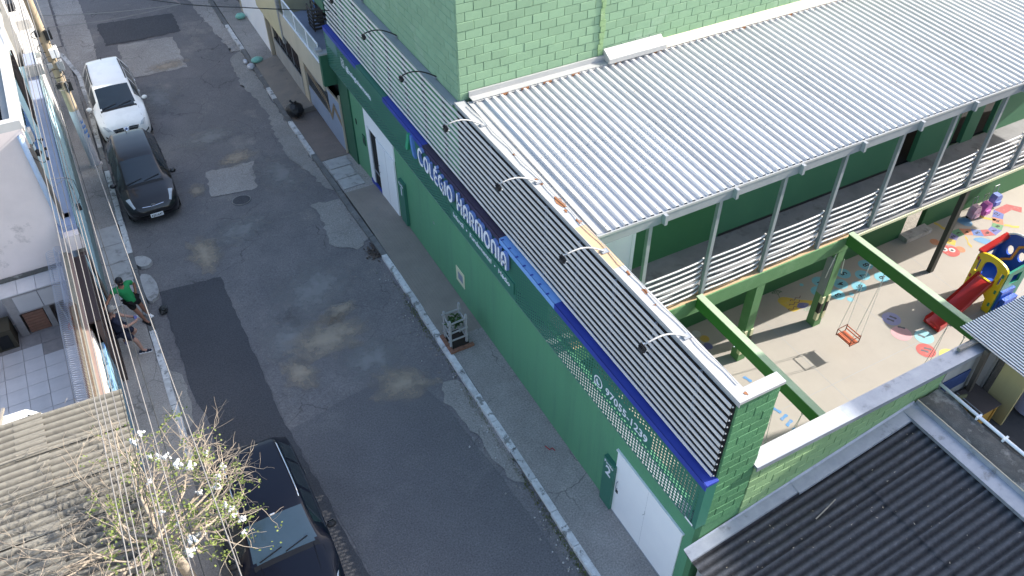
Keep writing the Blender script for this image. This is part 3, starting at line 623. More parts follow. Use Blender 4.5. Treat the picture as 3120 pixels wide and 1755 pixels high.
# --- floodlights on curved arms
names = ['first', 'second', 'third', 'fourth', 'fifth', 'sixth', 'seventh']
ends = ['at the far north end', 'over the far part of the tall block wall', 'just beyond the tall block corner', 'at the corner of the white roof', 'above the middle of the school name', 'beside the peach coping', 'nearest the brick end of the front wall']
for i in range(7):
    y = 11.9-2.479*i; f = thing('floodlight', ('black ' if i < 3 else 'grey ')+'curved arm floodlight '+ends[i], 'floodlight', (.05, y, 6.65), 'floodlights along the louvre top')
    pth = [(.1-.9*t, y+.02*math.sin(t*5), 6.66+.32*math.sin(t*math.pi*.62)-.02*t) for t in [k/10 for k in range(11)]]
    obj('arm', MB().tube(pth, .016, 7), M_CABLED if i < 3 else M_STEELP, f, True)
    obj('base_plate', MB().box(.03, .17, y-.06, y+.06, 6.65, 6.67), M_STEEL, f)
    hx, hz = pth[-1][0], pth[-1][2]; q_ = len(bpy.data.objects)
    obj('yoke', MB().bar((hx, y-.07, hz-.04), (hx, y+.07, hz-.04), .014, .03).bar((hx, y-.07, hz-.04), (hx+.015, y-.07, hz-.11), .02, .01).bar((hx, y+.07, hz-.04), (hx+.015, y+.07, hz-.11), .02, .01), M_BLACK, f)
    mb = MB().bar((hx-.015, y-.06, hz-.11), (hx-.015, y+.06, hz-.11), .07, .09, (.5, 0, 1))
    for q in range(4): mb.bar((hx-.06, y-.05+q*.033, hz-.07), (hx-.015, y-.05+q*.033, hz-.045), .008, .035)
    h = obj('lamp_head', mb, M_BLACK, f); obj('lens', MB().bar((hx+.025, y-.05, hz-.14), (hx+.025, y+.05, hz-.14), .065, .01, (.5, 0, 1)), M_LAMP, h)
    obj('joint', MB().blob((hx+.01, y, hz-.01), .025, 8, 6), M_CHROME, f)
w = tag(obj('lamp_wiring', MB().tube([(.17+.02*math.sin(k*1.7), -4.2+k*.33, 6.665+.012*abs(math.sin(k*2.3))) for k in range(30)], .008, 5), M_WHITEM), 'thin white lamp wiring lying along the front wall coping', 'cable')
# --- gates, signs, notices on the facade
g = thing('entrance_gate', 'tall white steel entrance gate with one dark open leaf beside the number 1 sign', 'gate', (0, 11.7, 0))
ZB = lambda y: zg(y)
obj('frame', MB().box(-.035, .0, 12.86, 13.0, -.25, 2.86).box(-.035, 0, 10.48, 12.86, 2.1, 2.86), M_WHITE, g)
obj('opening', MB().box(-.006, 0, 12.0, 12.62, -.25, 2.1), M_DARK, g)
obj('leaf', MB().box(-.06, -.01, 10.5, 12.0, -.1, 2.098), M_WHITE, g)
obj('leaf', MB().box(-.05, -.008, 12.64, 12.86, -.22, 2.098), M_WHITE, g)
obj('inner_frame', MB().box(-.03, -.007, 12.6, 12.64, -.2, 2.1).box(-.03, -.007, 12.02, 12.6, .5, .54), M_STEEL, g)
obj('pull_handle', MB().tube([(-.06, 11.9, .85), (-.1, 11.9, .88), (-.1, 11.9, 1.1), (-.06, 11.9, 1.13)], .012, 6), M_STEEL, g)
obj('panel_seam', MB().box(-.0615, -.06, 11.24, 11.25, -.08, 2.08), M_STEEL, g); obj('panel_seam', MB().box(-.0365, -.035, 10.5, 12.84, 2.1, 2.11), M_STEEL, g)
obj('threshold', MB().box(-.055, 0, 10.48, 13.0, -.2, -.03), M_BLUE, g)
g = thing('sliding_gate', 'plain white steel gate beside the number 2 sign near the bottom edge', 'gate', (0, -3, 0))
obj('leaf', MB().box(-.03, -.002, -4.06, -1.84, .02, 2.16), M_WHITE, g)
obj('rail', MB().box(-.045, -.0, -4.1, -1.8, -.02, .02), M_STEEL, g)
obj('top_rail', MB().box(-.05, -.002, -4.1, -1.8, 2.162, 2.2), M_WHITE, g)
obj('panel_seam', MB().box(-.0306, -.03, -2.954, -2.95, .03, 2.15), M_STEEL, g)
obj('pull_handle', MB().tube([(-.03, -1.98, .95), (-.075, -1.98, .98), (-.075, -1.98, 1.2), (-.03, -1.98, 1.23)], .011, 6), M_STEEL, g)
obj('lock', MB().box(-.04, -.03, -2.02, -1.94, .8, .9), M_BLACK, g)
obj('scuff', MB().tube([(-.0305, -2.9, 1.2), (-.0305, -2.96, 1.32), (-.0305, -2.95, 1.42)], .006, 4), M_STEEL, g)
def number_sign(y0, y1, z0, z1, num, label):
    s = thing('gate_sign', label, 'sign', (-.06, (y0+y1)/2, z0), 'gate number signs')
    obj('board', MB().box(-.1, -.002, y0, y1, z0, z1), M_PANEL, s)
    h = y1-y0
    obj('lettering', text_on(MB(), 'Portão', .12, (-.103, y1-.03, z1-.16), UX, UZ, .002, .002, width=h*.82), M_LETTER, s)
    obj('numeral', text_on(MB(), num, .42, (-.103, y1-h*.5, z1-.5), UX, UZ, .002, .008, 'CENTER'), M_LETTER, s)
number_sign(9.72, 10.14, .12, 1.72, '1', 'narrow dark green sign with white number 1 beside the tall entrance gate')
number_sign(-1.88, -1.48, .02, 1.64, '2', 'narrow dark green sign with white number 2 beside the near white gate')
nb = thing('wall_notice', 'small pale framed notice with dark picture on the green front wall', 'notice', (-.01, 6, .6))
obj('sheet', MB().box(-.014, -.002, 5.72, 6.25, .62, 1.15), M_CREAM, nb); obj('picture', MB().box(-.0165, -.0145, 5.82, 6.12, .75, 1.02), mat('notice_blue', (.12, .17, .25), .5, (.3, .32, .34), 12, .9), nb)
tag(obj('house_number', text_on(MB(), '57', .13, (-.004, 7.75, 1.6), UX, UZ, .002), M_WHITEM), 'small faded number 57 on the green front wall', 'house number')
mt = thing('meter_box', 'small dark hole and meter box low on the far front wall', 'meter box', (-.02, 13.5, 1.2))
obj('box', MB().box(-.03, -.0, 13.28, 13.5, 1.05, 1.42), M_FACADE2, mt); obj('cover', MB().box(-.034, -.03, 13.33, 13.46, 1.12, 1.3), M_BLACK, mt); obj('hole', MB().box(-.012, 0, 14.0, 14.1, 1.5, 1.7), M_DARK, mt)
# --- tall classroom block
tb = thing('tall_school_block', 'tall pale green painted concrete block building behind the louvre and the white roof', 'building', (8, 8, 0))
obj('wall_core', MB().box(.12, 26, 5.68, 15.8, -1, 10.9), M_GREENP, tb)
obj('west_face_render', MB().box(.1, .12, 5.68, 15.8, 6.5, 10.9), mat('shaded_face_green', (.25, .38, .25), .65, (.21, .335, .215), 1.4, .7), tb)  # block green lightened in colour for the face in shade
obj('parapet', MB().box(.0, 26.1, 5.6, 15.9, 10.9, 11.0), M_WHITEM, tb)
camd = lambda a: (V((a[0], 5.67, a[2]))-V(CAM_POS)).length
lay_blocks(tb, .105, 12.8, 6.62, 10.0, 5.675, M_GREENP, skip=lambda a, b, z: (a > 5.7 and z < 6.75) or z > 9.5 and False, limit=210, key=camd)
lay_blocks(tb, 5.7, 15.6, 6.62, 9.6, .1, M_GREENP, limit=86, key=lambda a: (V((.1, a[0], a[2]))-V(CAM_POS)).length, axis='Y', jit=.003)
mb = MB()
for k in range(22): mb.box(3.9+random.uniform(-.02, .02), 4.02+random.uniform(-.02, .03), 5.645-random.uniform(0, .02), 5.66, 6.7+k*.155, 6.7+k*.155+.145)
obj('control_joint', mb, M_GREENP2, tb)
# ================================================================ corridor wing with white steel roof
wing = thing('corridor_wing', 'two storey school wing with white ribbed steel roof and open railed corridor facing the courtyard', 'building', (10, 3, 0))
RZ = lambda y: 6.43+(y-.18)*.042
def rib_sheet(nribs, pitch, y0, y1, h):
    prof = []
    for k in range(nribs):
        x = k*pitch; prof += [(x, 0), (x+.095, 0), (x+.118, h), (x+.182, h)]
    prof.append((nribs*pitch, 0)); prof.append((nribs*pitch+.01, 0)); mb = MB(); n = len(prof)
    for y in (y0, (y0+y1)/2, y1): mb.v += [(x, y, RZ(y)+z) for x, z in prof]
    for j in range(2): mb.f += [(j*n+i, j*n+i+1, (j+1)*n+i+1, (j+1)*n+i) for i in range(n-1)]
    return mb
src = None; PIT = .2055
for k in range(20):
    if src is None:
        mb = rib_sheet(5, PIT, .16, 5.46, .052); mb.v = [(x+.5, y, z) for x, y, z in mb.v]; src = obj('roof_sheet', mb, M_ROOF, wing)
    else: inst('roof_sheet', src, (k*5*PIT, 0, -.0015*(k % 2)), wing, (0, 0, 0))
ez = RZ(5.46)
sc_ = MB()
for k in range(100):
    for y in (.3, 1.55, 2.8, 4.1, 5.25):
        if random.random() < .85: x = .5+k*PIT+.15; sc_.blob((x, y+random.uniform(-.03, .03), RZ(y)+.056), .011, 5, 3)
o = obj('roof_screws', sc_, M_RUST, wing); o['kind'] = 'stuff'
obj('lap_line', MB().box(.5, 21, 2.795, 2.803, RZ(2.8)+.0, RZ(2.8)+.004), M_STEEL, wing)
obj('roof_deck', MB().add([(.3, .26, 6.38), (21, .26, 6.38), (21, 5.6, ez-.03), (.3, 5.6, ez-.03)], [(0, 1, 2, 3)]), M_DARK, wing)
mb = MB(); mb.add([(.216, .2, 6.5), (.3, .2, 6.445), (.52, .2, 6.44), (.52, 5.5, ez+.01), (.3, 5.5, ez+.012), (.216, 5.5, ez+.02)], [(0, 1, 4, 5), (1, 2, 3, 4)]); mb.bar((.4, .2, 6.46), (.4, 5.4, ez+.035), .03, .015)
obj('valley_flashing', mb, M_WHITEM, wing)
mb = MB().box(.32, 21, 5.4, 5.64, ez+.06, ez+.075).bar((.32, 5.44, ez+.045), (21, 5.44, ez+.045), .1, .012, (0, -.4, 1)); mb.box(.32, 4.05, 5.6, 5.645, ez+.075, ez+.2)
obj('wall_flashing', mb, M_WHITEM, wing)
for x in (1.05, 1.6, 2.2, 3.0, 4.25, 5.4, 8.3, 9.9):
    obj('rust_stain', MB().bar((x, 5.402, ez+.03), (x+random.uniform(.08, .3), 5.402, ez+.03), .03, .05), M_RUST, wing)
mb = MB().box(4.05, 5.78, 5.34, 5.64, ez+.08, ez+.2).add([(4.05, 5.34, ez+.2), (5.78, 5.34, ez+.2), (5.78, 5.64, ez+.36), (4.05, 5.64, ez+.36), (4.05, 5.64, ez+.2), (5.78, 5.64, ez+.2)], [(0, 1, 2, 3), (0, 3, 4), (1, 5, 2)])
obj('flashing_box', mb, M_WHITEM, wing)
mb = MB().add([(5.79, 5.42, 6.73), (21, 5.42, 6.73), (21, 5.66, 6.86), (5.79, 5.66, 6.86)], [(0, 1, 2, 3)]).box(5.79, 21, 5.42, 5.64, 6.68, 6.73)
obj('cream_ledge', mb, M_CREAM, wing); obj('ledge_edge', MB().box(5.79, 21, 5.41, 5.42, 6.665, 6.7), M_RUST, wing)
mb = MB().box(.38, 21, .13, .2, 6.18, 6.435); obj('fascia', mb, M_STEEL, wing); obj('fascia_trim', MB().box(.38, 21, .115, .13, 6.4, 6.455), M_WHITEM, wing)
PX = [1.811+1.821*i for i in range(10)]
for x in PX:
    obj('fascia_bracket', MB().box(x+.1, x+.17, .02, .128, 6.2, 6.44), M_STEEL, wing)
    obj('corridor_post', MB().box(x-.045, x+.045, .3, .39, 3.205, 6.2), M_STEEL, wing)
bays = [.3]+PX
for i in range(len(bays)-1):
    a, b = bays[i]+.045, bays[i+1]-.045
    for k in range(7):
        z = 3.36+k*.165
        pth = [(a, .345, z-.03)]+[(a+(b-a)*t, .345-.02*math.sin(math.pi*t), z+.02*t) for t in (.06, .2, .5, .8)]+[(a+(b-a)*.9, .36, z+.012), (b-.06, .4, z-.01), (b+.0, .44, z-.02)]
        obj('rail', MB().tube(pth, .023, 6, True), M_RAIL, wing, True)
obj('floor_slab', MB().box(.12, 21, .5, 1.95, 3.06, 3.2).box(8.42, 21, .3, .5, 3.06, 3.2), mat('corridor_floor', (.26, .26, .27), .7, (.16, .16, .165), 1.4, .9, dirt=(.07, .07, .07), dscale=1.2, dlo=.55), wing)
obj('slab_edge', MB().box(8.42, 21, .27, .3, 3.06, 3.14), M_CREAM, wing)
obj('edge_beam', MB().box(.12, 8.42, .27, .5, 2.76, 3.196), M_BEAM, wing)
obj('edge_strip', MB().box(.12, 8.42, .3, .5, 3.196, 3.204), M_PEACH, wing)
obj('soffit', MB().box(.12, 21, .5, 1.95, 3.05, 3.06), M_WHITEW, wing)
# walls behind the corridor
def wall_with_doors(name, x0, x1, z0, z1, y, doors, m):
    mb = MB(); xs = x0
    for a, b, c, d in sorted(doors):
        mb.box(xs, a, y, y+.14, z0, z1); mb.box(a, b, y, y+.14, d, z1)
        if c > z0: mb.box(a, b, y, y+.14, z0, c)
        xs = b
    mb.box(xs, x1, y, y+.14, z0, z1); return obj(name, mb, m, wing)
up = [(11.55, 12.3, 3.2, 5.4), (13.85, 14.35, 3.2, 5.4), (14.85, 15.5, 3.2, 5.4)]
wall_with_doors('corridor_wall', 5.35, 21, 3.2, 6.36, 1.9, up, M_UPWALL)
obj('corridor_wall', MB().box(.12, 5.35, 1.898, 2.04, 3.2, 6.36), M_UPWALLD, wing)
obj('skirting', MB().box(5.4, 11.5, 1.885, 1.9, 3.2, 3.27), M_BLACK, wing)
obj('room_interior', MB().box(5.2, 21, 3.9, 4.0, 3.2, 6.3).box(.12, 21, 2.05, 4, 3.1, 3.19), M_DARK, wing)
obj('curtain', MB().box(15.05, 15.3, 2.2, 2.24, 4.2, 5.3), M_CREAM, wing)
d = obj('door', MB().box(1.55, 2.62, 1.86, 1.897, 3.2, 5.42), M_WHITE, wing); obj('door_frame', MB().box(2.62, 2.72, 1.85, 1.897, 3.2, 5.5), M_WHITE, wing); obj('lock', MB().box(2.5, 2.58, 1.84, 1.86, 5.1, 5.3), M_BLACK, d)
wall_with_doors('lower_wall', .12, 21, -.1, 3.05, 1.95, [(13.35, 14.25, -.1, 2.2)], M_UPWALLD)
obj('room_interior', MB().box(12, 16, 3.6, 3.7, -.1, 3.0), M_DARK, wing)
obj('vent_grille', MB().box(6.7, 7.7, 1.935, 1.949, .7, 1.3), M_BROWND, wing)
obj('door_step', MB().box(13.3, 14.4, 1.62, 1.95, 0, .16), M_SLAB, wing)
# columns
def column(x, first):
    c = obj('column', MB().box(x-.13, x+.13, .28, .56, 0, 2.76), M_BEAM, wing)
    for k, (m, z0, z1) in enumerate([(M_CREAM, .28, .55), (M_BLACK, .55, .92), (M_CREAM, .92, 1.16)]):
        for sx in (-1, 1):
            xx = x+sx*.13; obj('corner_guard', MB().box(min(xx, xx-sx*.07)-.02*(sx < 0), max(xx, xx-sx*.07)+.02*(sx > 0), .255, .36, z0+.002, z1-.002), m, c)
    return c
for i, x in enumerate((2.75, 5.57, 8.28)):
    c = column(x, i == 0)
obj('column_plate', MB().box(8.12, 8.148, .3, .54, 1.2, 2.5), M_STEEL, wing)
mb = MB().bar((7.95, .25, 2.35), (8.1, .3, 2.75), .02, .02).bar((7.9, .25, 2.0), (8.0, .27, 2.5), .015, .015).bar((8.5, .25, 1.9), (8.46, .27, 2.4), .015, .015)
obj('wall_hook', mb, M_WHITEM, wing)
obj('steel_post', MB().box(12.84, 13.0, .3, .44, 0, 3.06), mat('dark_steel_post', (.06, .058, .05), .6, (.045, .043, .04), 3, .6), wing)
obj('wall_light', MB().blob((13.9, 1.9, 2.5), .09, 8, 6, 0, (1.3, .6, .7)), M_WHITE, wing)
# ================================================================ courtyard
cf = struct('courtyard_floor', MB().box(.12, 21, -4.28, 1.95, -.5, .0).box(8, 60, 1.95, 2.2, -.6, -.2), M_COURT)
def paint(name, poly, col, lift=.003):
    m = mat('floor_paint_%02x%02x%02x' % tuple(int(c*255) for c in col), tuple(c*.8+.03 for c in col), .75, tuple(c*.6+.05 for c in col), 3, .8, dirt=tuple(.3*c+.7*d_ for c, d_ in zip(col, (.31, .285, .255))), dscale=7, dlo=.54, dhi=.68)
    return obj(name, MB().sheet(poly, lift), m, cf)
for x in (4.2, 7.1, 10.0, 12.9, 15.8): obj('floor_joint', MB().box(x, x+.012, -4.25, 1.94, .0, .0012), M_STEEL, cf)
for y in (-1.55,): obj('floor_joint', MB().box(.2, 20.9, y, y+.012, .0, .0016), M_STEEL, cf)
PCY = (.17, .5, .62); PB = (.09, .25, .5)
for n, x, y in [(8, 11.43, 1.5), (5, 10.55, 1.53), (7, 11.0, 1.2), (9, 11.44, .86), (4, 10.14, 1.23), (6, 10.54, .89), (3, 9.72, .93), (1, 9.66, 1.6), (2, 9.33, 1.3)]:
    paint('painted_disc', circ(x, y, .22), PCY)
    obj('painted_numeral', text_on(MB(), str(n), .28, (x+.1, y-.08, .005), (0, 1, 0), (-1, 0, 0), .0006, .004), M_BLACK, cf)
for x, y, r in [(9.1, 1.75, .06), (10.1, .75, .07), (11.8, .62, .06), (10.2, 1.75, .05), (9.9, .6, .09)]: paint('painted_disc', circ(x, y, r), PCY)
for x, y, r, c in [(5.12, 1.63, .13, (.5, .5, .5)), (5.21, 1.37, .13, (.6, .38, .04)), (5.11, 1.1, .13, (.12, .12, .3)), (10.34, -.54, .26, (.3, .3, .55)), (10.14, -1.08, .28, (.65, .35, .38)), (10.59, -1.48, .26, (.3, .6, .65)), (10.23, -1.86, .26, (.55, .08, .07)), (10.62, -2.3, .26, (.75, .6, .12)), (6.17, -.36, .12, (.62, .4, .4)), (11.0, -2.9, .25, (.2, .45, .2))]: paint('painted_disc', circ(x, y, r), c)
def foot(x, y, a, col, s=1):
    ca, sa = math.cos(a), math.sin(a); p = smooth_poly([(-.13, -.02), (-.1, -.05), (0, -.03), (.1, -.05), (.13, 0), (.1, .05), (0, .035), (-.1, .045)], 2)
    paint('painted_footprint', [(x+(u*ca-v*sa)*s, y+(u*sa+v*ca)*s) for u, v in p], col, .0055)
for x, y, a in [(5.28, -.34, -1.3), (5.25, -1.5, -1.2), (5.26, -1.76, .2), (5.25, -1.96, .3), (5.26, -2.24, -1.2), (5.3, -2.6, -1.3)]: foot(x, y, a, (.07, .26, .55))
for x, y, a in [(10.28, -.56, -1.1), (10.42, -.52, -1.1), (10.32, -.92, -.9), (10.55, -1.42, -1.2), (10.18, -1.86, -.9), (10.32, -1.84, -.9), (10.6, -2.3, -.8)]: foot(x, y, a, (.1, .1, .12), .8)
# fish, coral, caterpillar game
paint('painted_fish', smooth_poly([(8.0, 1.55), (8.25, 1.62), (8.6, 1.3), (8.98, 1.02), (8.75, .98), (8.4, 1.0), (8.1, 1.0), (8.02, 1.25)], 3), (.62, .42, .03))
paint('painted_fish_belly', smooth_poly([(8.32, 1.08), (8.5, 1.2), (8.72, 1.04), (8.5, .96)], 3), (.12, .12, .32), .006)
for k in range(3):
    pts = [(8.02+k*.15+t*.42, 1.12+k*.13+.03*math.sin(t*14)) for t in [i/12 for i in range(13)]]
    obj('painted_stripe', MB().add([(x, y-.014, .0055) for x, y in pts]+[(x, y+.014, .0055) for x, y in pts], [(i, i+1, 14+i, 13+i) for i in range(12)]), mat('stripe_paint', (.16, .1, .1), .7), cf)
def coral(x, y, col, s):
    mb = MB(); rng = random.Random(3)
    def br(p, a, l, d):
        q = (p[0]+l*math.cos(a), p[1]+l*math.sin(a)); mb.bar((p[0], p[1], .004), (q[0], q[1], .004), .014, .002)
        if d:
            for k in (-.55, .05, .6): br(q, a+k+rng.uniform(-.15, .15), l*.68, d-1)
    br((x, y), 1.2, .14*s, 3); obj('painted_coral', mb, mat('coral_paint_%d' % int(col[1]*100), col, .8), cf)
coral(8.15, 1.62, (.1, .16, .1), 1); coral(8.5, .62, (.42, .5, .4), 1)
SN = [(14.47, .96), (14.72, 1.12), (15.0, 1.22), (15.31, 1.2), (15.58, 1.03), (15.82, .84), (16.12, .72), (16.42, .78), (16.66, .91), (16.9, 1.12), (17.22, 1.32), (17.74, 1.34), (17.96, 1.03)]
cols = [(.6, .42, .05), (.16, .15, .36), (.08, .28, .13), (.55, .2, .1), (.09, .17, .45), (.42, .07, .07), (.13, .14, .42), (.12, .3, .13), (.55, .2, .1), (.1, .14, .42), (.42, .07, .07), (.4, .06, .06)]
for i in range(len(SN)-1):
    a, b = V(SN[i]), V(SN[i+1]); d = lambda k: (V(SN[min(k+1, len(SN)-1)])-V(SN[max(k-1, 0)])).normalized()
    na, nb_ = V((-d(i).y, d(i).x))*.16, V((-d(i+1).y, d(i+1).x))*.16
    paint('painted_segment', [tuple(a+na), tuple(b+nb_), tuple(b-nb_), tuple(a-na)], cols[i])
    if i < 10:
        m = (a+b)/2; obj('painted_numeral', text_on(MB(), str(i+1), .2, (m.x+.07, m.y-.06, .006), (0, 1, 0), (-1, 0, 0), .0006, .003), M_BLACK, cf)
paint('painted_head', smooth_poly([(14.0, .95), (14.25, 1.0), (14.5, .8), (14.4, .5), (14.15, .45), (13.98, .6)], 3), (.5, .06, .05), .0045)
for x, y in [(14.55, .62), (14.15, 1.25)]: paint('painted_ear', circ(x, y, .15), (.55, .2, .08), .004)
for x, y in [(14.3, .72), (14.12, .86)]:
    paint('painted_eye', circ(x, y, .1, 16), (.7, .7, .7), .006); paint('painted_pupil', circ(x-.01, y-.01, .05, 12), (.03, .03, .03), .008)
for a, b in [((16.3, 1.7), (16.75, 1.05)), ((16.78, .75), (17.1, .45)), ((15.2, .95), (14.95, .5)), ((14.9, 1.9), (15.0, 1.4))]:
    p = [V(a)+(V(b)-V(a))*t+V((.05*math.sin(t*9), .03)) for t in (0, .3, .6, 1)]; paint('painted_arm', [tuple(q+V((.05, .03))) for q in p]+[tuple(q-V((.05, .03))) for q in p[::-1]], (.6, .42, .05))
for c in ([(15.7, 1.75), (16.05, 1.6), (15.95, 1.3), (15.75, 1.25), (15.6, 1.5)], [(15.3, .75), (15.6, .72), (15.8, .35), (15.6, .3), (15.4, .5)]): paint('painted_wing', rough_poly(smooth_poly(c, 2), .02), (.12, .3, .5))
# green steel beams with swings
for i, (x, lb) in enumerate([(3.52, 'bright green steel swing beam passing behind the brick end of the front wall'), (8.32, 'bright green steel swing beam over the empty red swing')]):
    y1 = -4.27
    b = thing('swing_beam', lb, 'beam', (x, 0, 3), 'green swing beams')
    obj('web', MB().box(x-.05, x+.05, y1, .265, 2.98, 3.34), M_BEAMG, b); obj('top_flange', MB().box(x-.085, x+.085, y1, .265, 3.34, 3.362), M_FLANGE, b)
    for yy in ((-1.1, -2.55, -3.3) if i == 0 else (-.55, -1.02, -2.95, -3.4)): obj('hook', MB().tube([(x, yy, 2.98), (x, yy+.02, 2.92), (x, yy, 2.87), (x, yy-.02, 2.9)], .012, 5), M_CHROME, b)
def swing(x, y0, y1, zs, label, col):
    s = thing('swing', label, 'swing', (x, (y0+y1)/2, zs), 'courtyard swings')
    ym = (y0+y1)/2; cx = x-.12
    mb = MB()
    for k in range(5): mb.box(cx-.15+k*.062, cx-.15+k*.062+.05, ym-.24, ym+.24, zs, zs+.02)
    obj('seat', mb, col, s)
    mb = MB()
    for z in (.1, .2): mb.bar((cx+.17, ym-.24, zs+z), (cx+.17, ym+.24, zs+z), .014, .03)
    obj('backrest', mb, col, s)
    mb = MB()
    for yy in (ym-.24, ym+.24):
        mb.bar((cx-.17, yy, zs), (cx+.18, yy, zs), .018, .03); mb.bar((cx-.17, yy, zs), (cx-.17, yy, zs+.22), .018, .018); mb.bar((cx+.17, yy, zs), (cx+.17, yy, zs+.24), .018, .018); mb.bar((cx-.17, yy, zs+.22), (cx+.18, yy, zs+.24), .018, .018)
    mb.bar((cx-.17, ym-.24, zs+.22), (cx-.17, ym+.24, zs+.22), .018, .018)
    obj('frame', mb, mat('rusty_frame', (.16, .05, .03), .6), s)
    for yy, yt in ((ym-.24, y1), (ym+.24, y0)):
        for dx in (-.17, .17): obj('rope', MB().tube([(cx+dx, yy, zs+.23), (x, yt, 2.9)], .006, 4), M_RAIL, s)
M_SEAT = mat('red_seat_wood', (.5, .14, .07), .55, (.42, .11, .05), 8, .8)
swing(8.33, -.55, -1.02, .5, 'red slatted child swing hanging in the sunny middle of the courtyard', M_SEAT)
swing(3.52, -2.55, -3.3, .45, 'swing on two ropes under the beam behind the brick wall end', M_SEAT)
swing(8.33, -2.95, -3.4, .5, 'swing on long ropes by the metal coping near the small striped roof', M_SEAT)
# ---------------------------------------------------------------- slide tower
def cut_plate(outer, holes, o, ux, uy, th):
    cu = bpy.data.curves.new('c', 'CURVE'); cu.dimensions = '2D'; cu.fill_mode = 'BOTH'; cu.extrude = th/2
    for pts in [outer]+holes:
        sp = cu.splines.new('POLY'); sp.points.add(len(pts)-1); sp.use_cyclic_u = True
        for p, q in zip(sp.points, pts): p.co = (q[0], q[1], 0, 1)
    ob = bpy.data.objects.new('c', cu); COL.objects.link(ob)
    me = bpy.data.meshes.new_from_object(ob.evaluated_get(bpy.context.evaluated_depsgraph_get()))
    o, ux, uy = V(o), V(ux), V(uy); nn = ux.cross(uy)
    mb = MB().add([o+ux*v.co.x+uy*v.co.y+nn*v.co.z for v in me.vertices], [tuple(p.vertices) for p in me.polygons])
    bpy.data.objects.remove(ob); bpy.data.curves.remove(cu); bpy.data.meshes.remove(me); return mb
tw = thing('slide_tower', 'yellow red and blue plastic playground tower with a red slide', 'slide', (13.3, -1.2, 0))
Y0 = -.72
outer = [(0, .02), (.2, .02), (.24, .4), (.36, .52), (.6, .52), (.72, .4), (.76, .02), (.96, .02), (.96, 1.5)]+arc(.48, 1.5, .48, .22, 0, 180, 12)
arch = [(.26, .95), (.7, .95), (.7, 1.3)]+arc(.48, 1.3, .22, .24, 0, 180, 8)[1:]
slots = [[(.09, 1.0), (.15, 1.0), (.15, 1.42), (.09, 1.42)], [(.81, 1.0), (.87, 1.0), (.87, 1.42), (.81, 1.42)]]
PO = (12.9, Y0, .0)
obj('front_panel', cut_plate(outer, [arch]+slots, PO, (0, -1, 0), (0, 0, 1), .07), M_YEL, tw)
for a, b, m in [(.03, 1.36, M_RED), (.03, .72, M_RED), (.86, .72, M_GRNP), (.86, 1.3, M_GRNP), (.86, .25, M_GRNP)]: obj('inset', MB().plate([(a, b), (a+.06, b), (a+.06, b+.12), (a, b+.12)], (12.863, Y0, 0), (0, -1, 0), (0, 0, 1), .006), m, tw)
outb = [(0, .02), (.96, .02), (.96, 1.65)]+arc(.48, 1.65, .48, .42, 0, 180, 12)
obj('back_panel', cut_plate(outb, [arc(.3, 1.5, .1, .16, 0, 360, 10)[:-1], arc(.66, 1.5, .1, .16, 0, 360, 10)[:-1], [(.3, .2), (.66, .2), (.66, .8), (.3, .8)]], (13.85, Y0, 0), (0, -1, 0), (0, 0, 1), .07), M_BLUP, tw)
obj('orange_trim', MB().tube([(13.8, Y0-.2, 1.1), (13.79, Y0-.45, 1.3), (13.8, Y0-.5, 1.75), (13.8, Y0-.75, 1.95)], .04, 7), mat('orange_plastic', (.7, .33, .08), .4), tw)
obj('rim', MB().tube([(13.85, Y0-p[0], p[1]) for p in arc(.48, 1.65, .49, .43, 0, 180, 14)], .03, 7), M_WHITE, tw)
obj('platform', MB().box(12.94, 13.81, Y0-.93, Y0-.03, .84, .92), M_BLUP, tw)
obj('side_panel', cut_plate([(0, .02), (.9, .02), (.9, 1.6), (0, 1.5)], [[(.25, 1.0), (.65, 1.0), (.65, 1.35), (.25, 1.35)], [(.2, .1), (.7, .1), (.7, .75), (.2, .75)]], (12.93, Y0-.95, 0), (1, 0, 0), (0, 0, 1), .06), M_GRNP, tw)
obj('side_panel', cut_plate([(0, .9), (.9, .9), (.9, 1.7), (0, 1.6)], [[(.2, 1.1), (.7, 1.1), (.7, 1.45), (.2, 1.45)]], (12.93, Y0-.01, 0), (1, 0, 0), (0, 0, 1), .06), M_BLUP, tw)
obj('roof_bar', MB().bar((12.9, Y0-.02, 1.62), (13.88, Y0-.05, 1.86), .16, .09), M_RED, tw)
mb = MB()
for k in range(4): mb.box(12.95+k*.02, 13.5, Y0-1.05-k*.16, Y0-.98-k*.16+.06, .15, .84-k*.2)
obj('steps', mb, M_BLUP, tw)
prof = [(12.95, .94), (12.75, .92), (12.45, .76), (12.0, .5), (11.55, .26), (11.25, .13), (11.02, .1)]
mb = MB(); cs = [(-.26, .14), (-.24, .15), (-.21, .02), (-.1, 0), (.1, 0), (.21, .02), (.24, .15), (.26, .14), (.26, -.06), (-.26, -.06)]; n = len(cs)
for x, z in prof: mb.v += [(x, -1.2-(12.95-x)*.055+c, z+d) for c, d in cs]
for j in range(len(prof)-1): mb.f += [(j*n+i, (j+1)*n+i, (j+1)*n+(i+1) % n, j*n+(i+1) % n) for i in range(n)]
mb.f += [tuple(range(n)), tuple(reversed([(len(prof)-1)*n+i for i in range(n)]))]
obj('slide_chute', mb, M_RED, tw, 'auto'); obj('slide_foot', MB().box(11.1, 11.16, -1.52, -1.08, 0, .12), M_RED, tw)
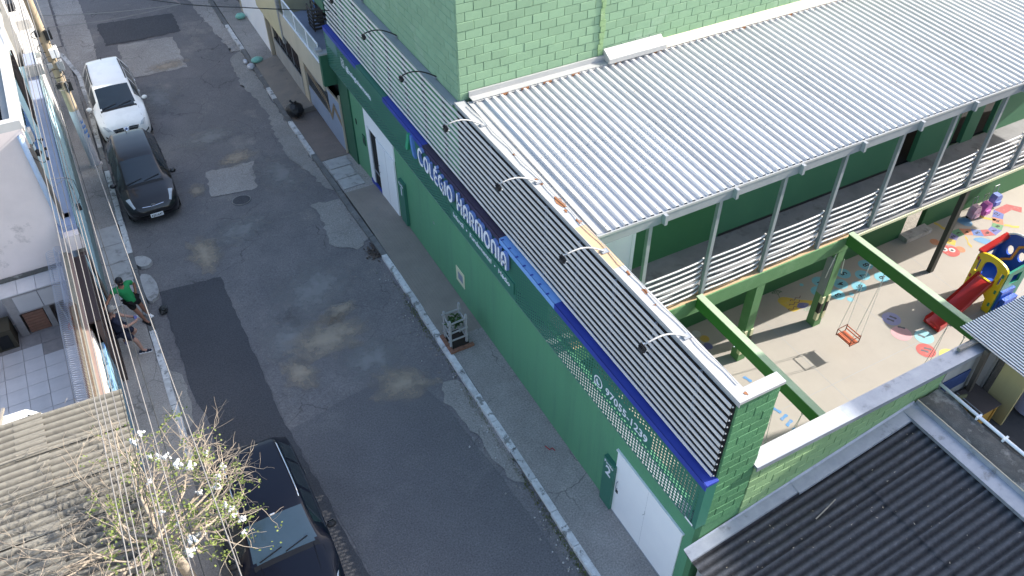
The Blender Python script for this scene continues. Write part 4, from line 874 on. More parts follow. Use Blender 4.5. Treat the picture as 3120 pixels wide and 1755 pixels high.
for i, (x, y, ms, lb) in enumerate([(16.17, 1.55, ((.55, .55, .58), (.6, .2, .35)), 'white and pink wheeled school bag by the dark corridor wall'), (16.62, 1.5, ((.6, .14, .36), (.3, .12, .4)), 'bright pink wheeled school bag between the white and blue bags'), (17.3, 1.66, ((.08, .13, .42), (.25, .3, .55)), 'blue school bag leaning on the dark corridor wall')]):
    s = thing('school_bag', lb, 'bag', (x, y, 0), 'school bags against the wall')
    m1 = mat('bag_cloth_%d' % i, ms[0], .7, ms[1], 9, 1); m2 = mat('bag_pocket_%d' % i, ms[1], .7, ms[0], 12, 1)
    b = MB(); bx = [(-.16, .02), (.16, .02), (.17, .3), (.1, .42), (-.1, .42), (-.17, .3)]
    b.plate(bx, (x, y+.1, .06), (1, 0, 0), (0, 0, 1), .22); obj('body', b, m1, s)
    obj('pocket', MB().plate([(-.12, .04), (.12, .04), (.11, .2), (-.11, .2)], (x, y-.12, .06), (1, 0, 0), (0, 0, 1), .05), m2, s)
    obj('handle', MB().tube([(x-.1, y+.09, .46), (x-.1, y+.12, .75), (x+.1, y+.12, .75), (x+.1, y+.09, .46)], .012, 5), M_STEEL, s)
    for dx in (-.12, .12): obj('wheel', MB().cyl((x+dx-.02, y+.06, .05), .05, .04, 10, 'X'), M_BLACK, s)
# ================================================================ neighbour south of the school: dark corrugated roof
def wave_sheet(w, L, pitch, amp, seg=8):
    """fibre cement sheet: waves run along local x, stacked along local y"""
    n = int(round(w/pitch*seg)); ys = [w*i/n for i in range(n+1)]
    mb = MB(); mb.grid([0, L/3, 2*L/3, L], ys, lambda x, y: amp*math.cos(2*math.pi*y/pitch)); k = len(mb.v)
    mb.v += [(x, y, z-.007) for x, y, z in mb.v[:4]+mb.v[-4:]]
    # edge thickness at both long ends
    for col in (0, 3):
        ids = [j*4+col for j in range(n+1)]; b = len(mb.v); mb.v += [(mb.v[i][0], mb.v[i][1], mb.v[i][2]-.008) for i in ids]
        for j in range(n): f = (ids[j], ids[j+1], b+j+1, b+j); mb.f.append(f if col == 3 else tuple(reversed(f)))
    return mb
sh = thing('south_house', 'low house with blackened corrugated fibre cement roof in the bottom right corner', 'house', (2.5, -7, 0))
ang = math.atan2(1.06, 5.4); L = 1.9; W = .177*6; src = None
obj('wall', MB().box(.0, 5.3, -12, -4.62, -.5, 2.2), M_GREYW, sh)
for c in range(3):
    for r in range(6):
        x = -.32+c*1.82*math.cos(ang); z = 2.36+(c*1.82)*math.sin(ang)+.012*c+random.uniform(0, .004)
        y = -4.5-(r+1)*W*.97
        if src is None:
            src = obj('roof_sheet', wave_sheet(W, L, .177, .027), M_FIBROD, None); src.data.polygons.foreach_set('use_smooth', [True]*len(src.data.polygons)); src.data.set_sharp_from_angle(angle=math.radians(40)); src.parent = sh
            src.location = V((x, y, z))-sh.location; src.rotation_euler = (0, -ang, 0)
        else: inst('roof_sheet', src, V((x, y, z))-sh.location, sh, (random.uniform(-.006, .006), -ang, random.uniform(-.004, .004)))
rz = lambda x: 2.42+(x+.32)*math.tan(ang)
mb = MB(); mb.add([(-.36, -4.46, rz(-.36)+.09), (2.3, -4.46, rz(2.3)+.09), (2.3, -4.49, rz(2.3)+.07), (-.36, -4.49, rz(-.36)+.07), (-.36, -4.7, rz(-.36)+.035), (2.3, -4.7, rz(2.3)+.035), (2.3, -4.71, rz(2.3)), (-.36, -4.71, rz(-.36))], [(3, 2, 1, 0), (4, 5, 2, 3), (7, 6, 5, 4)])
obj('flashing', mb, M_GALV, sh)
mb = MB(); mb.add([(2.1, -4.46, rz(2.1)+.1), (5.2, -4.46, rz(5.2)+.1), (5.2, -4.5, rz(5.2)+.075), (2.1, -4.5, rz(2.1)+.075), (2.1, -4.74, rz(2.1)+.045), (5.2, -4.74, rz(5.2)+.045), (5.2, -4.75, rz(5.2)), (2.1, -4.75, rz(2.1))], [(3, 2, 1, 0), (4, 5, 2, 3), (7, 6, 5, 4)])
obj('flashing', mb, M_GALV, sh)
mb = MB(); mb.add([(4.88, -4.5, 3.52), (4.88, -12, 3.52), (5.2, -12, 3.56), (5.2, -4.5, 3.56), (5.222, -12, 3.65), (5.222, -4.5, 3.65), (4.88, -12, 3.44), (4.88, -4.5, 3.44)], [(0, 1, 2, 3), (3, 2, 4, 5), (7, 6, 1, 0)])
obj('flashing', mb, M_GALV, sh)
rng = random.Random(5); mb = MB()
for k in range(90):
    x = rng.uniform(-.2, 4.8); y = rng.uniform(-9, -4.8); z = rz(x)+.035; a = rng.uniform(0, 3.1); l = rng.uniform(.02, .06)
    mb.add([(x, y, z), (x+l*math.cos(a), y+l*math.sin(a), z+.006), (x+l*.5*math.cos(a+.9), y+l*.5*math.sin(a+.9), z+.004)], [(0, 1, 2)])
o = obj('dry_leaves', mb, mat('dry_leaf', (.3, .27, .22), .9), sh); o['kind'] = 'stuff'
tag(obj('fallen_stick', MB().tube([(2.0, -5.3, rz(2)+.04), (2.3, -5.25, rz(2.3)+.045), (2.55, -5.2, rz(2.55)+.04)], .012, 5), M_WOOD), 'pale dry stick lying on the blackened corrugated roof', 'stick')
mw = thing('mossy_wall', 'thick blackened mossy concrete wall top beside the dark corrugated roof', 'wall', (5.6, -8, 0))
mb = MB(); xs = [5.24, 5.3, 5.5, 5.75, 5.9]; ys = frange(-13, -4.5, .22)
mb.grid(xs, ys, lambda x, y: 3.66+(.03*math.sin(x*9+y*3)+.02*math.sin(y*7.3))-(.05 if x in (xs[0], xs[-1]) else 0)); k = len(mb.v)
obj('wall_top', mb, M_MOSS, mw, True); obj('wall_body', MB().box(5.25, 5.88, -13, -4.5, 0, 3.61), M_MOSS, mw)
obj('plaster_edge', MB().box(5.225, 5.25, -13, -4.5, 3.56, 3.66), M_CREAMW, mw)
pp = thing('white_pipe', 'white plastic pipe running along the mossy wall top', 'pipe', (5.95, -8, 3.6))
obj('tube', MB().tube([(5.9, -4.42, 3.72), (5.9, -6, 3.7), (5.92, -13, 3.7)], .035, 8), M_WHITE, pp, True)
for y in (-5.4, -6.0, -6.9, -8): obj('bracket', MB().box(5.82, 5.96, y-.02, y+.02, 3.66, 3.745), M_WHITE, pp)
struct('yard_floor', MB().box(5.88, 16, -14, -4.47, 2.0, 2.5), mat('dark_wet_concrete', (.085, .08, .078), .8, (.045, .043, .042), 2.2, 1, bump=.5, dirt=(.2, .19, .18), dscale=1, dlo=.62))
dg = thing('dog_kennel', 'small wooden kennel with brown flat roof and orange corner posts in the dark yard', 'kennel', (6.9, -4.9, 2.5))
M_OLIVE = mat('olive_panel', (.2, .19, .1), .8); M_ORNG = mat('orange_batten', (.55, .3, .06), .7)
obj('body', MB().box(6.7, 7.15, -5.12, -4.56, 2.55, 3.05), M_OLIVE, dg); obj('roof', MB().box(6.64, 7.22, -5.18, -4.52, 3.05, 3.08), mat('kennel_roof', (.1, .078, .07), .8), dg)
for x, y in [(6.69, -5.13), (6.69, -4.83), (6.69, -4.56), (7.15, -5.13)]: obj('corner_post', MB().box(x-.03, x+.03, y-.03, y+.03, 2.5, 3.04), M_ORNG, dg)
obj('side_board', MB().box(6.75, 7.1, -5.14, -5.121, 2.55, 3.0), M_ORNG, dg)
obj('ridge_trim', MB().box(6.63, 6.65, -5.18, -4.52, 3.06, 3.09), M_WHITEM, dg)
bd = tag(obj('leaning_board', MB().plate([(0, 0), (.42, 0), (.42, .62), (.1, .62), (0, .45)], (6.35, -4.62, 2.55), (.75, -.2, 0), (.1, .05, 1), .03), M_OLIVE), 'pale olive board leaning against the wall behind the kennel', 'board')
bd = tag(obj('blue_sheet', MB().box(5.95, 6.75, -4.5, -4.48, 3.35, 3.75), mat('dark_blue_sheet', (.03, .05, .12), .5, (.05, .08, .2), 2, .8)), 'dark blue sheet fixed to the wall under the courtyard coping', 'sheet')
pl = thing('yellow_partition', 'faded yellow timber partition standing behind the kennel under the small roof', 'partition', (7.2, -4.8, 2.5))
obj('panel', MB().box(7.3, 7.36, -5.35, -4.75, 2.5, 4.42), mat('faded_yellow', (.55, .45, .2), .8, (.42, .34, .16), 1.5, .8, streak=True), pl)
obj('stile', MB().box(7.26, 7.38, -4.8, -4.7, 2.5, 4.42), M_WOODB, pl); obj('stile', MB().box(7.27, 7.36, -4.66, -4.6, 2.5, 4.42), M_WOOD, pl)
tag(obj('timber_post', MB().bar((7.0, -4.58, 2.5), (6.75, -4.6, 4.42), .09, .09), M_WOODB), 'dark brown timber post behind the kennel under the small roof', 'post')
dr = thing('water_tank', 'pale lavender water tank under the small striped roof in the yard', 'water tank', (8.3, -5.3, 2.5))
M_LAV = mat('lavender_plastic', (.5, .5, .62), .6, (.44, .44, .56), 1, .6)
obj('tank_body', MB().tube([(8.35, -5.35, 2.52), (8.35, -5.35, 2.56), (8.35, -5.35, 3.5), (8.35, -5.35, 3.55)], [.42, .46, .55, .5], 24), M_LAV, dr, 'auto')
obj('rim', MB().tube([(8.35+.56*math.cos(a), -5.35+.56*math.sin(a), 3.5) for a in [i*.2618 for i in range(25)]], .025, 6, False), M_LAV, dr)
sr = thing('small_striped_roof', 'small dirty roof of narrow white corrugations overlapping the courtyard wall', 'roof', (8, -4.8, 4.5))
mb = MB(); n = 46*6; xs = [6.72+i*.0755/6 for i in range(n+1)]
mb.grid(xs, [-5.6, -4.7, -3.92], lambda x, y: 4.49+.013*math.cos((x-6.72)*2*math.pi/.0755)+.02*(y+4.5)); 
M_STRIPE = mat('dirty_corrugated_white', (.85, .84, .8), .7, (.74, .73, .7), 3, .7)
valley_shade_grime(M_STRIPE, .0755, 8-6.72, 'X', (.03, .03, .04), .35, 1.0)
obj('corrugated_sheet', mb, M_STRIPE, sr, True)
obj('edge_trim', MB().bar((6.71, -5.6, 4.475), (6.71, -3.92, 4.505), .02, .012), M_WHITEM, sr)
obj('rafter', MB().bar((6.25, -4.3, 4.41), (9, -4.35, 4.41), .08, .07), M_WOOD, sr)
obj('rafter', MB().box(6.9, 10, -5.4, -5.3, 4.36, 4.44), M_WOODB, sr)
# the taller house further east whose shadow falls on the boundary wall and the dark roof
nh = thing('shading_house', 'tall plain house beyond the right edge whose shadow falls over the near roofs', 'house', (26, -12, 0))
HP = [(20, -4.4), (34, -6.9), (34, -24), (20, -24)]
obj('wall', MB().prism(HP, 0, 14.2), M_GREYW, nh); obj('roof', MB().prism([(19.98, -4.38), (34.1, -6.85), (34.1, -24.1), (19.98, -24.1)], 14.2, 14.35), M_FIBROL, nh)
# ================================================================ neighbour house north of the school
nb = thing('balcony_house', 'cream neighbour house with glass balcony and barred gates north of the green wall', 'house', (0, 19, 0))
obj('body', MB().box(1.25, 10, 15.85, 24.4, -1, 2.85).box(1.3, 10, 16.2, 20.1, 2.85, 7.4).box(.9, 10, 21.2, 24.4, 2.85, 7.4), M_GREYW, nb)
obj('blue_room', MB().box(.25, .9, 20.75, 21.2, 2.8, 5.4).box(.9, 6, 20.2, 21.2, 2.85, 5.4), mat('peeling_blue', (.13, .3, .62), .8, (.1, .25, .55), 1.2, .8, dirt=(.08, .09, .08), dscale=2.2, dlo=.63, dhi=.67), nb)
obj('balcony_slab', MB().box(-.44, 1.25, 15.7, 20.7, 2.55, 2.82), M_GREYW, nb)
obj('balcony_floor', MB().box(-.4, 1.3, 15.72, 20.7, 2.82, 2.83), mat('blue_grey_tiles', (.3, .33, .4), .5, (.24, .27, .34), 3, .8), nb)
obj('balcony_front', MB().box(-.5, -.44, 15.66, 20.6, 2.1, 3.06), M_CREAMW, nb)
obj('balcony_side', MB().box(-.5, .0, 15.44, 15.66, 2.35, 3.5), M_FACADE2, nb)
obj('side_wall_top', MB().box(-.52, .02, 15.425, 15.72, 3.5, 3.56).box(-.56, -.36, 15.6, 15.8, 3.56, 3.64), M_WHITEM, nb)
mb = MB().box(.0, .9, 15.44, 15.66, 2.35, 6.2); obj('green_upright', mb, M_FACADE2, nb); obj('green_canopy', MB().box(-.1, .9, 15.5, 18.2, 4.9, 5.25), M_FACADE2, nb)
obj('glass_railing', MB().box(-.42, -.405, 15.82, 19.9, 3.08, 3.74), M_GLASSP, nb)
mb = MB().bar((-.43, 15.8, 3.75), (-.43, 19.95, 3.75), .04, .03).bar((-.45, 15.8, 3.07), (-.45, 19.95, 3.07), .05, .03)
for y in (15.82, 17.1, 18.5, 19.93): mb.bar((-.43, y, 3.06), (-.43, y, 3.75), .03, .03)
obj('railing_frame', mb, M_WHITE, nb)
obj('cream_front', MB().box(-.5, .9, 20.6, 24.4, 1.75, 3.5), mat('cream_stucco', (.52, .46, .29), .85, (.44, .39, .25), 2, .8, bump=.2), nb)
mb = MB()
for k in range(16): mb.box(-.53, -.42, 20.42+random.uniform(-.02, .02), 20.6, 1.75+k*.11, 1.75+k*.11+.1)
obj('stone_trim', mb, M_GREYW, nb)
obj('gate_recess', MB().box(.3, .4, 15.4, 24.3, -1, 2.5), M_DARK, nb)
obj('gate_pillar', MB().box(-.12, .2, 19.72, 20.25, -1, 2.1), M_CREAMW, nb); obj('gate_pillar', MB().box(-.1, .2, 24.2, 24.5, -1, 1.6), M_CREAMW, nb)
obj('plinth', MB().box(-.14, .25, 20.25, 24.2, -1, .28), M_GREYW, nb)
# barred black gate over the plinth
gg = obj('barred_gate', MB().bar((-.08, 20.3, .3), (-.08, 24.2, .3), .04, .04).bar((-.08, 20.3, 1.55), (-.08, 24.2, 1.55), .04, .04), M_BLACK, nb)
obj('gate_backing', MB().box(.0, .02, 20.3, 24.2, .3, 1.7), M_BROWND, nb)
for k in range(16): obj('gate_bar', MB().box(-.09, -.07, 20.4+k*.24, 20.42+k*.24, .3, 1.55), M_STEEL if k % 4 == 0 else M_BLACK, gg)
# pale sliding gate with slots and a zigzag band
sg = obj('zigzag_gate', MB().box(-.08, -.03, 15.5, 19.6, -.52, .25).box(-.08, -.03, 15.5, 16.9, .25, 1.5), mat('pale_blue_gate', (.27, .32, .42), .6, (.23, .28, .37), 2, .6), nb)
obj('gate_frame', MB().bar((-.09, 15.45, -.5), (-.09, 15.45, 1.9), .06, .06).bar((-.09, 19.65, -.65), (-.09, 19.65, 1.5), .07, .07).bar((-.09, 15.45, 1.6), (-.09, 19.65, 1.42), .05, .05), M_CREAMW, sg)
obj('gate_panel', MB().add([(-.06, 16.9, .25), (-.06, 19.6, .25), (-.06, 19.6, 1.4), (-.06, 16.9, 1.5)], [(0, 1, 2, 3)]), M_STEEL, sg)
for k in range(22): obj('gate_slot', MB().box(-.07, -.062, 17.0+k*.117, 17.05+k*.117, .35, 1.25-.02*k), M_DARK, sg)
mb = MB()
for d in (0, .1, .2):
    for a, b in [((19.6, 1.15), (17.2, .95)), ((17.2, .95), (16.75, .45)), ((16.75, .45), (16.3, 1.15)), ((16.3, 1.15), (15.5, .75))]: mb.bar((-.095, a[0], a[1]-d), (-.095, b[0], b[1]-d), .012, .035, (0, .3, 1))
obj('zigzag_band', mb, mat('zigzag_brown', (.15, .085, .05), .7, (.4, .33, .22), 30, 1), sg)
wg = thing('white_garage_gate', 'plain white garage gate of the house far up the right pavement', 'gate', (-.15, 27, 0))
obj('leaf', MB().box(-.2, -.12, 24.75, 29.6, -.7, 1.45), M_WHITE, wg); obj('frame', MB().box(-.24, -.1, 24.6, 24.75, -.72, 1.5).box(-.24, -.1, 24.75, 30, 1.45, 1.58).box(-.24, -.1, 29.6, 29.8, -.72, 1.5), M_CREAMW, wg)
fh = thing('far_right_house', 'brown fronted house beyond the white garage gate at the top edge', 'house', (3, 33, 0))
obj('wall', MB().box(-.05, 10, 24.5, 29.9, 1.6, 7.2).box(.1, 10, 24.5, 29.9, -1, 1.6), M_CREAMW, fh); obj('wall', MB().box(-.1, 10, 30, 60, -1, 7.2), M_BROWND, fh)
obj('door', MB().box(-.14, -.1, 31, 32, -.7, 1.4), M_BROWND, fh)
# wooden crates on the balcony
for i, (x, y, z, lb) in enumerate([(.28, 18.9, 2.83, 'wooden slatted crate standing on the balcony floor behind the glass railing'), (.62, 19.6, 2.83, 'dark wooden pallet stacked behind the slatted crate on the balcony')]):
    c = thing('wooden_crate', lb, 'crate', (x, y, z), 'wooden crates on the balcony'); w, h = (.62, .85) if i == 0 else (.7, 1.25)
    for k in range(6): obj('slat', MB().box(x-.02, x, y-w/2, y+w/2, z+.06+k*h/6, z+.06+k*h/6+.075), M_WOODB, c)
    for k in range(6): obj('slat', MB().box(x, x+.4, y-w/2-.02, y-w/2, z+.06+k*h/6, z+.06+k*h/6+.075), M_WOODB, c)
    for dy in (-w/2, w/2-.04): obj('corner_post', MB().box(x, x+.04, y+dy, y+dy+.04, z, z+h), M_WOODB, c)
    obj('back', MB().box(x+.38, x+.4, y-w/2, y+w/2, z, z+h), M_BROWND, c)
tag(obj('grey_door_panel', MB().box(.35, 1.2, 15.9, 15.95, 2.83, 3.3), M_WOODB), 'low dark board at the near end of the balcony floor', 'board')
# ================================================================ houses and yard on the left
hp = thing('pink_blue_house', 'two storey house with pink side wall and pale blue street front on the left', 'house', (-11, 14, 0))
obj('side_wall', MB().box(-15, -9.2, 11.0, 11.18, 0, 5.75), M_PINKW, hp)
obj('corner_strip', MB().box(-9.28, -9.02, 10.985, 11.2, 0, 3.0).box(-9.35, -9.16, 10.985, 11.2, 3.0, 5.2), M_TAN, hp)
obj('street_wall', MB().box(-9.5, -9.28, 11.18, 17.6, 3.0, 5.55).box(-9.5, -9.02, 11.18, 20.8, -1, 2.88), M_BLUEW, hp)
obj('street_wall_base', MB().box(-9.02, -9.0, 11.18, 20.8, -1, .5), mat('grimy_blue_base', (.2, .28, .3), .9, (.14, .17, .16), 3, 1), hp)
obj('ledge', MB().box(-9.28, -8.93, 10.6, 21.5, 2.88, 3.0).box(-9.4, -8.95, 10.55, 11.3, 2.7, 2.88), M_BLUEF, hp)
obj('ledge_edge', MB().box(-8.94, -8.92, 10.6, 21.5, 2.86, 3.03), M_BLUEW, hp)
obj('ledge_patch', MB().box(-9.3, -8.95, 10.3, 10.6, 2.4, 2.86), M_PINKW, hp)
obj('parapet', MB().box(-15, -9.16, 11.0, 11.2, 5.75, 5.98).box(-9.36, -9.16, 11.2, 22, 5.55, 5.98), M_WHITEW, hp)
obj('roof_edge_stone', MB().box(-9.55, -9.36, 11.2, 22, 5.5, 5.85), M_GREYW, hp)
obj('roof_gutter', MB().box(-10.0, -9.55, 11.2, 24, 5.2, 5.3), M_DARK, hp)
obj('body', MB().box(-15, -9.5, 11.2, 24, 0, 5.2), M_GREYW, hp)
src = None
for r in range(10):
    if src is None:
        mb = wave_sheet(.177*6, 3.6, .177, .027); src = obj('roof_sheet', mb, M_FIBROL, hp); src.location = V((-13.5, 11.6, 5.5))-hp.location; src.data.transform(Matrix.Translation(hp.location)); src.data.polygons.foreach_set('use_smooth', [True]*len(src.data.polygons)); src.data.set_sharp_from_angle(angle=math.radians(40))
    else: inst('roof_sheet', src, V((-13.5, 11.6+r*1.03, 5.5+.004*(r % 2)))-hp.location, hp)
w = obj('window', MB().box(-9.27, -9.262, 12.6, 13.8, 3.9, 4.9), M_DARK, hp)
obj('window_frame', MB().box(-9.285, -9.25, 12.5, 12.6, 3.8, 5.0).box(-9.285, -9.25, 13.8, 13.9, 3.8, 5.0).box(-9.285, -9.25, 12.6, 13.8, 3.8, 3.9), M_WHITE, w)
for k in range(6): obj('grille_bar', MB().box(-9.25, -9.235, 12.7+k*.2, 12.72+k*.2, 3.9, 4.9), M_BLUEL, w)
obj('recess', MB().box(-9.3, -9.27, 15.6, 17.4, 3.3, 5.2), M_DARK, hp)
for k in range(5): obj('shutter_slat', MB().bar((-9.27, 15.7+k*.34, 3.35), (-9.2, 15.7+k*.34, 5.1), .05, .05), M_BROWN, hp)
obj('downspout', MB().tube([(-9.3, 10.95, 5.6), (-9.3, 10.93, 4.5), (-9.3, 10.9, 1.62)], .065, 10), mat('pale_blue_pipe', (.42, .52, .66), .5), hp, True)
obj('sunlit_strip', MB().box(-9.12, -9.06, 11.25, 11.5, 5.2, 5.5), M_WHITEW, hp)  # white block stands in for a sunlit strip by the downspout
ct = thing('wall_cables', 'tangle of thin black cables and bracket on the pale blue house front', 'cables', (-9, 12, 3.5))
obj('bracket', MB().tube([(-9.15, 11.05, 4.2), (-8.75, 11.1, 4.1)], .014, 5).tube([(-9.15, 11.0, 3.95), (-8.75, 11.1, 4.08)], .012, 5), M_STEEL, ct)
obj('loop', MB().tube([(-9.2+.25*math.sin(t), 11.3+.35*math.cos(t), 4.9+.2*math.sin(2*t)) for t in [k*.35 for k in range(20)]], .01, 5), M_CABLED, ct)
obj('loop', MB().tube([(-8.74, 11.1, 4.1), (-8.7, 11.0, 3.7), (-8.72, 10.9, 3.4), (-8.6, 11.05, 3.5), (-8.62, 11.2, 3.9), (-8.75, 11.1, 4.1)], .009, 5), M_CABLED, ct)
obj('junction_box', MB().box(-8.78, -8.68, 10.82, 10.95, 3.2, 3.35), M_BLACK, ct); obj('clamp', MB().blob((-9.12, 11.3, 4.85), .09, 7, 5, .2), M_BLACK, ct)
for x, y, z in [(-8.98, 11.35, 4.6), (-8.95, 11.6, 4.75), (-8.95, 11.65, 5.0)]: obj('connector', MB().blob((x, y, z), .045, 6, 4, .1), M_BLACK, ct)
wb = tag(obj('thick_wall_cable', MB().tube([(-8.97, 10.7+k*.55, 2.55+.08*math.sin(k*1.1)) for k in range(19)], .018, 5), M_CABLED), 'thick black cable running along the pale blue lower front wall', 'cable')
hn = thing('white_house', 'sunlit white house front further up the left side behind the utility pole', 'house', (-11, 27, 0))
obj('front_wall', MB().box(-15, -9.25, 22, 34, -1, 5.2), M_WHITEW, hn)
obj('ledge', MB().box(-9.25, -8.75, 21.5, 33.5, 2.75, 2.95), M_WHITEW, hn); obj('lower_front', MB().box(-9.25, -8.95, 20.8, 33.5, -1, 2.75), M_WHITEW, hn)
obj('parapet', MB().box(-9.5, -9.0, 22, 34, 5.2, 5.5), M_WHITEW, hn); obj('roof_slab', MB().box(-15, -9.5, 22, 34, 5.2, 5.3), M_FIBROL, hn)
obj('divider', MB().box(-9.25, -8.75, 19.6, 19.75, 3.0, 3.35), M_WHITEW, hn); obj('divider', MB().box(-9.25, -8.76, 23.6, 23.75, 2.95, 3.3), M_WHITEW, hn)
obj('window', MB().box(-9.26, -9.24, 24.6, 25.6, 3.6, 4.7), M_DARK, hn); obj('wall_box', MB().box(-9.24, -9.0, 23.2, 23.5, 3.9, 4.4), M_STEEL, hn)
# --- yard with tiled floor behind the street wall
struct('yard_base', MB().box(-16, -9.5, -8, 11.0, -.6, .06), M_GREYW)
yt = thing('yard_tiles', 'pale square floor tiles with patterned tiles in the yard behind the razor wire', 'floor tiles', (-11, 8, .06))
TS = .5; rng = random.Random(11); src = src2 = None
for i in range(7):
    for j in range(11):
        x = -12.9+i*TS; y = 5.35+j*TS; patt = (j >= 8 and i >= 4) or (j >= 9) or (i == 0 and j > 6)
        mb = MB().box(x+.006, x+TS-.006, y+.006, y+TS-.006, .06, .085)
        if patt and src2 is None: src2 = obj('tile', mb, M_TILE2, yt); o2 = (x, y)
        elif not patt and src is None: src = obj('tile', mb, M_TILE, yt); o1 = (x, y)
        else:
            s, o = (src2, o2) if patt else (src, o1); inst('tile', s, (x-o[0], y-o[1], rng.uniform(-.002, .003)), yt, None)
bq = thing('tiled_counter', 'tiled barbecue counter with two white cabinet doors against the pink wall', 'counter', (-10.4, 10.7, .06))
obj('body', MB().box(-11.35, -9.55, 10.36, 10.98, .85, 1.52).box(-11.35, -11.15, 10.36, 10.98, .06, .85).box(-10.55, -10.4, 10.36, 10.98, .06, .85).box(-11.35, -9.55, 10.9, 10.98, .06, .85), M_TILE2, bq)
for k in range(4): obj('top_tile', MB().box(-11.38+k*.46, -10.93+k*.46, 10.33, 10.98, 1.525, 1.555), M_TILE, bq)
for k in range(2): obj('cabinet_door', MB().box(-11.1+k*.62, -10.5+k*.62, 10.33, 10.355, .92, 1.46), mat('cabinet_white', (.5, .47, .46), .6, (.45, .42, .41), 1.5, .6), bq)
obj('soot_line', MB().box(-11.3, -9.6, 10.94, 10.99, 1.56, 1.68), M_MOSS, bq)
for k in range(7): obj('brick', MB().box(-11.1, -10.58, 10.4, 10.5, .1+k*.1, .19+k*.1), M_BRICK, bq)
bx = thing('dark_hutch', 'dark wooden hutch standing left of the tiled counter in the yard', 'hutch', (-11.6, 10.3, .06))
obj('body', MB().box(-11.95, -11.45, 10.0, 10.6, .08, .75), mat('dark_olive_wood', (.06, .052, .035), .8), bx); obj('opening', MB().box(-11.85, -11.55, 9.985, 9.999, .15, .6), M_DARK, bx)
hc = thing('garden_hose', 'coiled orange garden hose with white broom handle by the counter', 'hose', (-9.85, 10.2, .06))
for k in range(3): obj('coil', MB().tube([(-9.9+(.28-.05*k)*math.cos(a), 10.1+(.28-.05*k)*math.sin(a)*.7, .12+.06*k+.1*math.sin(a)) for a in [i*.42 for i in range(16)]], .018, 5, False), mat('hose_orange', (.42, .1, .04), .6), hc)
tag(obj('broom_handle', MB().tube([(-10.05, 10.0, .15), (-10.2, 10.5, .95)], .03, 6), M_WOOD), 'pale broom handle leaning beside the coiled orange hose', 'broom')
yf = thing('yard_fence', 'low metal fence with white pickets on the left side of the tiled yard', 'fence', (-12.6, 10, 0))
obj('sheet', MB().bar((-12.75, 8.6, .7), (-11.85, 11.0, .7), .05, 1.1), M_STEEL, yf)
for k in range(22): obj('picket', MB().box(-12.67+k*.04, -12.64+k*.04, 8.55+k*.1, 8.6+k*.1, .05, .4), M_WHITEM, yf)
gr = thing('window_cage', 'white barred window cage with a green plant at the left edge', 'window cage', (-12.4, 10.9, 1.5))
for k in range(6): obj('bar', MB().bar((-13.2+k*.2, 10.6, .9), (-13.2+k*.2, 10.6, 2.1), .025, .025), M_WHITEM, gr)
for z in (.9, 1.5, 2.1): obj('rail', MB().bar((-13.3, 10.6, z), (-12.15, 10.6, z), .025, .025), M_WHITEM, gr)
mb = MB()
for k in range(90):
    p = V((-12.35+random.gauss(0, .13), 10.72+random.gauss(0, .08), 2.0+random.gauss(0, .12))); a = V((random.uniform(-1, 1), random.uniform(-1, 1), random.uniform(-.4, 1))).normalized()*.09; b = a.cross(V((.3, .5, .8))).normalized()*.045
    mb.add([p-b*.2, p+a*.5-b, p+a, p+a*.5+b], [(0, 1, 2, 3)])
tag(obj('hanging_plant', mb, M_LEAFD), 'small dark green plant hanging in the barred window cage', 'plant')
sw = thing('street_yard_wall', 'street wall with pink band and weathered concrete top under the razor wire', 'wall', (-9.4, 7.5, 0))
obj('wall_body', MB().box(-9.56, -9.34, 4.0, 10.4, 0, 2.3), mat('salmon_wall', (.3, .21, .18), .85, (.26, .185, .155), 2, .7), sw)
obj('coping', MB().box(-9.6, -9.4, 4.0, 10.4, 2.3, 2.36), mat('lichen_concrete', (.3, .275, .21), .95, (.18, .165, .13), 6, 1, bump=.6), sw)
obj('white_band', MB().box(-9.34, -9.31, 4.0, 7.4, 1.45, 2.02), M_WHITEW, sw)
bg_ = thing('blue_sheet_gate', 'weathered pale blue ribbed metal gate below the white wall band', 'gate', (-9.28, 5.5, 0))
for k in range(12): obj('rib_panel', MB().box(-9.3+.012*(k % 2), -9.2+.012*(k % 2), 4.02+k*.28, 4.29+k*.28, .03, 1.62-.02*(k % 3)), mat('worn_blue_sheet', (.14, .25, .33), .7, (.2, .3, .37), 3, .9, dirt=(.16, .24, .3), dscale=3, dlo=.58), bg_)
obj('top_chain', MB().tube([(-9.18, 4.1+k*.1, 1.64+.02*(k % 2)) for k in range(32)], .014, 4), M_BLUEL, bg_)
for i, (y0, y1, zt, lb) in enumerate([(7.45, 10.15, 2.2, 'brown painted steel gate behind the two standing men'), (10.4, 13.4, 1.75, 'very dark brown gate beside the pale pavement slabs')]):
    g = thing('brown_gate', lb, 'gate', (-9.1, (y0+y1)/2, 0), 'brown gates on the left pavement'); zb = zg(y0)-.02
    obj('leaf', MB().box(-9.2, -9.06, y0, y1, zb, zt), M_BROWN if i == 0 else M_BROWND, g); obj('coping', MB().box(-9.36, -9.02, y0-.02, y1+.02, zt, zt+.05), M_BROWND if i == 0 else M_BROWN, g)
    for k in range(int((y1-y0)/.3)): obj('rib', MB().box(-9.06, -9.045, y0+.1+k*.3, y0+.14+k*.3, zb+.1, zt-.1), M_BROWND, g)
obj_ = tag(obj('pale_wall_stub', MB().box(-9.3, -9.03, 10.17, 10.38, -.2, 2.1), M_BLUEW), 'narrow pale blue wall stub between the two brown gates', 'wall')
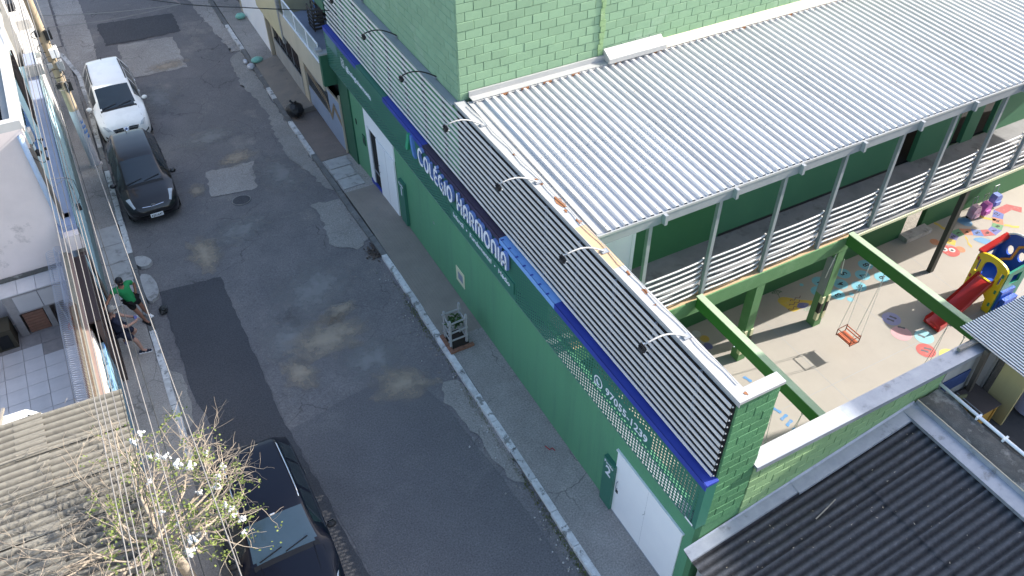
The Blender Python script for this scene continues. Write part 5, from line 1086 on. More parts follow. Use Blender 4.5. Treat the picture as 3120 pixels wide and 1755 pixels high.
# razor wire
def coil(x, z, y0, y1, r, pitch, rw, m, name, label):
    n = int((y1-y0)/pitch*12); return tag(obj(name, MB().tube([(x+r*math.cos(i/12*2*math.pi), y0+(y1-y0)*i/n, z+r*math.sin(i/12*2*math.pi)) for i in range(n+1)], rw, 3), m), label, 'razor wire', 'razor wire coils on the yard wall')
M_WIRE = mat('razor_steel', (.42, .45, .55), .4, (.32, .35, .44), 9, .8, .5, .6); M_WIRER = mat('rusty_wire', (.2, .11, .07), .8, (.15, .09, .06), 9, .8)
coil(-9.75, 2.5, 4.3, 10.3, .14, .075, .005, M_WIRE, 'razor_wire', 'wide silver razor wire coil hanging inside the yard wall')
coil(-9.55, 2.42, 4.0, 8.1, .09, .05, .007, M_WIRER, 'razor_wire', 'rusty brown wire coil lying on the near part of the wall top')
coil(-9.6, 2.47, 8.1, 10.5, .1, .06, .007, M_WIRE, 'razor_wire', 'short silver wire coil on the shaded far part of the wall top')
# --- corrugated shed roof at the lower left
rs = thing('shed_roof', 'sunlit weathered grey corrugated shed roof in the lower left corner', 'roof', (-11, 1, 2.9))
src = None; rng = random.Random(4)
for c in range(3):
    for r in range(8):
        x = -11.02+(c-1)*1.55; x = -14.1 if c == 0 else (-12.55 if c == 1 else -11.02); y = 3.2-r*.99; z = 2.93+(.008 if r % 2 else 0)+.06*(2-c)
        L_ = 2.12
        if src is None:
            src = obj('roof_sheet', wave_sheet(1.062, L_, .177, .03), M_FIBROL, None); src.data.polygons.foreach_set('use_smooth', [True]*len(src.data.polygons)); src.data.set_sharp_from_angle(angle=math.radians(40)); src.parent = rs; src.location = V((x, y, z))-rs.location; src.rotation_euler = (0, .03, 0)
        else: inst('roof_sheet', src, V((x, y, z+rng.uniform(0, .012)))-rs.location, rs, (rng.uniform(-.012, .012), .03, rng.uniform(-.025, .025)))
obj('beam', MB().box(-14, -9.0, 3.6, 3.68, 2.72, 2.84).box(-14, -9, -2, -1.92, 2.72, 2.84), M_WOODB, rs)
obj('wall', MB().box(-14, -9.3, -8, -.5, 0, 2.7).box(-9.5, -9.3, -.5, 3.9, 0, 2.7), M_GREYW, rs)
pk = tag(obj('leaning_plank', MB().bar((-11.55, 3.9, 2.75), (-11.35, 5.0, 2.55), .16, .03, (.5, 0, 1)).bar((-11.45, 3.7, 2.95), (-11.2, 5.0, 2.75), .05, .05), M_WOOD), 'broken yellowish plank at the left corner of the shed roof', 'plank')
# debris on the shed roof
mb = MB()
for k in range(420):
    x = rng.uniform(-10.9, -9.0)-abs(rng.gauss(0, .5)); y = rng.gauss(.8, 1.0); z = 2.99; a = rng.uniform(0, 6.28); l = rng.uniform(.05, .22)
    mb.tube([(x, y, z), (x+l*.5*math.cos(a), y+l*.5*math.sin(a), z+rng.uniform(0, .05)), (x+l*math.cos(a+.3), y+l*math.sin(a+.3), z)], .004, 3, False)
o = tag(obj('dry_twigs', mb, M_WOOD), 'dry twigs and leaf litter scattered over the shed roof under the tree', 'litter'); o['kind'] = 'stuff'
# --- van parked under the shed
vn = thing('parked_van', 'white van with blue grey windscreen parked under the shed roof in the yard', 'van', (-11, 4.6, .1))
obj('body', MB().plate([(-12.2, .3), (-9.75, .3), (-9.75, .95), (-10.3, 1.1), (-11.0, 1.95), (-12.2, 2.0)], (0, 5.6, 0), (1, 0, 0), (0, 0, 1), 1.75), M_CARW, vn)
obj('bonnet', MB().add([(-9.78, 3.9, .97), (-9.78, 5.55, .97), (-10.32, 5.5, 1.125), (-10.32, 3.95, 1.125)], [(0, 1, 2, 3)]), M_CARW, vn)
obj('windscreen', MB().add([(-10.36, 4.0, 1.15), (-10.36, 5.5, 1.15), (-10.98, 5.42, 1.955), (-10.98, 4.08, 1.955)], [(0, 1, 2, 3)]), M_GLASS, vn)
obj('side_window', MB().add([(-10.45, 5.605, 1.2), (-11.0, 5.605, 1.85), (-11.9, 5.605, 1.88), (-11.9, 5.605, 1.2)], [(3, 2, 1, 0)]), M_GLASS, vn)
obj('mirror', MB().box(-10.5, -10.4, 5.62, 5.85, 1.15, 1.35), M_BLACK, vn)
for x in (-10.3, -11.7): obj('wheel', MB().cyl((x, 5.45, .32), .3, .2, 16, 'Y'), M_TYRE, vn)
# ================================================================ cars
def lerp_tab(tab, u):
    """smooth interpolation through a table of (u, values...)"""
    for i in range(len(tab)-1):
        a, b = tab[i], tab[i+1]
        if u <= b[0] or i == len(tab)-2:
            t = min(max((u-a[0])/(b[0]-a[0]), 0), 1); p = tab[max(i-1, 0)]; q = tab[min(i+2, len(tab)-1)]; out = []
            for k in range(1, len(a)):
                m0 = (b[k]-p[k])/(b[0]-p[0]) if b[0] != p[0] else 0; m1 = (q[k]-a[k])/(q[0]-a[0]) if q[0] != a[0] else 0
                d = (b[k]-a[k])/(b[0]-a[0])
                if d == 0: m0 = m1 = 0
                else:
                    m0 = 0 if m0*d < 0 else math.copysign(min(abs(m0), 3*abs(d)), d); m1 = 0 if m1*d < 0 else math.copysign(min(abs(m1), 3*abs(d)), d)
                h = b[0]-a[0]; out.append((2*t**3-3*t*t+1)*a[k]+(t**3-2*t*t+t)*h*m0+(-2*t**3+3*t*t)*b[k]+(t**3-t*t)*h*m1)
            return out
def car(name, label, cx, yf, zr, paint, tab, cowl, head, rear, tailg, wins, wheels, rad, sill=.24, mirror_u=1.35, roofrail=None):
    """tab rows: u (from the front), centre height, belt height, half width at belt, half width of roof or bonnet edge"""
    t = thing(name, label, 'car', (cx, yf+tab[-1][0]/2, zr), 'cars parked along the left kerb'); Ln = tab[-1][0]
    us = sorted(set([round(x, 3) for x in frange(0, Ln, .11)]+[.03, .07, cowl, head, rear, tailg, Ln-.04]+[round(v, 3) for w in wins for v in w]))
    def section(u):
        zc, zb, hw, hr = lerp_tab(tab, u); top = zc-.045*(hr/.7)
        low = sill+(.1 if u < .15 or u > Ln-.15 else 0)
        ze = max(top, zb+.01)
        pts = [(hw-.09, low), (hw-.015, low+.12), (hw+.005, (low+zb)/2+.02), (hw, zb-.06), (hw-.025, zb)]
        for f in (.14, .5, .88, 1.0): pts.append((hw-.025+(hr-hw+.025)*f+.018*math.sin(math.pi*f), zb+(ze-zb)*f))
        pts += [(hr*.93, ze+(zc-ze)*.3), (hr*.84, ze+(zc-ze)*.5), (hr*.45, ze+(zc-ze)*.86), (0, zc)]
        return pts
    def S(u, v, side, off=0):
        """surface point; v is a section column, off moves it outwards"""
        s = section(u); i = min(int(v), len(s)-2); f = v-i; x = s[i][0]+(s[i+1][0]-s[i][0])*f; z = s[i][1]+(s[i+1][1]-s[i][1])*f
        s2 = section(min(u+.02, Ln)); s1 = section(max(u-.02, 0)); 
        tx, tz = s[i+1][0]-s[i][0], s[i+1][1]-s[i][1]
        du = V((0, .04, (s2[i][1]-s1[i][1])*(1-f)+(s2[i+1][1]-s1[i+1][1])*f)); du.x = ((s2[i][0]-s1[i][0])*(1-f)+(s2[i+1][0]-s1[i+1][0])*f)
        nn = du.cross(V((tx, 0, tz)))
        if nn.length > 1e-9: nn.normalize()
        if nn.z < 0 and i > 4: nn = -nn
        if nn.x < 0 and i <= 4: nn = -nn
        p = V((x, u, z))+nn*off
        return (cx+side*p.x, yf+p.y, zr+p.z)
    nc = 13; body = MB(); glass = {'windscreen': MB(), 'side_window': MB(), 'side_window2': MB(), 'rear_window': MB()}
    secs = [section(u) for u in us]
    for side in (1, -1):
        k = len(body.v)
        for u, s in zip(us, secs): body.v += [(cx+side*x, yf+u, zr+z) for x, z in s]
        for i in range(len(us)-1):
            um = (us[i]+us[i+1])/2
            for j in range(nc-1):
                q = (k+i*nc+j, k+(i+1)*nc+j, k+(i+1)*nc+j+1, k+i*nc+j+1)
                if side < 0: q = q[::-1]
                zm = (secs[i][j][1]+secs[i][j+1][1])/2
                if j < 3 and any(math.hypot(um-w, zm-rad) < rad+.06 for w in wheels): continue
                tgt = body
                if j >= 10 or (j >= 9 and cowl+.05 < um < head): 
                    if cowl < um < head: tgt = glass['windscreen']
                    if rear < um < tailg: tgt = glass['rear_window']
                if 5 <= j < 7 and any(a < um < b for a, b in wins): tgt = glass['side_window' if side > 0 else 'side_window2']
                if tgt is body: body.f.append(q)
                else: tgt.add([body.v[n_] for n_ in q], [(0, 1, 2, 3)])
    for idx in (0, len(us)-1):   # close nose and tail
        R = [idx*nc+j for j in range(nc)]; Lf = [len(us)*nc+idx*nc+j for j in range(nc)]
        ring = R+Lf[::-1]; body.f.append(tuple(ring) if idx == 0 else tuple(reversed(ring)))
    def weld(mb):
        key = {}; mp = []; nv = []
        for p in mb.v:
            kk = (round(p[0], 4), round(p[1], 4), round(p[2], 4))
            if kk not in key: key[kk] = len(nv); nv.append(p)
            mp.append(key[kk])
        mb.v = nv; mb.f = [tuple(dict.fromkeys(mp[i] for i in f)) for f in mb.f]; mb.f = [f for f in mb.f if len(f) > 2]; return mb
    B = obj('body', weld(body), paint, t, 'auto')
    for gname, g in glass.items():
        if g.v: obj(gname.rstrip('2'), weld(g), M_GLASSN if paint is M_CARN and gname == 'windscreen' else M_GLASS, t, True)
    obj('chassis', MB().box(cx-.74, cx+.74, yf+.25, yf+Ln-.2, zr+.2, zr+.62), M_DARK, t)
    for w in wheels:
        for side in (1, -1):
            hw = lerp_tab(tab, w)[2]; x = cx+side*(hw-.2); pr = [(.0, rad*.62), (.0, rad*.97), (.04, rad), (.17, rad), (.21, rad*.96), (.21, rad*.62)]
            wh = obj('wheel', MB().tube([(x+side*(a-.02), yf+w, zr+rad) for a, _ in pr], [b for _, b in pr], 24, False), M_TYRE, t, 'auto')
            rm = MB().tube([(x+side*.165, yf+w, zr+rad), (x+side*.185, yf+w, zr+rad)], [rad*.63, rad*.6], 20)
            obj('rim', rm, M_RIM, wh)
            sp = MB()
            for a in range(5):
                an = a*1.2566; d_ = V((0, math.cos(an+.63), math.sin(an+.63))); c_ = V((x+side*.188, yf+w, zr+rad)); sp.bar(c_+d_*rad*.2, c_+d_*rad*.52, rad*.22, .004, (1, 0, 0))
            obj('spoke_gap', sp, M_DARK, wh)
    def patch(nm, cells, m, side=1, off=.006, parent=t, n=5):
        """cells: outline as (u, v) pairs on the body surface"""
        mb = MB(); a, b, c, d = cells
        for j in range(n+1):
            for i in range(n+1):
                s_, r_ = i/n, j/n
                u = (a[0]*(1-s_)+b[0]*s_)*(1-r_)+(d[0]*(1-s_)+c[0]*s_)*r_; v = (a[1]*(1-s_)+b[1]*s_)*(1-r_)+(d[1]*(1-s_)+c[1]*s_)*r_
                mb.v.append(S(u, v, side, off+.012*math.sin(math.pi*s_)*math.sin(math.pi*r_)*(m is M_LAMP)))
        for j in range(n):
            for i in range(n):
                q = (j*(n+1)+i, j*(n+1)+i+1, (j+1)*(n+1)+i+1, (j+1)*(n+1)+i); mb.f.append(q)
        return obj(nm, mb, m, parent, True)
    def line(nm, pts, r, m, side=1, off=.002, parent=t):
        return obj(nm, MB().tube([S(u, v, side, off) for u, v in pts], r, 4), m, parent)
    for side in (1, -1):
        # door seams, bonnet and handles
        for u in wins_seams(wins): line('door_seam', [(u, v) for v in (.6, 1.5, 2.5, 3.4, 4.4)], .004, M_DARK, side, .001)
        for a, b in wins[:2]: line('door_handle', [(b-.22, 3.35), (b-.08, 3.35)], .016, paint if paint is not M_CARN else M_CHROME, side, .018)
        line('bonnet_seam', [(.16, 8.6), (.5, 8.4), (cowl-.12, 8.2)], .004, M_DARK, side, .0005)
        line('window_trim', [(wins[0][0]-.1, 4.6), ((wins[0][0]+wins[-1][1])/2, 4.6), (wins[-1][1]+.05, 4.6)], .011, M_CHROME if paint is M_CARN else M_BLACK, side, .004)
        p = V(S(mirror_u, 4.6, side)); 
        mb = MB().blob(p+V((side*.13, -.02, .1)), .1, 10, 6, 0, (1.1, .7, .8)); mm = obj('mirror', mb, paint if paint is not M_CARN else M_BLACK, t, True)
        obj('mirror_glass', MB().box(*(sorted((p.x+side*.06, p.x+side*.2))), p.y+.05, p.y+.056, p.z+.05, p.z+.15), M_GLASS, mm)
        if roofrail:
            a, b = roofrail; r = obj('roof_rail', MB().tube([S(a+(b-a)*i/8, 8.6, side, .035 if 0 < i < 8 else .0) for i in range(9)], .018, 6), M_CHROME if paint is M_CARN else M_BLACK, t, True)
    for dx in (-.3, .25):
        a = V(S(cowl+.03, 12, 1)); obj('wiper', MB().bar((a.x+dx-.25, a.y+.0, a.z+.005), (a.x+dx+.25, a.y+.1, a.z+.07), .022, .015), M_BLACK, t)
    obj('cowl_strip', MB().add([S(cowl-.1, v, s, .004) for s in (1, -1) for v in ((9, 11, 12) if s > 0 else (11, 9))]+[S(cowl+.01, v, s, .006) for s in (1, -1) for v in ((9, 11, 12) if s > 0 else (11, 9))], [(0, 1, 6, 5), (1, 2, 7, 6), (2, 3, 8, 7), (3, 4, 9, 8)]), M_BLACK, t)
    obj('antenna', MB().tube([S(rear-.25, 12, 1, .0), V(S(rear-.25, 12, 1, .0))+V((0, .12, .07))], .012, 5), M_BLACK, t)
    return t, S, patch, line
def wins_seams(w): return [w[0][0]-.06]+[(w[i][1]+w[i+1][0])/2 for i in range(len(w)-1)]+[w[-1][1]+.02]
def plate(t, x, y, z, txt, tilt=.15, m=M_WHITE, blue=False):
    p = obj('number_plate', MB().bar((x-.2, y, z), (x+.2, y, z), .014, .13, (0, tilt, 1)), m, t)
    text_on_mb = text_on(MB(), txt, .1, (x-.17, y-.011-.03*tilt, z-.035), (1, 0, 0), V((0, tilt, 1)).normalized(), .001, .002, width=.34); obj('plate_text', text_on_mb, M_BLACK if not blue else M_BLACK, p)
    if blue: obj('plate_band', MB().bar((x-.2, y-.009+.05*tilt, z+.05), (x+.2, y-.009+.05*tilt, z+.05), .004, .03, (0, tilt, 1)), M_BLUE, p)
# white SUV
W_TAB = [(0, .62, .5, .52, .42), (.05, .74, .6, .68, .54), (.12, .88, .7, .78, .64), (.35, .97, .82, .86, .68), (.8, 1.03, .92, .9, .7), (1.22, 1.08, .98, .915, .7), (1.7, 1.38, 1.02, .92, .66), (2.2, 1.62, 1.04, .92, .64), (3.0, 1.69, 1.06, .92, .63), (4.0, 1.67, 1.1, .9, .6), (4.5, 1.58, 1.12, .87, .58), (4.78, 1.12, 1.05, .84, .64), (4.88, .8, .72, .8, .6)]
t, S, patch, line = car('parked_car', 'white family SUV with roof rails parked at the far end of the row', -6.95, 20.3, zg(21)-.13, M_CARW, W_TAB, 1.24, 2.08, 4.45, 4.72, [(1.62, 2.45), (2.55, 3.35), (3.45, 4.1)], (.93, 3.82), .345, .26, 1.5, (2.35, 4.1))
for s in (1, -1):
    patch('headlight', [(.09, 7.2), (.08, 9.9), (.19, 9.3), (.36, 6.2)], M_LAMP, s, .01); patch('fog_lamp', [(.02, 2.2), (.02, 3.2), (.1, 3.2), (.1, 2.2)], M_BLACK, s, .008)
    for k in (0, 1): patch('grille', [(.035+.035*k, 10.2), (.035+.035*k, 11.6), (.055+.035*k, 11.6), (.055+.035*k, 10.2)], M_BLACK, s, .008, n=3)
obj('grille_bar', MB().tube([S(.062, v, s, .012) for s, v in ((1, 10.2), (1, 11), (1, 12), (-1, 11), (-1, 10.2))], .014, 5), M_CHROME, t)
c = V(S(.062, 12, 1, .018)); e = obj('badge', MB().plate([(a, b) for a, b in circ(0, 0, .07, 18)], c, (1, 0, 0), (0, .55, .83), .012), M_CHROME, t); obj('badge_centre', MB().plate([(a, b) for a, b in circ(0, 0, .045, 16)], c+V((0, -.012, .008)), (1, 0, 0), (0, .55, .83), .006), mat('badge_blue', (.08, .1, .2), .4), e)
plate(t, -6.95, 20.27, zg(21)-.13+.46, 'EDX5B72', .1, M_WHITE, True)
# black compact MPV
B_TAB = [(0, .58, .48, .5, .4), (.05, .68, .56, .64, .5), (.12, .78, .64, .72, .58), (.35, .9, .76, .81, .62), (.7, .99, .87, .85, .63), (1.0, 1.06, .94, .865, .62), (1.5, 1.36, .98, .875, .58), (1.95, 1.57, 1.0, .875, .56), (2.6, 1.64, 1.02, .87, .55), (3.3, 1.62, 1.04, .86, .54), (3.75, 1.52, 1.05, .84, .53), (4.1, 1.12, 1.0, .8, .56), (4.25, .76, .68, .74, .56)]
zb_ = zg(15.2)-.13
t, S, patch, line = car('parked_car', 'black compact car with dusty roof and silver chevron badge in the middle of the row', -7.0, 14.55, zb_, M_CARB, B_TAB, 1.02, 1.86, 3.68, 4.05, [(1.45, 2.25), (2.35, 3.05), (3.15, 3.6)], (.82, 3.5), .31, .22, 1.25)
for s in (1, -1):
    patch('headlight', [(.11, 7.2), (.12, 9.2), (.5, 8.6), (.54, 6.0)], M_LAMP, s, .01)
    line('chrome_strip', [(.07, 12), (.08, 11.2), (.09, 10.6)], .013, M_CHROME, s, .008)
c = V(S(.07, 12, 1, .012)); mb = MB()
for dz in (.0, .05): mb.bar(c+V((-.075, .0, dz-.02)), c+V((0, .012, dz+.035)), .014, .022).bar(c+V((.075, .0, dz-.02)), c+V((0, .012, dz+.035)), .014, .022)
obj('badge', mb, M_CHROME, t)
plate(t, -6.98, 14.52, zb_+.42, 'KJS1647', .12)
o = obj('bumper_line', MB().tube([S(u, v, s, .006) for s, u, v in ((1, .3, 3.6), (1, .08, 3.6), (1, .005, 3.8), (-1, .005, 3.8), (-1, .08, 3.6), (-1, .3, 3.6))], .008, 4), M_BLACK, t)
# navy SUV near the camera
N_TAB = [(0.0, 0.64, 0.5, 0.56, 0.44), (0.055, 0.8, 0.62, 0.74, 0.58), (0.129, 0.94, 0.74, 0.84, 0.68), (0.368, 1.02, 0.86, 0.9, 0.74), (0.828, 1.07, 0.96, 0.935, 0.76), (1.242, 1.11, 1.0, 0.945, 0.74), (1.656, 1.36, 1.03, 0.95, 0.68), (2.07, 1.58, 1.05, 0.95, 0.65), (2.76, 1.65, 1.07, 0.95, 0.64), (3.496, 1.63, 1.1, 0.94, 0.62), (3.956, 1.54, 1.12, 0.91, 0.6), (4.232, 1.12, 1.05, 0.87, 0.66), (4.342, 0.8, 0.72, 0.82, 0.62)]
t, S, patch, line = car('parked_car', 'dark navy SUV with silver roof rails under the flowering branches at the bottom', -6.9, -1.3, -.13, M_CARN, N_TAB, 1.27, 1.98, 3.9, 4.19, [(1.62, 2.38), (2.48, 3.2), (3.28, 3.8)], (.88, 3.42), .35, .26, 1.48, (2.15, 3.85))
for s in (1, -1):
    patch('headlight', [(.1, 8.0), (.12, 9.4), (.3, 8.6), (.5, 6.2)], M_LAMP, s, .008)
    line('bonnet_crease', [(.2, 10.6), (.7, 10.4), (1.25, 10.2)], .006, M_CARN, s, .001)
line('roof_seam', [(2.2, 9.4), (3.2, 9.4), (3.75, 9.6)], .005, M_DARK, 1, .001); line('roof_seam', [(2.2, 9.4), (3.2, 9.4), (3.75, 9.6)], .005, M_DARK, -1, .001)
obj('toll_tag', MB().bar(V(S(2.0, 12, 1, .006))+V((-.05, 0, 0)), V(S(2.0, 12, 1, .006))+V((.05, 0, 0)), .03, .004), M_WHITE, t)
# ================================================================ people
def skin_mesh(name, joints, edges, root, m, parent, scale=1.0, sub=1, keep=None):
    js = {k: v for k, v in joints.items() if keep is None or k in keep}; names_ = list(js)
    ed = [(names_.index(a), names_.index(b)) for a, b in edges if a in js and b in js]
    r0 = parent.location
    me = bpy.data.meshes.new(name); me.from_pydata([V(js[n][:3])-r0 for n in names_], ed, []); o = bpy.data.objects.new(name, me); COL.objects.link(o)
    md = o.modifiers.new('s', 'SKIN'); md.use_smooth_shade = True
    for n, sv in zip(names_, me.skin_vertices[0].data):
        r = js[n][3]*scale; sv.radius = (r*(js[n][4] if len(js[n]) > 4 else 1), r); sv.use_root = (n == (root if root in js else names_[0]))
    sd = o.modifiers.new('d', 'SUBSURF'); sd.levels = sub; sd.render_levels = sub
    m2 = bpy.data.meshes.new_from_object(o.evaluated_get(bpy.context.evaluated_depsgraph_get()))
    bpy.data.objects.remove(o); bpy.data.meshes.remove(me)
    m2.name = name; m2.materials.clear(); m2.materials.append(m); m2.polygons.foreach_set('use_smooth', [True]*len(m2.polygons))
    o = bpy.data.objects.new(name, m2); COL.objects.link(o); o.parent = parent; return o
BASE_E = [('pelvis', 'belly'), ('belly', 'chest'), ('chest', 'neck'), ('neck', 'chin'), ('chin', 'skull')]
for s in 'LR': BASE_E += [('chest', 'sh'+s), ('sh'+s, 'el'+s), ('el'+s, 'wr'+s), ('wr'+s, 'palm'+s), ('pelvis', 'hip'+s), ('hip'+s, 'kn'+s), ('kn'+s, 'calf'+s), ('calf'+s, 'an'+s), ('an'+s, 'toe'+s)]
def hand(J, E, s, wr, d, side, curl=.4):
    """adds four fingers and a thumb beyond the wrist; d points along the hand"""
    d = V(d).normalized(); si = V(side).normalized(); nn = d.cross(si); wr = V(wr); pc = wr+d*.07
    J['palm'+s] = (*pc, .03, 1.3)
    for k, (o_, l) in enumerate([(-.03, .06), (-.01, .072), (.01, .066), (.03, .052)]):
        b = pc+d*.035+si*o_; c = b+d*l*.55+nn*l*curl*.3; e = c+(d*(1-curl)+nn*curl)*l*.55
        J['f%s%da' % (s, k)] = (*b, .0095); J['f%s%db' % (s, k)] = (*c, .0088); J['f%s%dc' % (s, k)] = (*e, .0075)
        E += [('palm'+s, 'f%s%da' % (s, k)), ('f%s%da' % (s, k), 'f%s%db' % (s, k)), ('f%s%db' % (s, k), 'f%s%dc' % (s, k))]
    b = wr+d*.03-si*.04; c = b+d*.035-si*.02+nn*.01
    J['t%sa' % s] = (*b, .011); J['t%sb' % s] = (*c, .009); E += [('wr'+s, 't%sa' % s), ('t%sa' % s, 't%sb' % s)]
def head_parts(p, skull, face, m_hair, beard, cap, r=.105):
    """nose, ears, eyes, hair and beard around the skull centre, face = direction looked at"""
    c = V(skull); f = V(face).normalized(); up = V((0, 0, 1)); up = (up-f*up.dot(f)).normalized(); ri = f.cross(up)
    P = lambda a, b, d: c+ri*a+f*b+up*d
    def ball(nm, m, o, s, n=8):
        mb = MB()
        for q, rr in o: mb.blob(q, rr, n, 6, 0, s)
        return obj(nm, mb, m, p, True)
    ball('ear', m_hair[1], [(P(.088, .0, -.02), .026), (P(-.088, .0, -.02), .026)], (.7, .7, 1.1))
    ball('nose', m_hair[1], [(P(0, .098, -.03), .02)], (.8, 1, 1.1))
    ball('eye', M_BLACK, [(P(.034, .09, .0), .012), (P(-.034, .09, .0), .012)], (1, .7, .7)); ball('mouth', M_BROWND, [(P(0, .088, -.075), .018)], (1.2, .6, .35))
    mb = MB(); n = 12
    for j in range(7):
        t_ = j/6*1.75
        for i in range(n):
            a = 2*math.pi*i/n; v_ = up*math.cos(t_)+(ri*math.cos(a)+f*math.sin(a))*math.sin(t_)
            if v_.dot(f) > .45 and v_.dot(up) < .55: v_ = v_*.9
            mb.v.append(tuple(c+v_*(r*1.04)+up*.012))
    for j in range(6):
        for i in range(n): q = (i+1) % n; mb.f.append((j*n+i, (j+1)*n+i, (j+1)*n+q, j*n+q))
    obj('hair' if not cap else 'cap', mb, m_hair[0], p, True)
    if cap: obj('cap_peak', MB().plate(arc(0, 0, .085, .15, 0, 180, 8), P(0, .05, .045), ri, f, .012), m_hair[0], p)
    if beard: ball('beard', beard, [(P(0, .06, -.095), .05), (P(.05, .035, -.075), .042), (P(-.05, .035, -.075), .042)], (1, .8, .9), 9)
def shoe(p, a, b, m, sole):
    a, b = V(a), V(b); d = (b-a); d.z = 0; d.normalize(); mb = MB(); q = a-d*.07
    for t_, r, z in [(0, .045, .05), (.09, .05, .055), (.18, .05, .04), (.25, .042, .028)]: mb.blob(q+d*t_+V((0, 0, z-a.z*0+.0)), r, 9, 6, 0, (1, 1, .85))
    o = obj('shoe', mb, m, p, True); s = d.cross(V((0, 0, 1)))
    obj('sole', MB().bar(q-d*.045+V((0, 0, .012)), q+d*.29+V((0, 0, .012)), .095, .025), sole, o)
# man in green shirt, one hand on the brown gate
m1 = thing('person', 'bearded man in green t-shirt and black shorts leaning one hand on the gate', 'person', (-8.25, 9.5, 0))
J = dict(pelvis=(-8.38, 9.5, .93, .125, 1.15), belly=(-8.42, 9.49, 1.1, .13, 1.1), chest=(-8.47, 9.47, 1.33, .125, 1.15), neck=(-8.48, 9.44, 1.5, .055), chin=(-8.47, 9.42, 1.58, .07), skull=(-8.46, 9.41, 1.68, .095),
 shL=(-8.68, 9.4, 1.43, .07), elL=(-8.86, 9.27, 1.3, .046), wrL=(-9.0, 9.1, 1.22, .033), shR=(-8.28, 9.58, 1.43, .07), elR=(-8.16, 9.72, 1.2, .046), wrR=(-8.2, 9.62, .98, .033),
 hipL=(-8.46, 9.44, .86, .105), knL=(-8.34, 9.38, .5, .068), calfL=(-8.3, 9.39, .34, .06), anL=(-8.24, 9.4, .09, .04), toeL=(-8.16, 9.27, .05, .035),
 hipR=(-8.29, 9.57, .86, .105), knR=(-8.2, 9.62, .49, .068), calfR=(-8.19, 9.66, .33, .06), anR=(-8.16, 9.72, .09, .04), toeR=(-8.08, 9.6, .05, .035))
E_ = list(BASE_E); hand(J, E_, 'L', J['wrL'][:3], (-.5, -.5, -.2), (.5, -.5, .5)); hand(J, E_, 'R', J['wrR'][:3], (.0, -.15, -1), (.6, .6, 0), .5)
under = lambda J_: {k: ((*v[:3], v[3]*.78)+tuple(v[4:]) if k in ('pelvis', 'belly', 'chest', 'hipL', 'hipR') else ((*v[:3], v[3]*.85)+tuple(v[4:]) if k in ('shL', 'shR') else v)) for k, v in J_.items()}
skin_mesh('body', under(J), E_, 'pelvis', M_SKIN, m1)
JS = dict(J); JS['hemL'] = (*(V(J['shL'][:3])*.4+V(J['elL'][:3])*.6), .068); JS['hemR'] = (*(V(J['shR'][:3])*.4+V(J['elR'][:3])*.6), .068); JS['hem'] = (-8.36, 9.5, .8, .165, 1.15)
skin_mesh('t_shirt', JS, [('hem', 'belly'), ('belly', 'chest'), ('chest', 'shL'), ('chest', 'shR'), ('shL', 'hemL'), ('shR', 'hemR')], 'belly', M_TGREEN, m1, 1.16, 1, ('hem', 'belly', 'chest', 'shL', 'shR', 'hemL', 'hemR'))
JS['thL'] = (*(V(J['hipL'][:3])*.25+V(J['knL'][:3])*.75), .085); JS['thR'] = (*(V(J['hipR'][:3])*.25+V(J['knR'][:3])*.75), .085)
skin_mesh('shorts', JS, [('pelvis', 'hipL'), ('pelvis', 'hipR'), ('hipL', 'thL'), ('hipR', 'thR')], 'pelvis', M_SHORT, m1, 1.14, 1, ('pelvis', 'hipL', 'hipR', 'thL', 'thR'))
head_parts(m1, J['skull'][:3], (.75, -.55, -.15), (M_BLACK, M_SKIN), M_BLACK, False)
shoe(m1, J['anL'][:2]+(0,), J['toeL'][:2]+(0,), M_BLACK, M_BLACK); shoe(m1, J['anR'][:2]+(0,), J['toeR'][:2]+(0,), M_WHITE, M_WHITE)
# man in navy with controller, back against the gate, one foot on the wall
m2 = thing('person', 'grey bearded man in cap and navy clothes leaning on the brown gate holding a controller', 'person', (-8.7, 8.4, 0))
J = dict(pelvis=(-8.86, 8.45, .88, .13, 1.15), belly=(-8.88, 8.45, 1.06, .14, 1.1), chest=(-8.9, 8.45, 1.3, .13, 1.15), neck=(-8.86, 8.43, 1.46, .058), chin=(-8.83, 8.42, 1.54, .07), skull=(-8.81, 8.41, 1.64, .095),
 shL=(-8.84, 8.64, 1.39, .072), elL=(-8.68, 8.68, 1.13, .048), wrL=(-8.46, 8.56, 1.08, .034), shR=(-8.84, 8.22, 1.39, .072), elR=(-8.66, 8.16, 1.13, .048), wrR=(-8.44, 8.32, 1.08, .034),
 hipL=(-8.83, 8.55, .82, .11), knL=(-8.5, 8.6, .56, .07), calfL=(-8.64, 8.62, .43, .06), anL=(-8.9, 8.64, .3, .042), toeL=(-8.8, 8.64, .2, .036),
 hipR=(-8.83, 8.35, .82, .11), knR=(-8.58, 8.28, .5, .07), calfR=(-8.55, 8.27, .36, .062), anR=(-8.52, 8.26, .09, .042), toeR=(-8.4, 8.24, .05, .036))
E_ = list(BASE_E); hand(J, E_, 'L', J['wrL'][:3], (.8, -.4, .1), (0, .2, 1), .6); hand(J, E_, 'R', J['wrR'][:3], (.8, .4, .1), (0, .2, 1), .6)
skin_mesh('body', under(J), E_, 'pelvis', M_SKIN2, m2)
JS = dict(J); JS['hemL'] = (*(V(J['shL'][:3])*.35+V(J['elL'][:3])*.65), .07); JS['hemR'] = (*(V(J['shR'][:3])*.35+V(J['elR'][:3])*.65), .07); JS['hem'] = (-8.83, 8.45, .8, .17, 1.15)
skin_mesh('t_shirt', JS, [('hem', 'belly'), ('belly', 'chest'), ('chest', 'shL'), ('chest', 'shR'), ('shL', 'hemL'), ('shR', 'hemR')], 'belly', M_NAVY, m2, 1.16, 1, ('hem', 'belly', 'chest', 'shL', 'shR', 'hemL', 'hemR'))
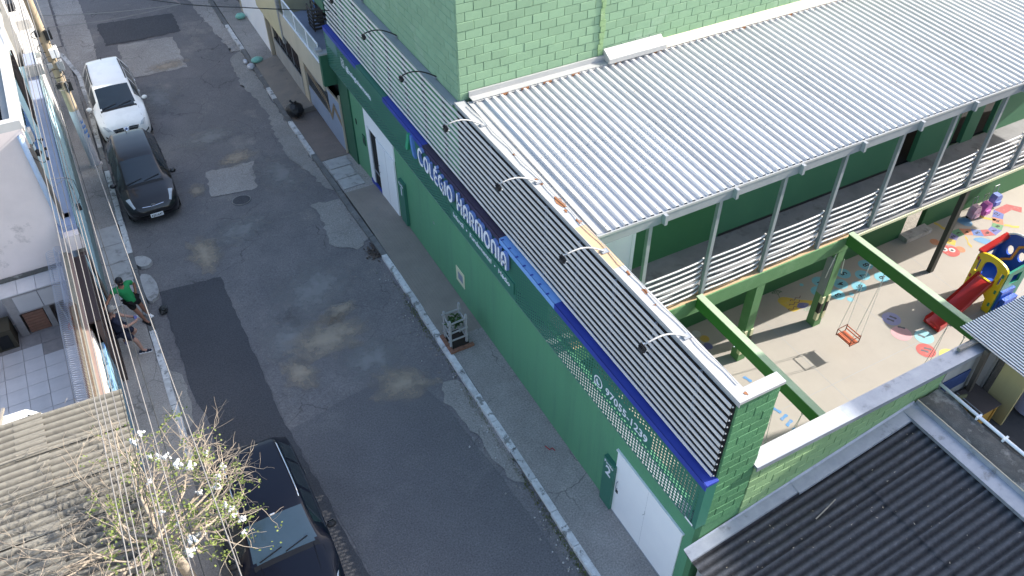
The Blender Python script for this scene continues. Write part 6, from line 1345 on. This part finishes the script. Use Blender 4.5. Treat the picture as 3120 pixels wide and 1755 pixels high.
JS['thL'] = (*(V(J['hipL'][:3])*.1+V(J['knL'][:3])*.9), .085); JS['thR'] = (*(V(J['hipR'][:3])*.1+V(J['knR'][:3])*.9), .085)
skin_mesh('shorts', JS, [('pelvis', 'hipL'), ('pelvis', 'hipR'), ('hipL', 'thL'), ('hipR', 'thR')], 'pelvis', M_NAVY, m2, 1.15, 1, ('pelvis', 'hipL', 'hipR', 'thL', 'thR'))
head_parts(m2, J['skull'][:3], (.8, -.35, .1), (mat('grey_cap', (.3, .29, .27), .8), M_SKIN2), mat('grey_beard', (.36, .34, .32), .9), True)
shoe(m2, J['anR'][:2]+(0,), J['toeR'][:2]+(0,), M_NAVY, M_WHITE)
o = obj('shoe', MB().blob((-8.86, 8.64, .22), .055, 9, 6, 0, (.9, .8, 1.7)), mat('violet_shoe', (.09, .07, .3), .7, (.4, .4, .5), 14, 1), m2, True)
ctl = thing('remote_controller', 'small dark remote controller held in both hands of the man in navy', 'controller', (-8.36, 8.44, 1.1))
obj('case', MB().bar((-8.36, 8.35, 1.1), (-8.36, 8.53, 1.1), .11, .035, (.3, 0, 1)), M_STEEL, ctl); obj('screen', MB().bar((-8.37, 8.37, 1.125), (-8.37, 8.51, 1.125), .07, .012, (.3, 0, 1)), mat('screen_violet', (.1, .1, .3), .3), ctl)
# ================================================================ pole, cables
po = thing('utility_pole', 'tall concrete utility pole with whitewashed base and blue stencilled marks behind the white car', 'utility pole', (-8.36, 19.5, zg(19.5)))
zp = zg(19.5)
obj('shaft', MB().tube([(-8.36, 19.5, zp+2.3), (-8.36, 19.55, 9.5)], [.155, .11], 14), M_POLE, po, 'auto')
obj('painted_base', MB().tube([(-8.36, 19.5, zp-.2), (-8.36, 19.5, zp+2.3)], [.17, .16], 14), M_POLEW, po, 'auto')
mb = MB()
for r in range(4):
    for c in range(3):
        a = -1.15+c*.42; q = V((math.cos(a), math.sin(a), 0)); 
        if (r+c) % 5: mb.plate([(-.028, 0), (.028, 0), (.028, .12), (.0, .12), (.0, .06), (-.028, .06)], V((-8.36, 19.5, zp+1.2+r*.2))+q*.172, (-q.y, q.x, 0), (0, 0, 1), .003)
obj('stencil_mark', mb, mat('stencil_blue', (.08, .24, .6), .7), po)
obj('base_collar', MB().tube([(-8.36, 19.5, zp-.02), (-8.36, 19.5, zp+.06)], [.26, .2], 14), M_SLAB, po)
for z, m, r in [(2.35, M_BLACK, .15), (3.1, M_STEEL, .14), (4.2, M_BLACK, .15)]:
    obj('equipment_box', MB().box(-8.3, -8.1, 19.35, 19.58, z, z+.32).box(-8.56, -8.42, 19.25, 19.42, z+.2, z+.36), m, po)
obj('white_box', MB().box(-8.35, -8.1, 19.25, 19.6, 3.62, 3.9), M_WHITE, po)
for k in range(5): obj('coil_loop', MB().tube([(-8.4+.2*math.cos(a)*(1+.1*k), 19.3+.1*k*.4, 2.6+.45*k+.16*math.sin(a)) for a in [i*.5 for i in range(14)]], .014, 4), M_CABLED if k % 2 else M_CABLE, po)
obj('cross_arm', MB().bar((-8.9, 19.5, 6.3), (-7.6, 19.5, 6.3), .1, .12).bar((-8.8, 19.5, 7.6), (-7.8, 19.5, 7.6), .1, .12), M_WOODB, po)
for x in (-8.8, -8.5, -8.1, -7.75): obj('insulator', MB().cyl((x, 19.5, 6.36), .05, .14, 10), M_BROWN, po)
obj('splice_box', MB().box(-8.95, -8.75, 18.6, 19.1, 5.6, 5.85), M_BLACK, po)
CABX = [(-9.02, 6.0), (-8.93, 6.05), (-8.84, 5.9), (-8.66, 6.2), (-8.5, 6.25), (-8.44, 5.9), (-8.02, 6.1), (-7.78, 6.4), (-7.62, 6.0)]
def cable(name, pts, r, m, label, group=None, sag=0, n=24):
    a, b = V(pts[0]), V(pts[-1]); path = []
    if len(pts) == 2: path = [a+(b-a)*(i/n)-V((0, 0, sag*4*(i/n)*(1-i/n))) for i in range(n+1)]
    else:
        for j in range(len(pts)-1):
            p, q = V(pts[j]), V(pts[j+1]); path += [p+(q-p)*(i/n)-V((0, 0, sag*4*(i/n)*(1-i/n))) for i in range(n)]
        path.append(b)
    return tag(obj(name, MB().tube(path, r, 5), m), label, 'cable', group)
CB = [(-8.82, 6.42, -8.95, 5.6, .0105, 0, 'leftmost thick pale cable of the bundle above the left pavement'),
      (-8.74, 6.42, -8.87, 5.55, .0105, 0, 'second pale cable from the left in the bundle above the left pavement'),
      (-8.66, 6.42, -8.8, 5.5, .0105, 0, 'third pale cable from the left in the bundle above the left pavement'),
      (-8.58, 6.2, -8.7, 5.3, .009, 0, 'thin pale cable on the right side of the left bundle over the razor wire'),
      (-8.5, 6.42, -8.47, 5.5, .0105, 0, 'pale cable passing over the capped man in navy'),
      (-8.45, 6.35, -8.42, 5.4, .011, 0, 'thinner pale cable close beside the one over the capped man'),
      (-8.1, 6.42, -7.66, 5.5, .011, 0, 'rightmost pale cable running over the gutter towards the navy car'),
      (-8.3, 6.3, -8.22, 5.4, .011, 0, 'pale cable crossing the shoulder of the man in green'),
      (-8.36, 5.9, -8.12, 5.2, .008, 1, 'thin dark twisted cable over the left kerb'),
      (-8.6, 5.7, -8.62, 5.0, .007, 1, 'thin black cable just right of the razor wire')]
for x0, z0, x1, z1, r, d, lb in CB:
    xs_, zs_ = x1+(x1-x0)*1.3, z1+.9
    cable('overhead_cable', [(x0, 19.5, z0), (x1, 0, z1), (xs_, -25, zs_)], r, M_CABLED if d else M_CABLE, lb, 'cables along the left pavement', .12)
    tag
for x0, z0, x1, z1, r, d, lb in [(-8.8, 6.42, -8.7, 6.4, .012, 0, 'pale cable continuing beyond the utility pole on its left side'), (-8.5, 6.42, -8.3, 6.4, .012, 0, 'pale cable continuing beyond the utility pole in its middle'), (-8.1, 6.42, -7.9, 6.4, .012, 1, 'dark cable continuing beyond the utility pole on its right side')]:
    cable('overhead_cable', [(x0, 19.5, z0), (x1, 50, z1)], r, M_CABLED if d else M_CABLE, lb, 'cables beyond the utility pole', .3)
J0 = (-4.3, 15.73, 6.0)
cable('service_drop', [(-.05, 14.9, 5.2), (-2.8, 14.9, 5.9), J0, (-6.6, 17.6, 6.2)], .016, M_CABLED, 'dark twisted service cable crossing the road at the top edge', None, .02, 8)
cable('service_drop', [J0, (-5.2, 17.4, 6.3), (-8.0, 23, 6.8)], .012, mat('reddish_cable', (.3, .22, .2), .7), 'reddish twisted cable going up from the middle of the crossing wire', None, .02, 8)
cable('service_drop', [J0, (-8.1, 16.9, 6.0)], .012, M_CABLE, 'upper pale cable fanning from the crossing wire to the pole', None, .08, 12)
cable('service_drop', [J0, (-8.1, 16.0, 6.0)], .01, M_CABLE, 'lower pale cable fanning from the crossing wire to the pole', None, .1, 12)
for i, (a, b) in enumerate([((-8.2, 19.4, 6.1), (-3.0, 26, 6)), ((-8.3, 19.4, 6.0), (-1.0, 24, 5.0)), ((-8.2, 19.4, 5.6), (-.5, 29, 4.6))]):
    cable('service_drop', [a, b], .009, M_CABLE, ['steepest thin pale cable spreading from the pole over the far road', 'lowest thin pale cable spreading from the pole over the far road', 'long thin pale cable from the pole towards the white garage gate'][i], None, .25, 14)
# ================================================================ flowering tree at the lower left
def tree():
    rng = random.Random(21); root = thing('flowering_tree', 'sparse tree with bare twisted branches, yellow green leaves and white blossoms at lower left', 'tree', (-8.75, .3, 0))
    T = MB(); tips = []; mids = []
    def branch(p, d, l, r, depth):
        n = 4; pts = [p]; rr = [r]; dd = d.copy()
        for i in range(n):
            dd = (dd+V((rng.gauss(0, .2), rng.gauss(0, .2), rng.gauss(.03, .16)))).normalized(); p = p+dd*(l/n); pts.append(p); rr.append(r*(1-.45*(i+1)/n))
        T.tube(pts, rr, 5 if r > .02 else 3, False)
        (tips if depth <= 1 else mids).append((pts[-1], dd, depth))
        mids.append((pts[2], dd, depth))
        if depth <= 0: return
        k = rng.choice([2, 3, 3]) if depth > 1 else rng.choice([2, 3])
        for i in range(k):
            q = rng.choice(pts[2:]); nd = (dd+V((rng.gauss(0, .75), rng.gauss(0, .75), rng.gauss(.0, .42)))).normalized()
            branch(q, nd, l*rng.uniform(.6, .85), r*.58, depth-1)
    p0 = V((-8.75, .3, 0)); T.tube([p0, (-8.76, .35, 1.2), (-8.8, .2, 2.3), (-8.85, .0, 3.2)], [.13, .11, .1, .085], 10)
    top = V((-8.85, .0, 3.2))
    for d, l, dp, r in [((.95, .3, .25), 1.05, 4, .045), ((.9, -.35, .3), 1.15, 4, .045), ((.25, 1, .3), 1.05, 4, .045), ((-.3, 1, .25), .75, 3, .035), ((.6, .75, .45), 1.1, 4, .04), ((-1, .35, .2), 1.1, 4, .045), ((-1, -.3, .25), 1.1, 4, .045), ((-.4, -.9, .3), 1.0, 4, .04), ((.3, -1, .3), 1.0, 4, .04), ((-.7, .1, .7), .9, 4, .035), ((.5, -.1, .8), .8, 4, .035), ((-1, .0, -.05), 1.2, 4, .04), ((.1, .3, .9), .8, 4, .03), ((-.5, -.6, .15), 1.0, 4, .035), ((-1, .5, .0), 1.5, 4, .035), ((-1, -.6, .05), 1.5, 4, .035), ((-.9, .1, .1), 1.6, 4, .035), ((.9, .1, .1), 1.35, 4, .035), ((.95, -.3, .15), 1.4, 4, .035), ((.3, 1, .1), 1.35, 3, .03), ((.7, .7, .05), 1.3, 3, .03)]:
        branch(top+V((0, 0, rng.uniform(-.4, .05))), V(d).normalized(), l, r, dp)
    T.v = [(x, y, z) for x, y, z in T.v]
    obj('trunk', T, M_BARK, root, True)
    C = MB(); F = MB(); cl = V((-8.35, -.2, 3.9))
    def leaf(p, s, mb):
        a = V((rng.uniform(-1, 1), rng.uniform(-1, 1), rng.uniform(-.5, 1))).normalized()*s; b = a.cross(V((rng.random()-.5, rng.random()-.5, 1))).normalized()*s*.38
        mb.add([p, p+a*.5-b, p+a, p+a*.5+b+V((0, 0, s*.12))], [(0, 1, 2, 3)])
    cand = [t for t in tips+mids if (V((t[0].x-cl.x, (t[0].y-cl.y), 0))).length < 1.35]
    rng.shuffle(cand)
    for p, d, dp in cand[:300]:
        for i in range(rng.choice([4, 8, 14])): leaf(p+V((rng.gauss(0, .05), rng.gauss(0, .05), rng.gauss(0, .035))), rng.uniform(.03, .065), C)
    for p, d, dp in [t for t in tips if t not in cand][:60]:
        if rng.random() < .35:
            for i in range(4): leaf(p+V((rng.gauss(0, .05), rng.gauss(0, .05), rng.gauss(0, .04))), .05, C)
    o = obj('leaves', C, M_LEAF, root); o['kind'] = 'stuff'
    pick = [t for t in cand if t[0].x > -8.7]; rng.shuffle(pick)
    fl = None; cnt = 0
    for p, d, dp in pick[:30]:
        if fl is None:
            mb = MB()
            for i in range(5): mb.blob(p+V((rng.gauss(0, .035), rng.gauss(0, .035), .03+rng.gauss(0, .02))), rng.uniform(.024, .04), 7, 4, .25)
            fl = obj('blossom', mb, M_FLOWER, root); f0 = p
        else:
            o = inst('blossom', fl, V((0, 0, 0)), root); s = rng.uniform(.7, 1.25); a = rng.uniform(0, 6.28)
            M = Matrix.Translation(p-root.location) @ Matrix.Rotation(a, 4, 'Z') @ Matrix.Diagonal((s, s, s, 1)) @ Matrix.Translation(-(f0-root.location)); o.matrix_local = M
tree()
def bush(name, c, r, n, label, m=M_LEAFD, cat='shrub'):
    rng = random.Random(int(abs(c[0]*100+c[1]*10))); mb = MB(); st = MB()
    for k in range(n):
        d = V((rng.gauss(0, 1), rng.gauss(0, 1), abs(rng.gauss(0, .9)))).normalized()*r*rng.random()**.4; p = V(c)+d
        a = V((rng.uniform(-1, 1), rng.uniform(-1, 1), rng.uniform(-.3, 1))).normalized()*rng.uniform(.05, .1); b = a.cross(V((.3, rng.random(), .8))).normalized()*.035
        mb.add([p, p+a*.5-b, p+a, p+a*.5+b], [(0, 1, 2, 3)])
    t = thing(name, label, cat, (c[0], c[1], c[2]-r*.3)); obj('foliage', mb, m, t); obj('stem', st.tube([(c[0], c[1], c[2]-r*.8), (c[0]+.02, c[1], c[2]), (c[0]-.03, c[1]+.04, c[2]+r*.5)], .012, 5), M_WOODB, t); return t
bush('kerb_shrub', (-8.0, -1.0, .35), .45, 260, 'dark green leafy shrub by the kerb beside the navy car at the bottom', M_LEAFD)
# ================================================================ tree guard, litter
tg = thing('tree_guard', 'grey weathered wooden tree guard on the right pavement', 'tree guard', (-.85, 4.62, 0))
cs = [(-1.07, 4.84), (-1.1, 4.4), (-.62, 4.42), (-.62, 4.84)]
for (x, y), h in zip(cs, (1.0, 1.02, 1.05, 1.12)): obj('post', MB().bar((x, y, 0), (x+.01, y, h), .06, .05), M_WOODG, tg)
for k, z in enumerate((.22, .5, .78)):
    for i in range(4):
        a, b = cs[i], cs[(i+1) % 4]; zz = z+(.05 if i % 2 else 0)+(.06 if k == 2 else 0); d = (V(b)-V(a)).normalized()*.06
        obj('rail', MB().bar((a[0]-d.x, a[1]-d.y, zz), (b[0]+d.x, b[1]+d.y, zz+random.uniform(-.03, .03)), .018, .055), M_WOODG, tg)
sp = bush('sapling', (-.84, 4.65, .62), .26, 200, 'small green sapling growing inside the wooden tree guard', M_LEAFD, 'sapling')
be = thing('brick_tree_bed', 'square bed edged with brown bricks around the tree guard', 'tree bed', (-.87, 4.55, 0))
for k in range(5): obj('brick', MB().box(-1.2, -1.1, 4.17+k*.155, 4.31+k*.155, .0, .07), M_BRICK, be)
for k in range(4): obj('brick', MB().box(-1.09+k*.15, -.95+k*.15, 4.18, 4.28, .0, .065+.006*(k % 2)), M_BRICK, be)
obj('soil', MB().box(-1.1, -.58, 4.28, 4.95, .0, .02), mat('dark_soil', (.035, .028, .022), .95), be)
def trash_bag(c, r, m, label, sc=(1, 1, .8), ears=True):
    t = thing('trash_bag', label, 'trash bag', c, None); mb = MB().blob((c[0], c[1], c[2]+r*sc[2]*.85), r, 14, 10, .07, sc); o = obj('sack', mb, m, t, True)
    if ears:
        z = c[2]+r*sc[2]*1.75; mb = MB()
        mb.tube([(c[0], c[1], z-.06), (c[0]-.03, c[1]+.04, z+.04), (c[0]-.1, c[1]+.1, z+.12)], [.06, .035, .05], 7).tube([(c[0], c[1], z-.06), (c[0]+.03, c[1]-.02, z+.04), (c[0]+.09, c[1]-.06, z+.1)], [.06, .03, .05], 7); obj('tied_neck', mb, m, t)
    return t
M_BAG = mat('black_bin_liner', (.014, .014, .015), .32, None, 4, .5, .5, bump=1.0, bscale=9, bdist=.08)
trash_bag((-.9, 19.2, zg(19.2)+.08), .36, M_BAG, 'big shiny black rubbish bag tied at the top on the right pavement')
M_TEAL = mat('mint_bag', (.12, .42, .33), .4, (.3, .55, .48), 5, .9, .4, bump=.8, bscale=14, bdist=.05); M_WBAG = mat('white_bag', (.6, .61, .64), .5, (.45, .46, .5), 5, .9, bump=.8, bscale=14, bdist=.05)
trash_bag((-1.0, 24.3, zg(24.3)+.05), .2, M_TEAL, 'mint green carrier bag on the kerb beside two white bags', (1.3, .9, .6), False)
trash_bag((-1.34, 24.1, zg(24)-.1), .17, M_WBAG, 'round white plastic bag in the gutter beside the mint bag on the kerb', (1, 1, .8), False)
trash_bag((-1.42, 24.75, zg(24)-.1), .13, M_WBAG, 'small crumpled white bag beyond the round white bag in the gutter', (.8, 1.4, .6), False)
trash_bag((-.5, 28.9, zg(28)+.05), .2, M_TEAL, 'mint green bag with pale side lying by the white garage gate', (1.2, .9, .7), False)
lp = thing('leaf_pile', 'small dark pile of wet rubbish in the right gutter below the entrance gate', 'litter pile', (-1.4, 9.3, -.1)); lp['kind'] = 'stuff'
mb = MB(); rng = random.Random(8)
for k in range(110):
    p = V((-1.42+rng.gauss(0, .1), 9.3+rng.gauss(0, .17), -.1+abs(rng.gauss(0, .03)))); a = V((rng.uniform(-1, 1), rng.uniform(-1, 1), rng.uniform(-.2, .5)))*.05; b = V((a.y, -a.x, .02)); mb.add([p-a, p-b, p+a, p+b], [(0, 1, 2, 3)])
o = obj('debris', mb, mat('wet_debris', (.04, .03, .025), .8, (.14, .11, .09), 20, 1), lp); o['kind'] = 'stuff'
mb = MB(); mw_ = MB(); mg = MB()
for k in range(260):
    y = rng.uniform(-4, 12.5); x = -1.36-abs(rng.gauss(0, .22)); s = rng.uniform(.008, .03); (mw_ if rng.random() < .25 else mb).blob((x, y, zg(y)-.115), s, 5, 3, .4)
for k in range(1500):
    y = rng.choice([rng.gauss(5.8, .9), rng.gauss(2.4, .5), rng.gauss(.3, .8), rng.gauss(-1.5, .8), rng.gauss(-2.6, .8)]); x = -1.36+rng.gauss(-.02, .045); p = V((x, y, zg(y)-.13)); a = V((rng.gauss(0, .03), rng.gauss(0, .03), rng.uniform(.02, .08))); b = V((rng.gauss(0, 1), rng.gauss(0, 1), 0)).normalized()*.012; mg.add([p-b, p+b, p+a], [(0, 1, 2)])
o = tag(obj('gutter_stones', mb, M_CONCP), 'scattered grey stones along the right gutter', 'gravel'); o['kind'] = 'stuff'
o = tag(obj('paper_scraps', mw_, M_WHITEW), 'scattered white paper scraps along the right gutter', 'litter'); o['kind'] = 'stuff'
o = tag(obj('kerb_weeds', mg, mat('kerb_weed', (.08, .13, .03), .8, (.15, .14, .05), 6, 1)), 'short weeds growing along the foot of the right kerb', 'weeds'); o['kind'] = 'stuff'
tag(obj('red_scrap', MB().tube([(-.48, .35, .008), (-.44, .2, .01), (-.36, .22, .012), (-.34, .12, .01)], .012, 5), mat('red_scrap_plastic', (.4, .03, .04), .6)), 'small red plastic scrap on the near right pavement', 'litter')
tag(obj('black_bag_scrap', MB().blob((-7.72, 9.75, -.05), .14, 9, 6, .25, (1, 1.2, .6)), M_BAG), 'small black plastic bag by the shoe of the man in green', 'bag')
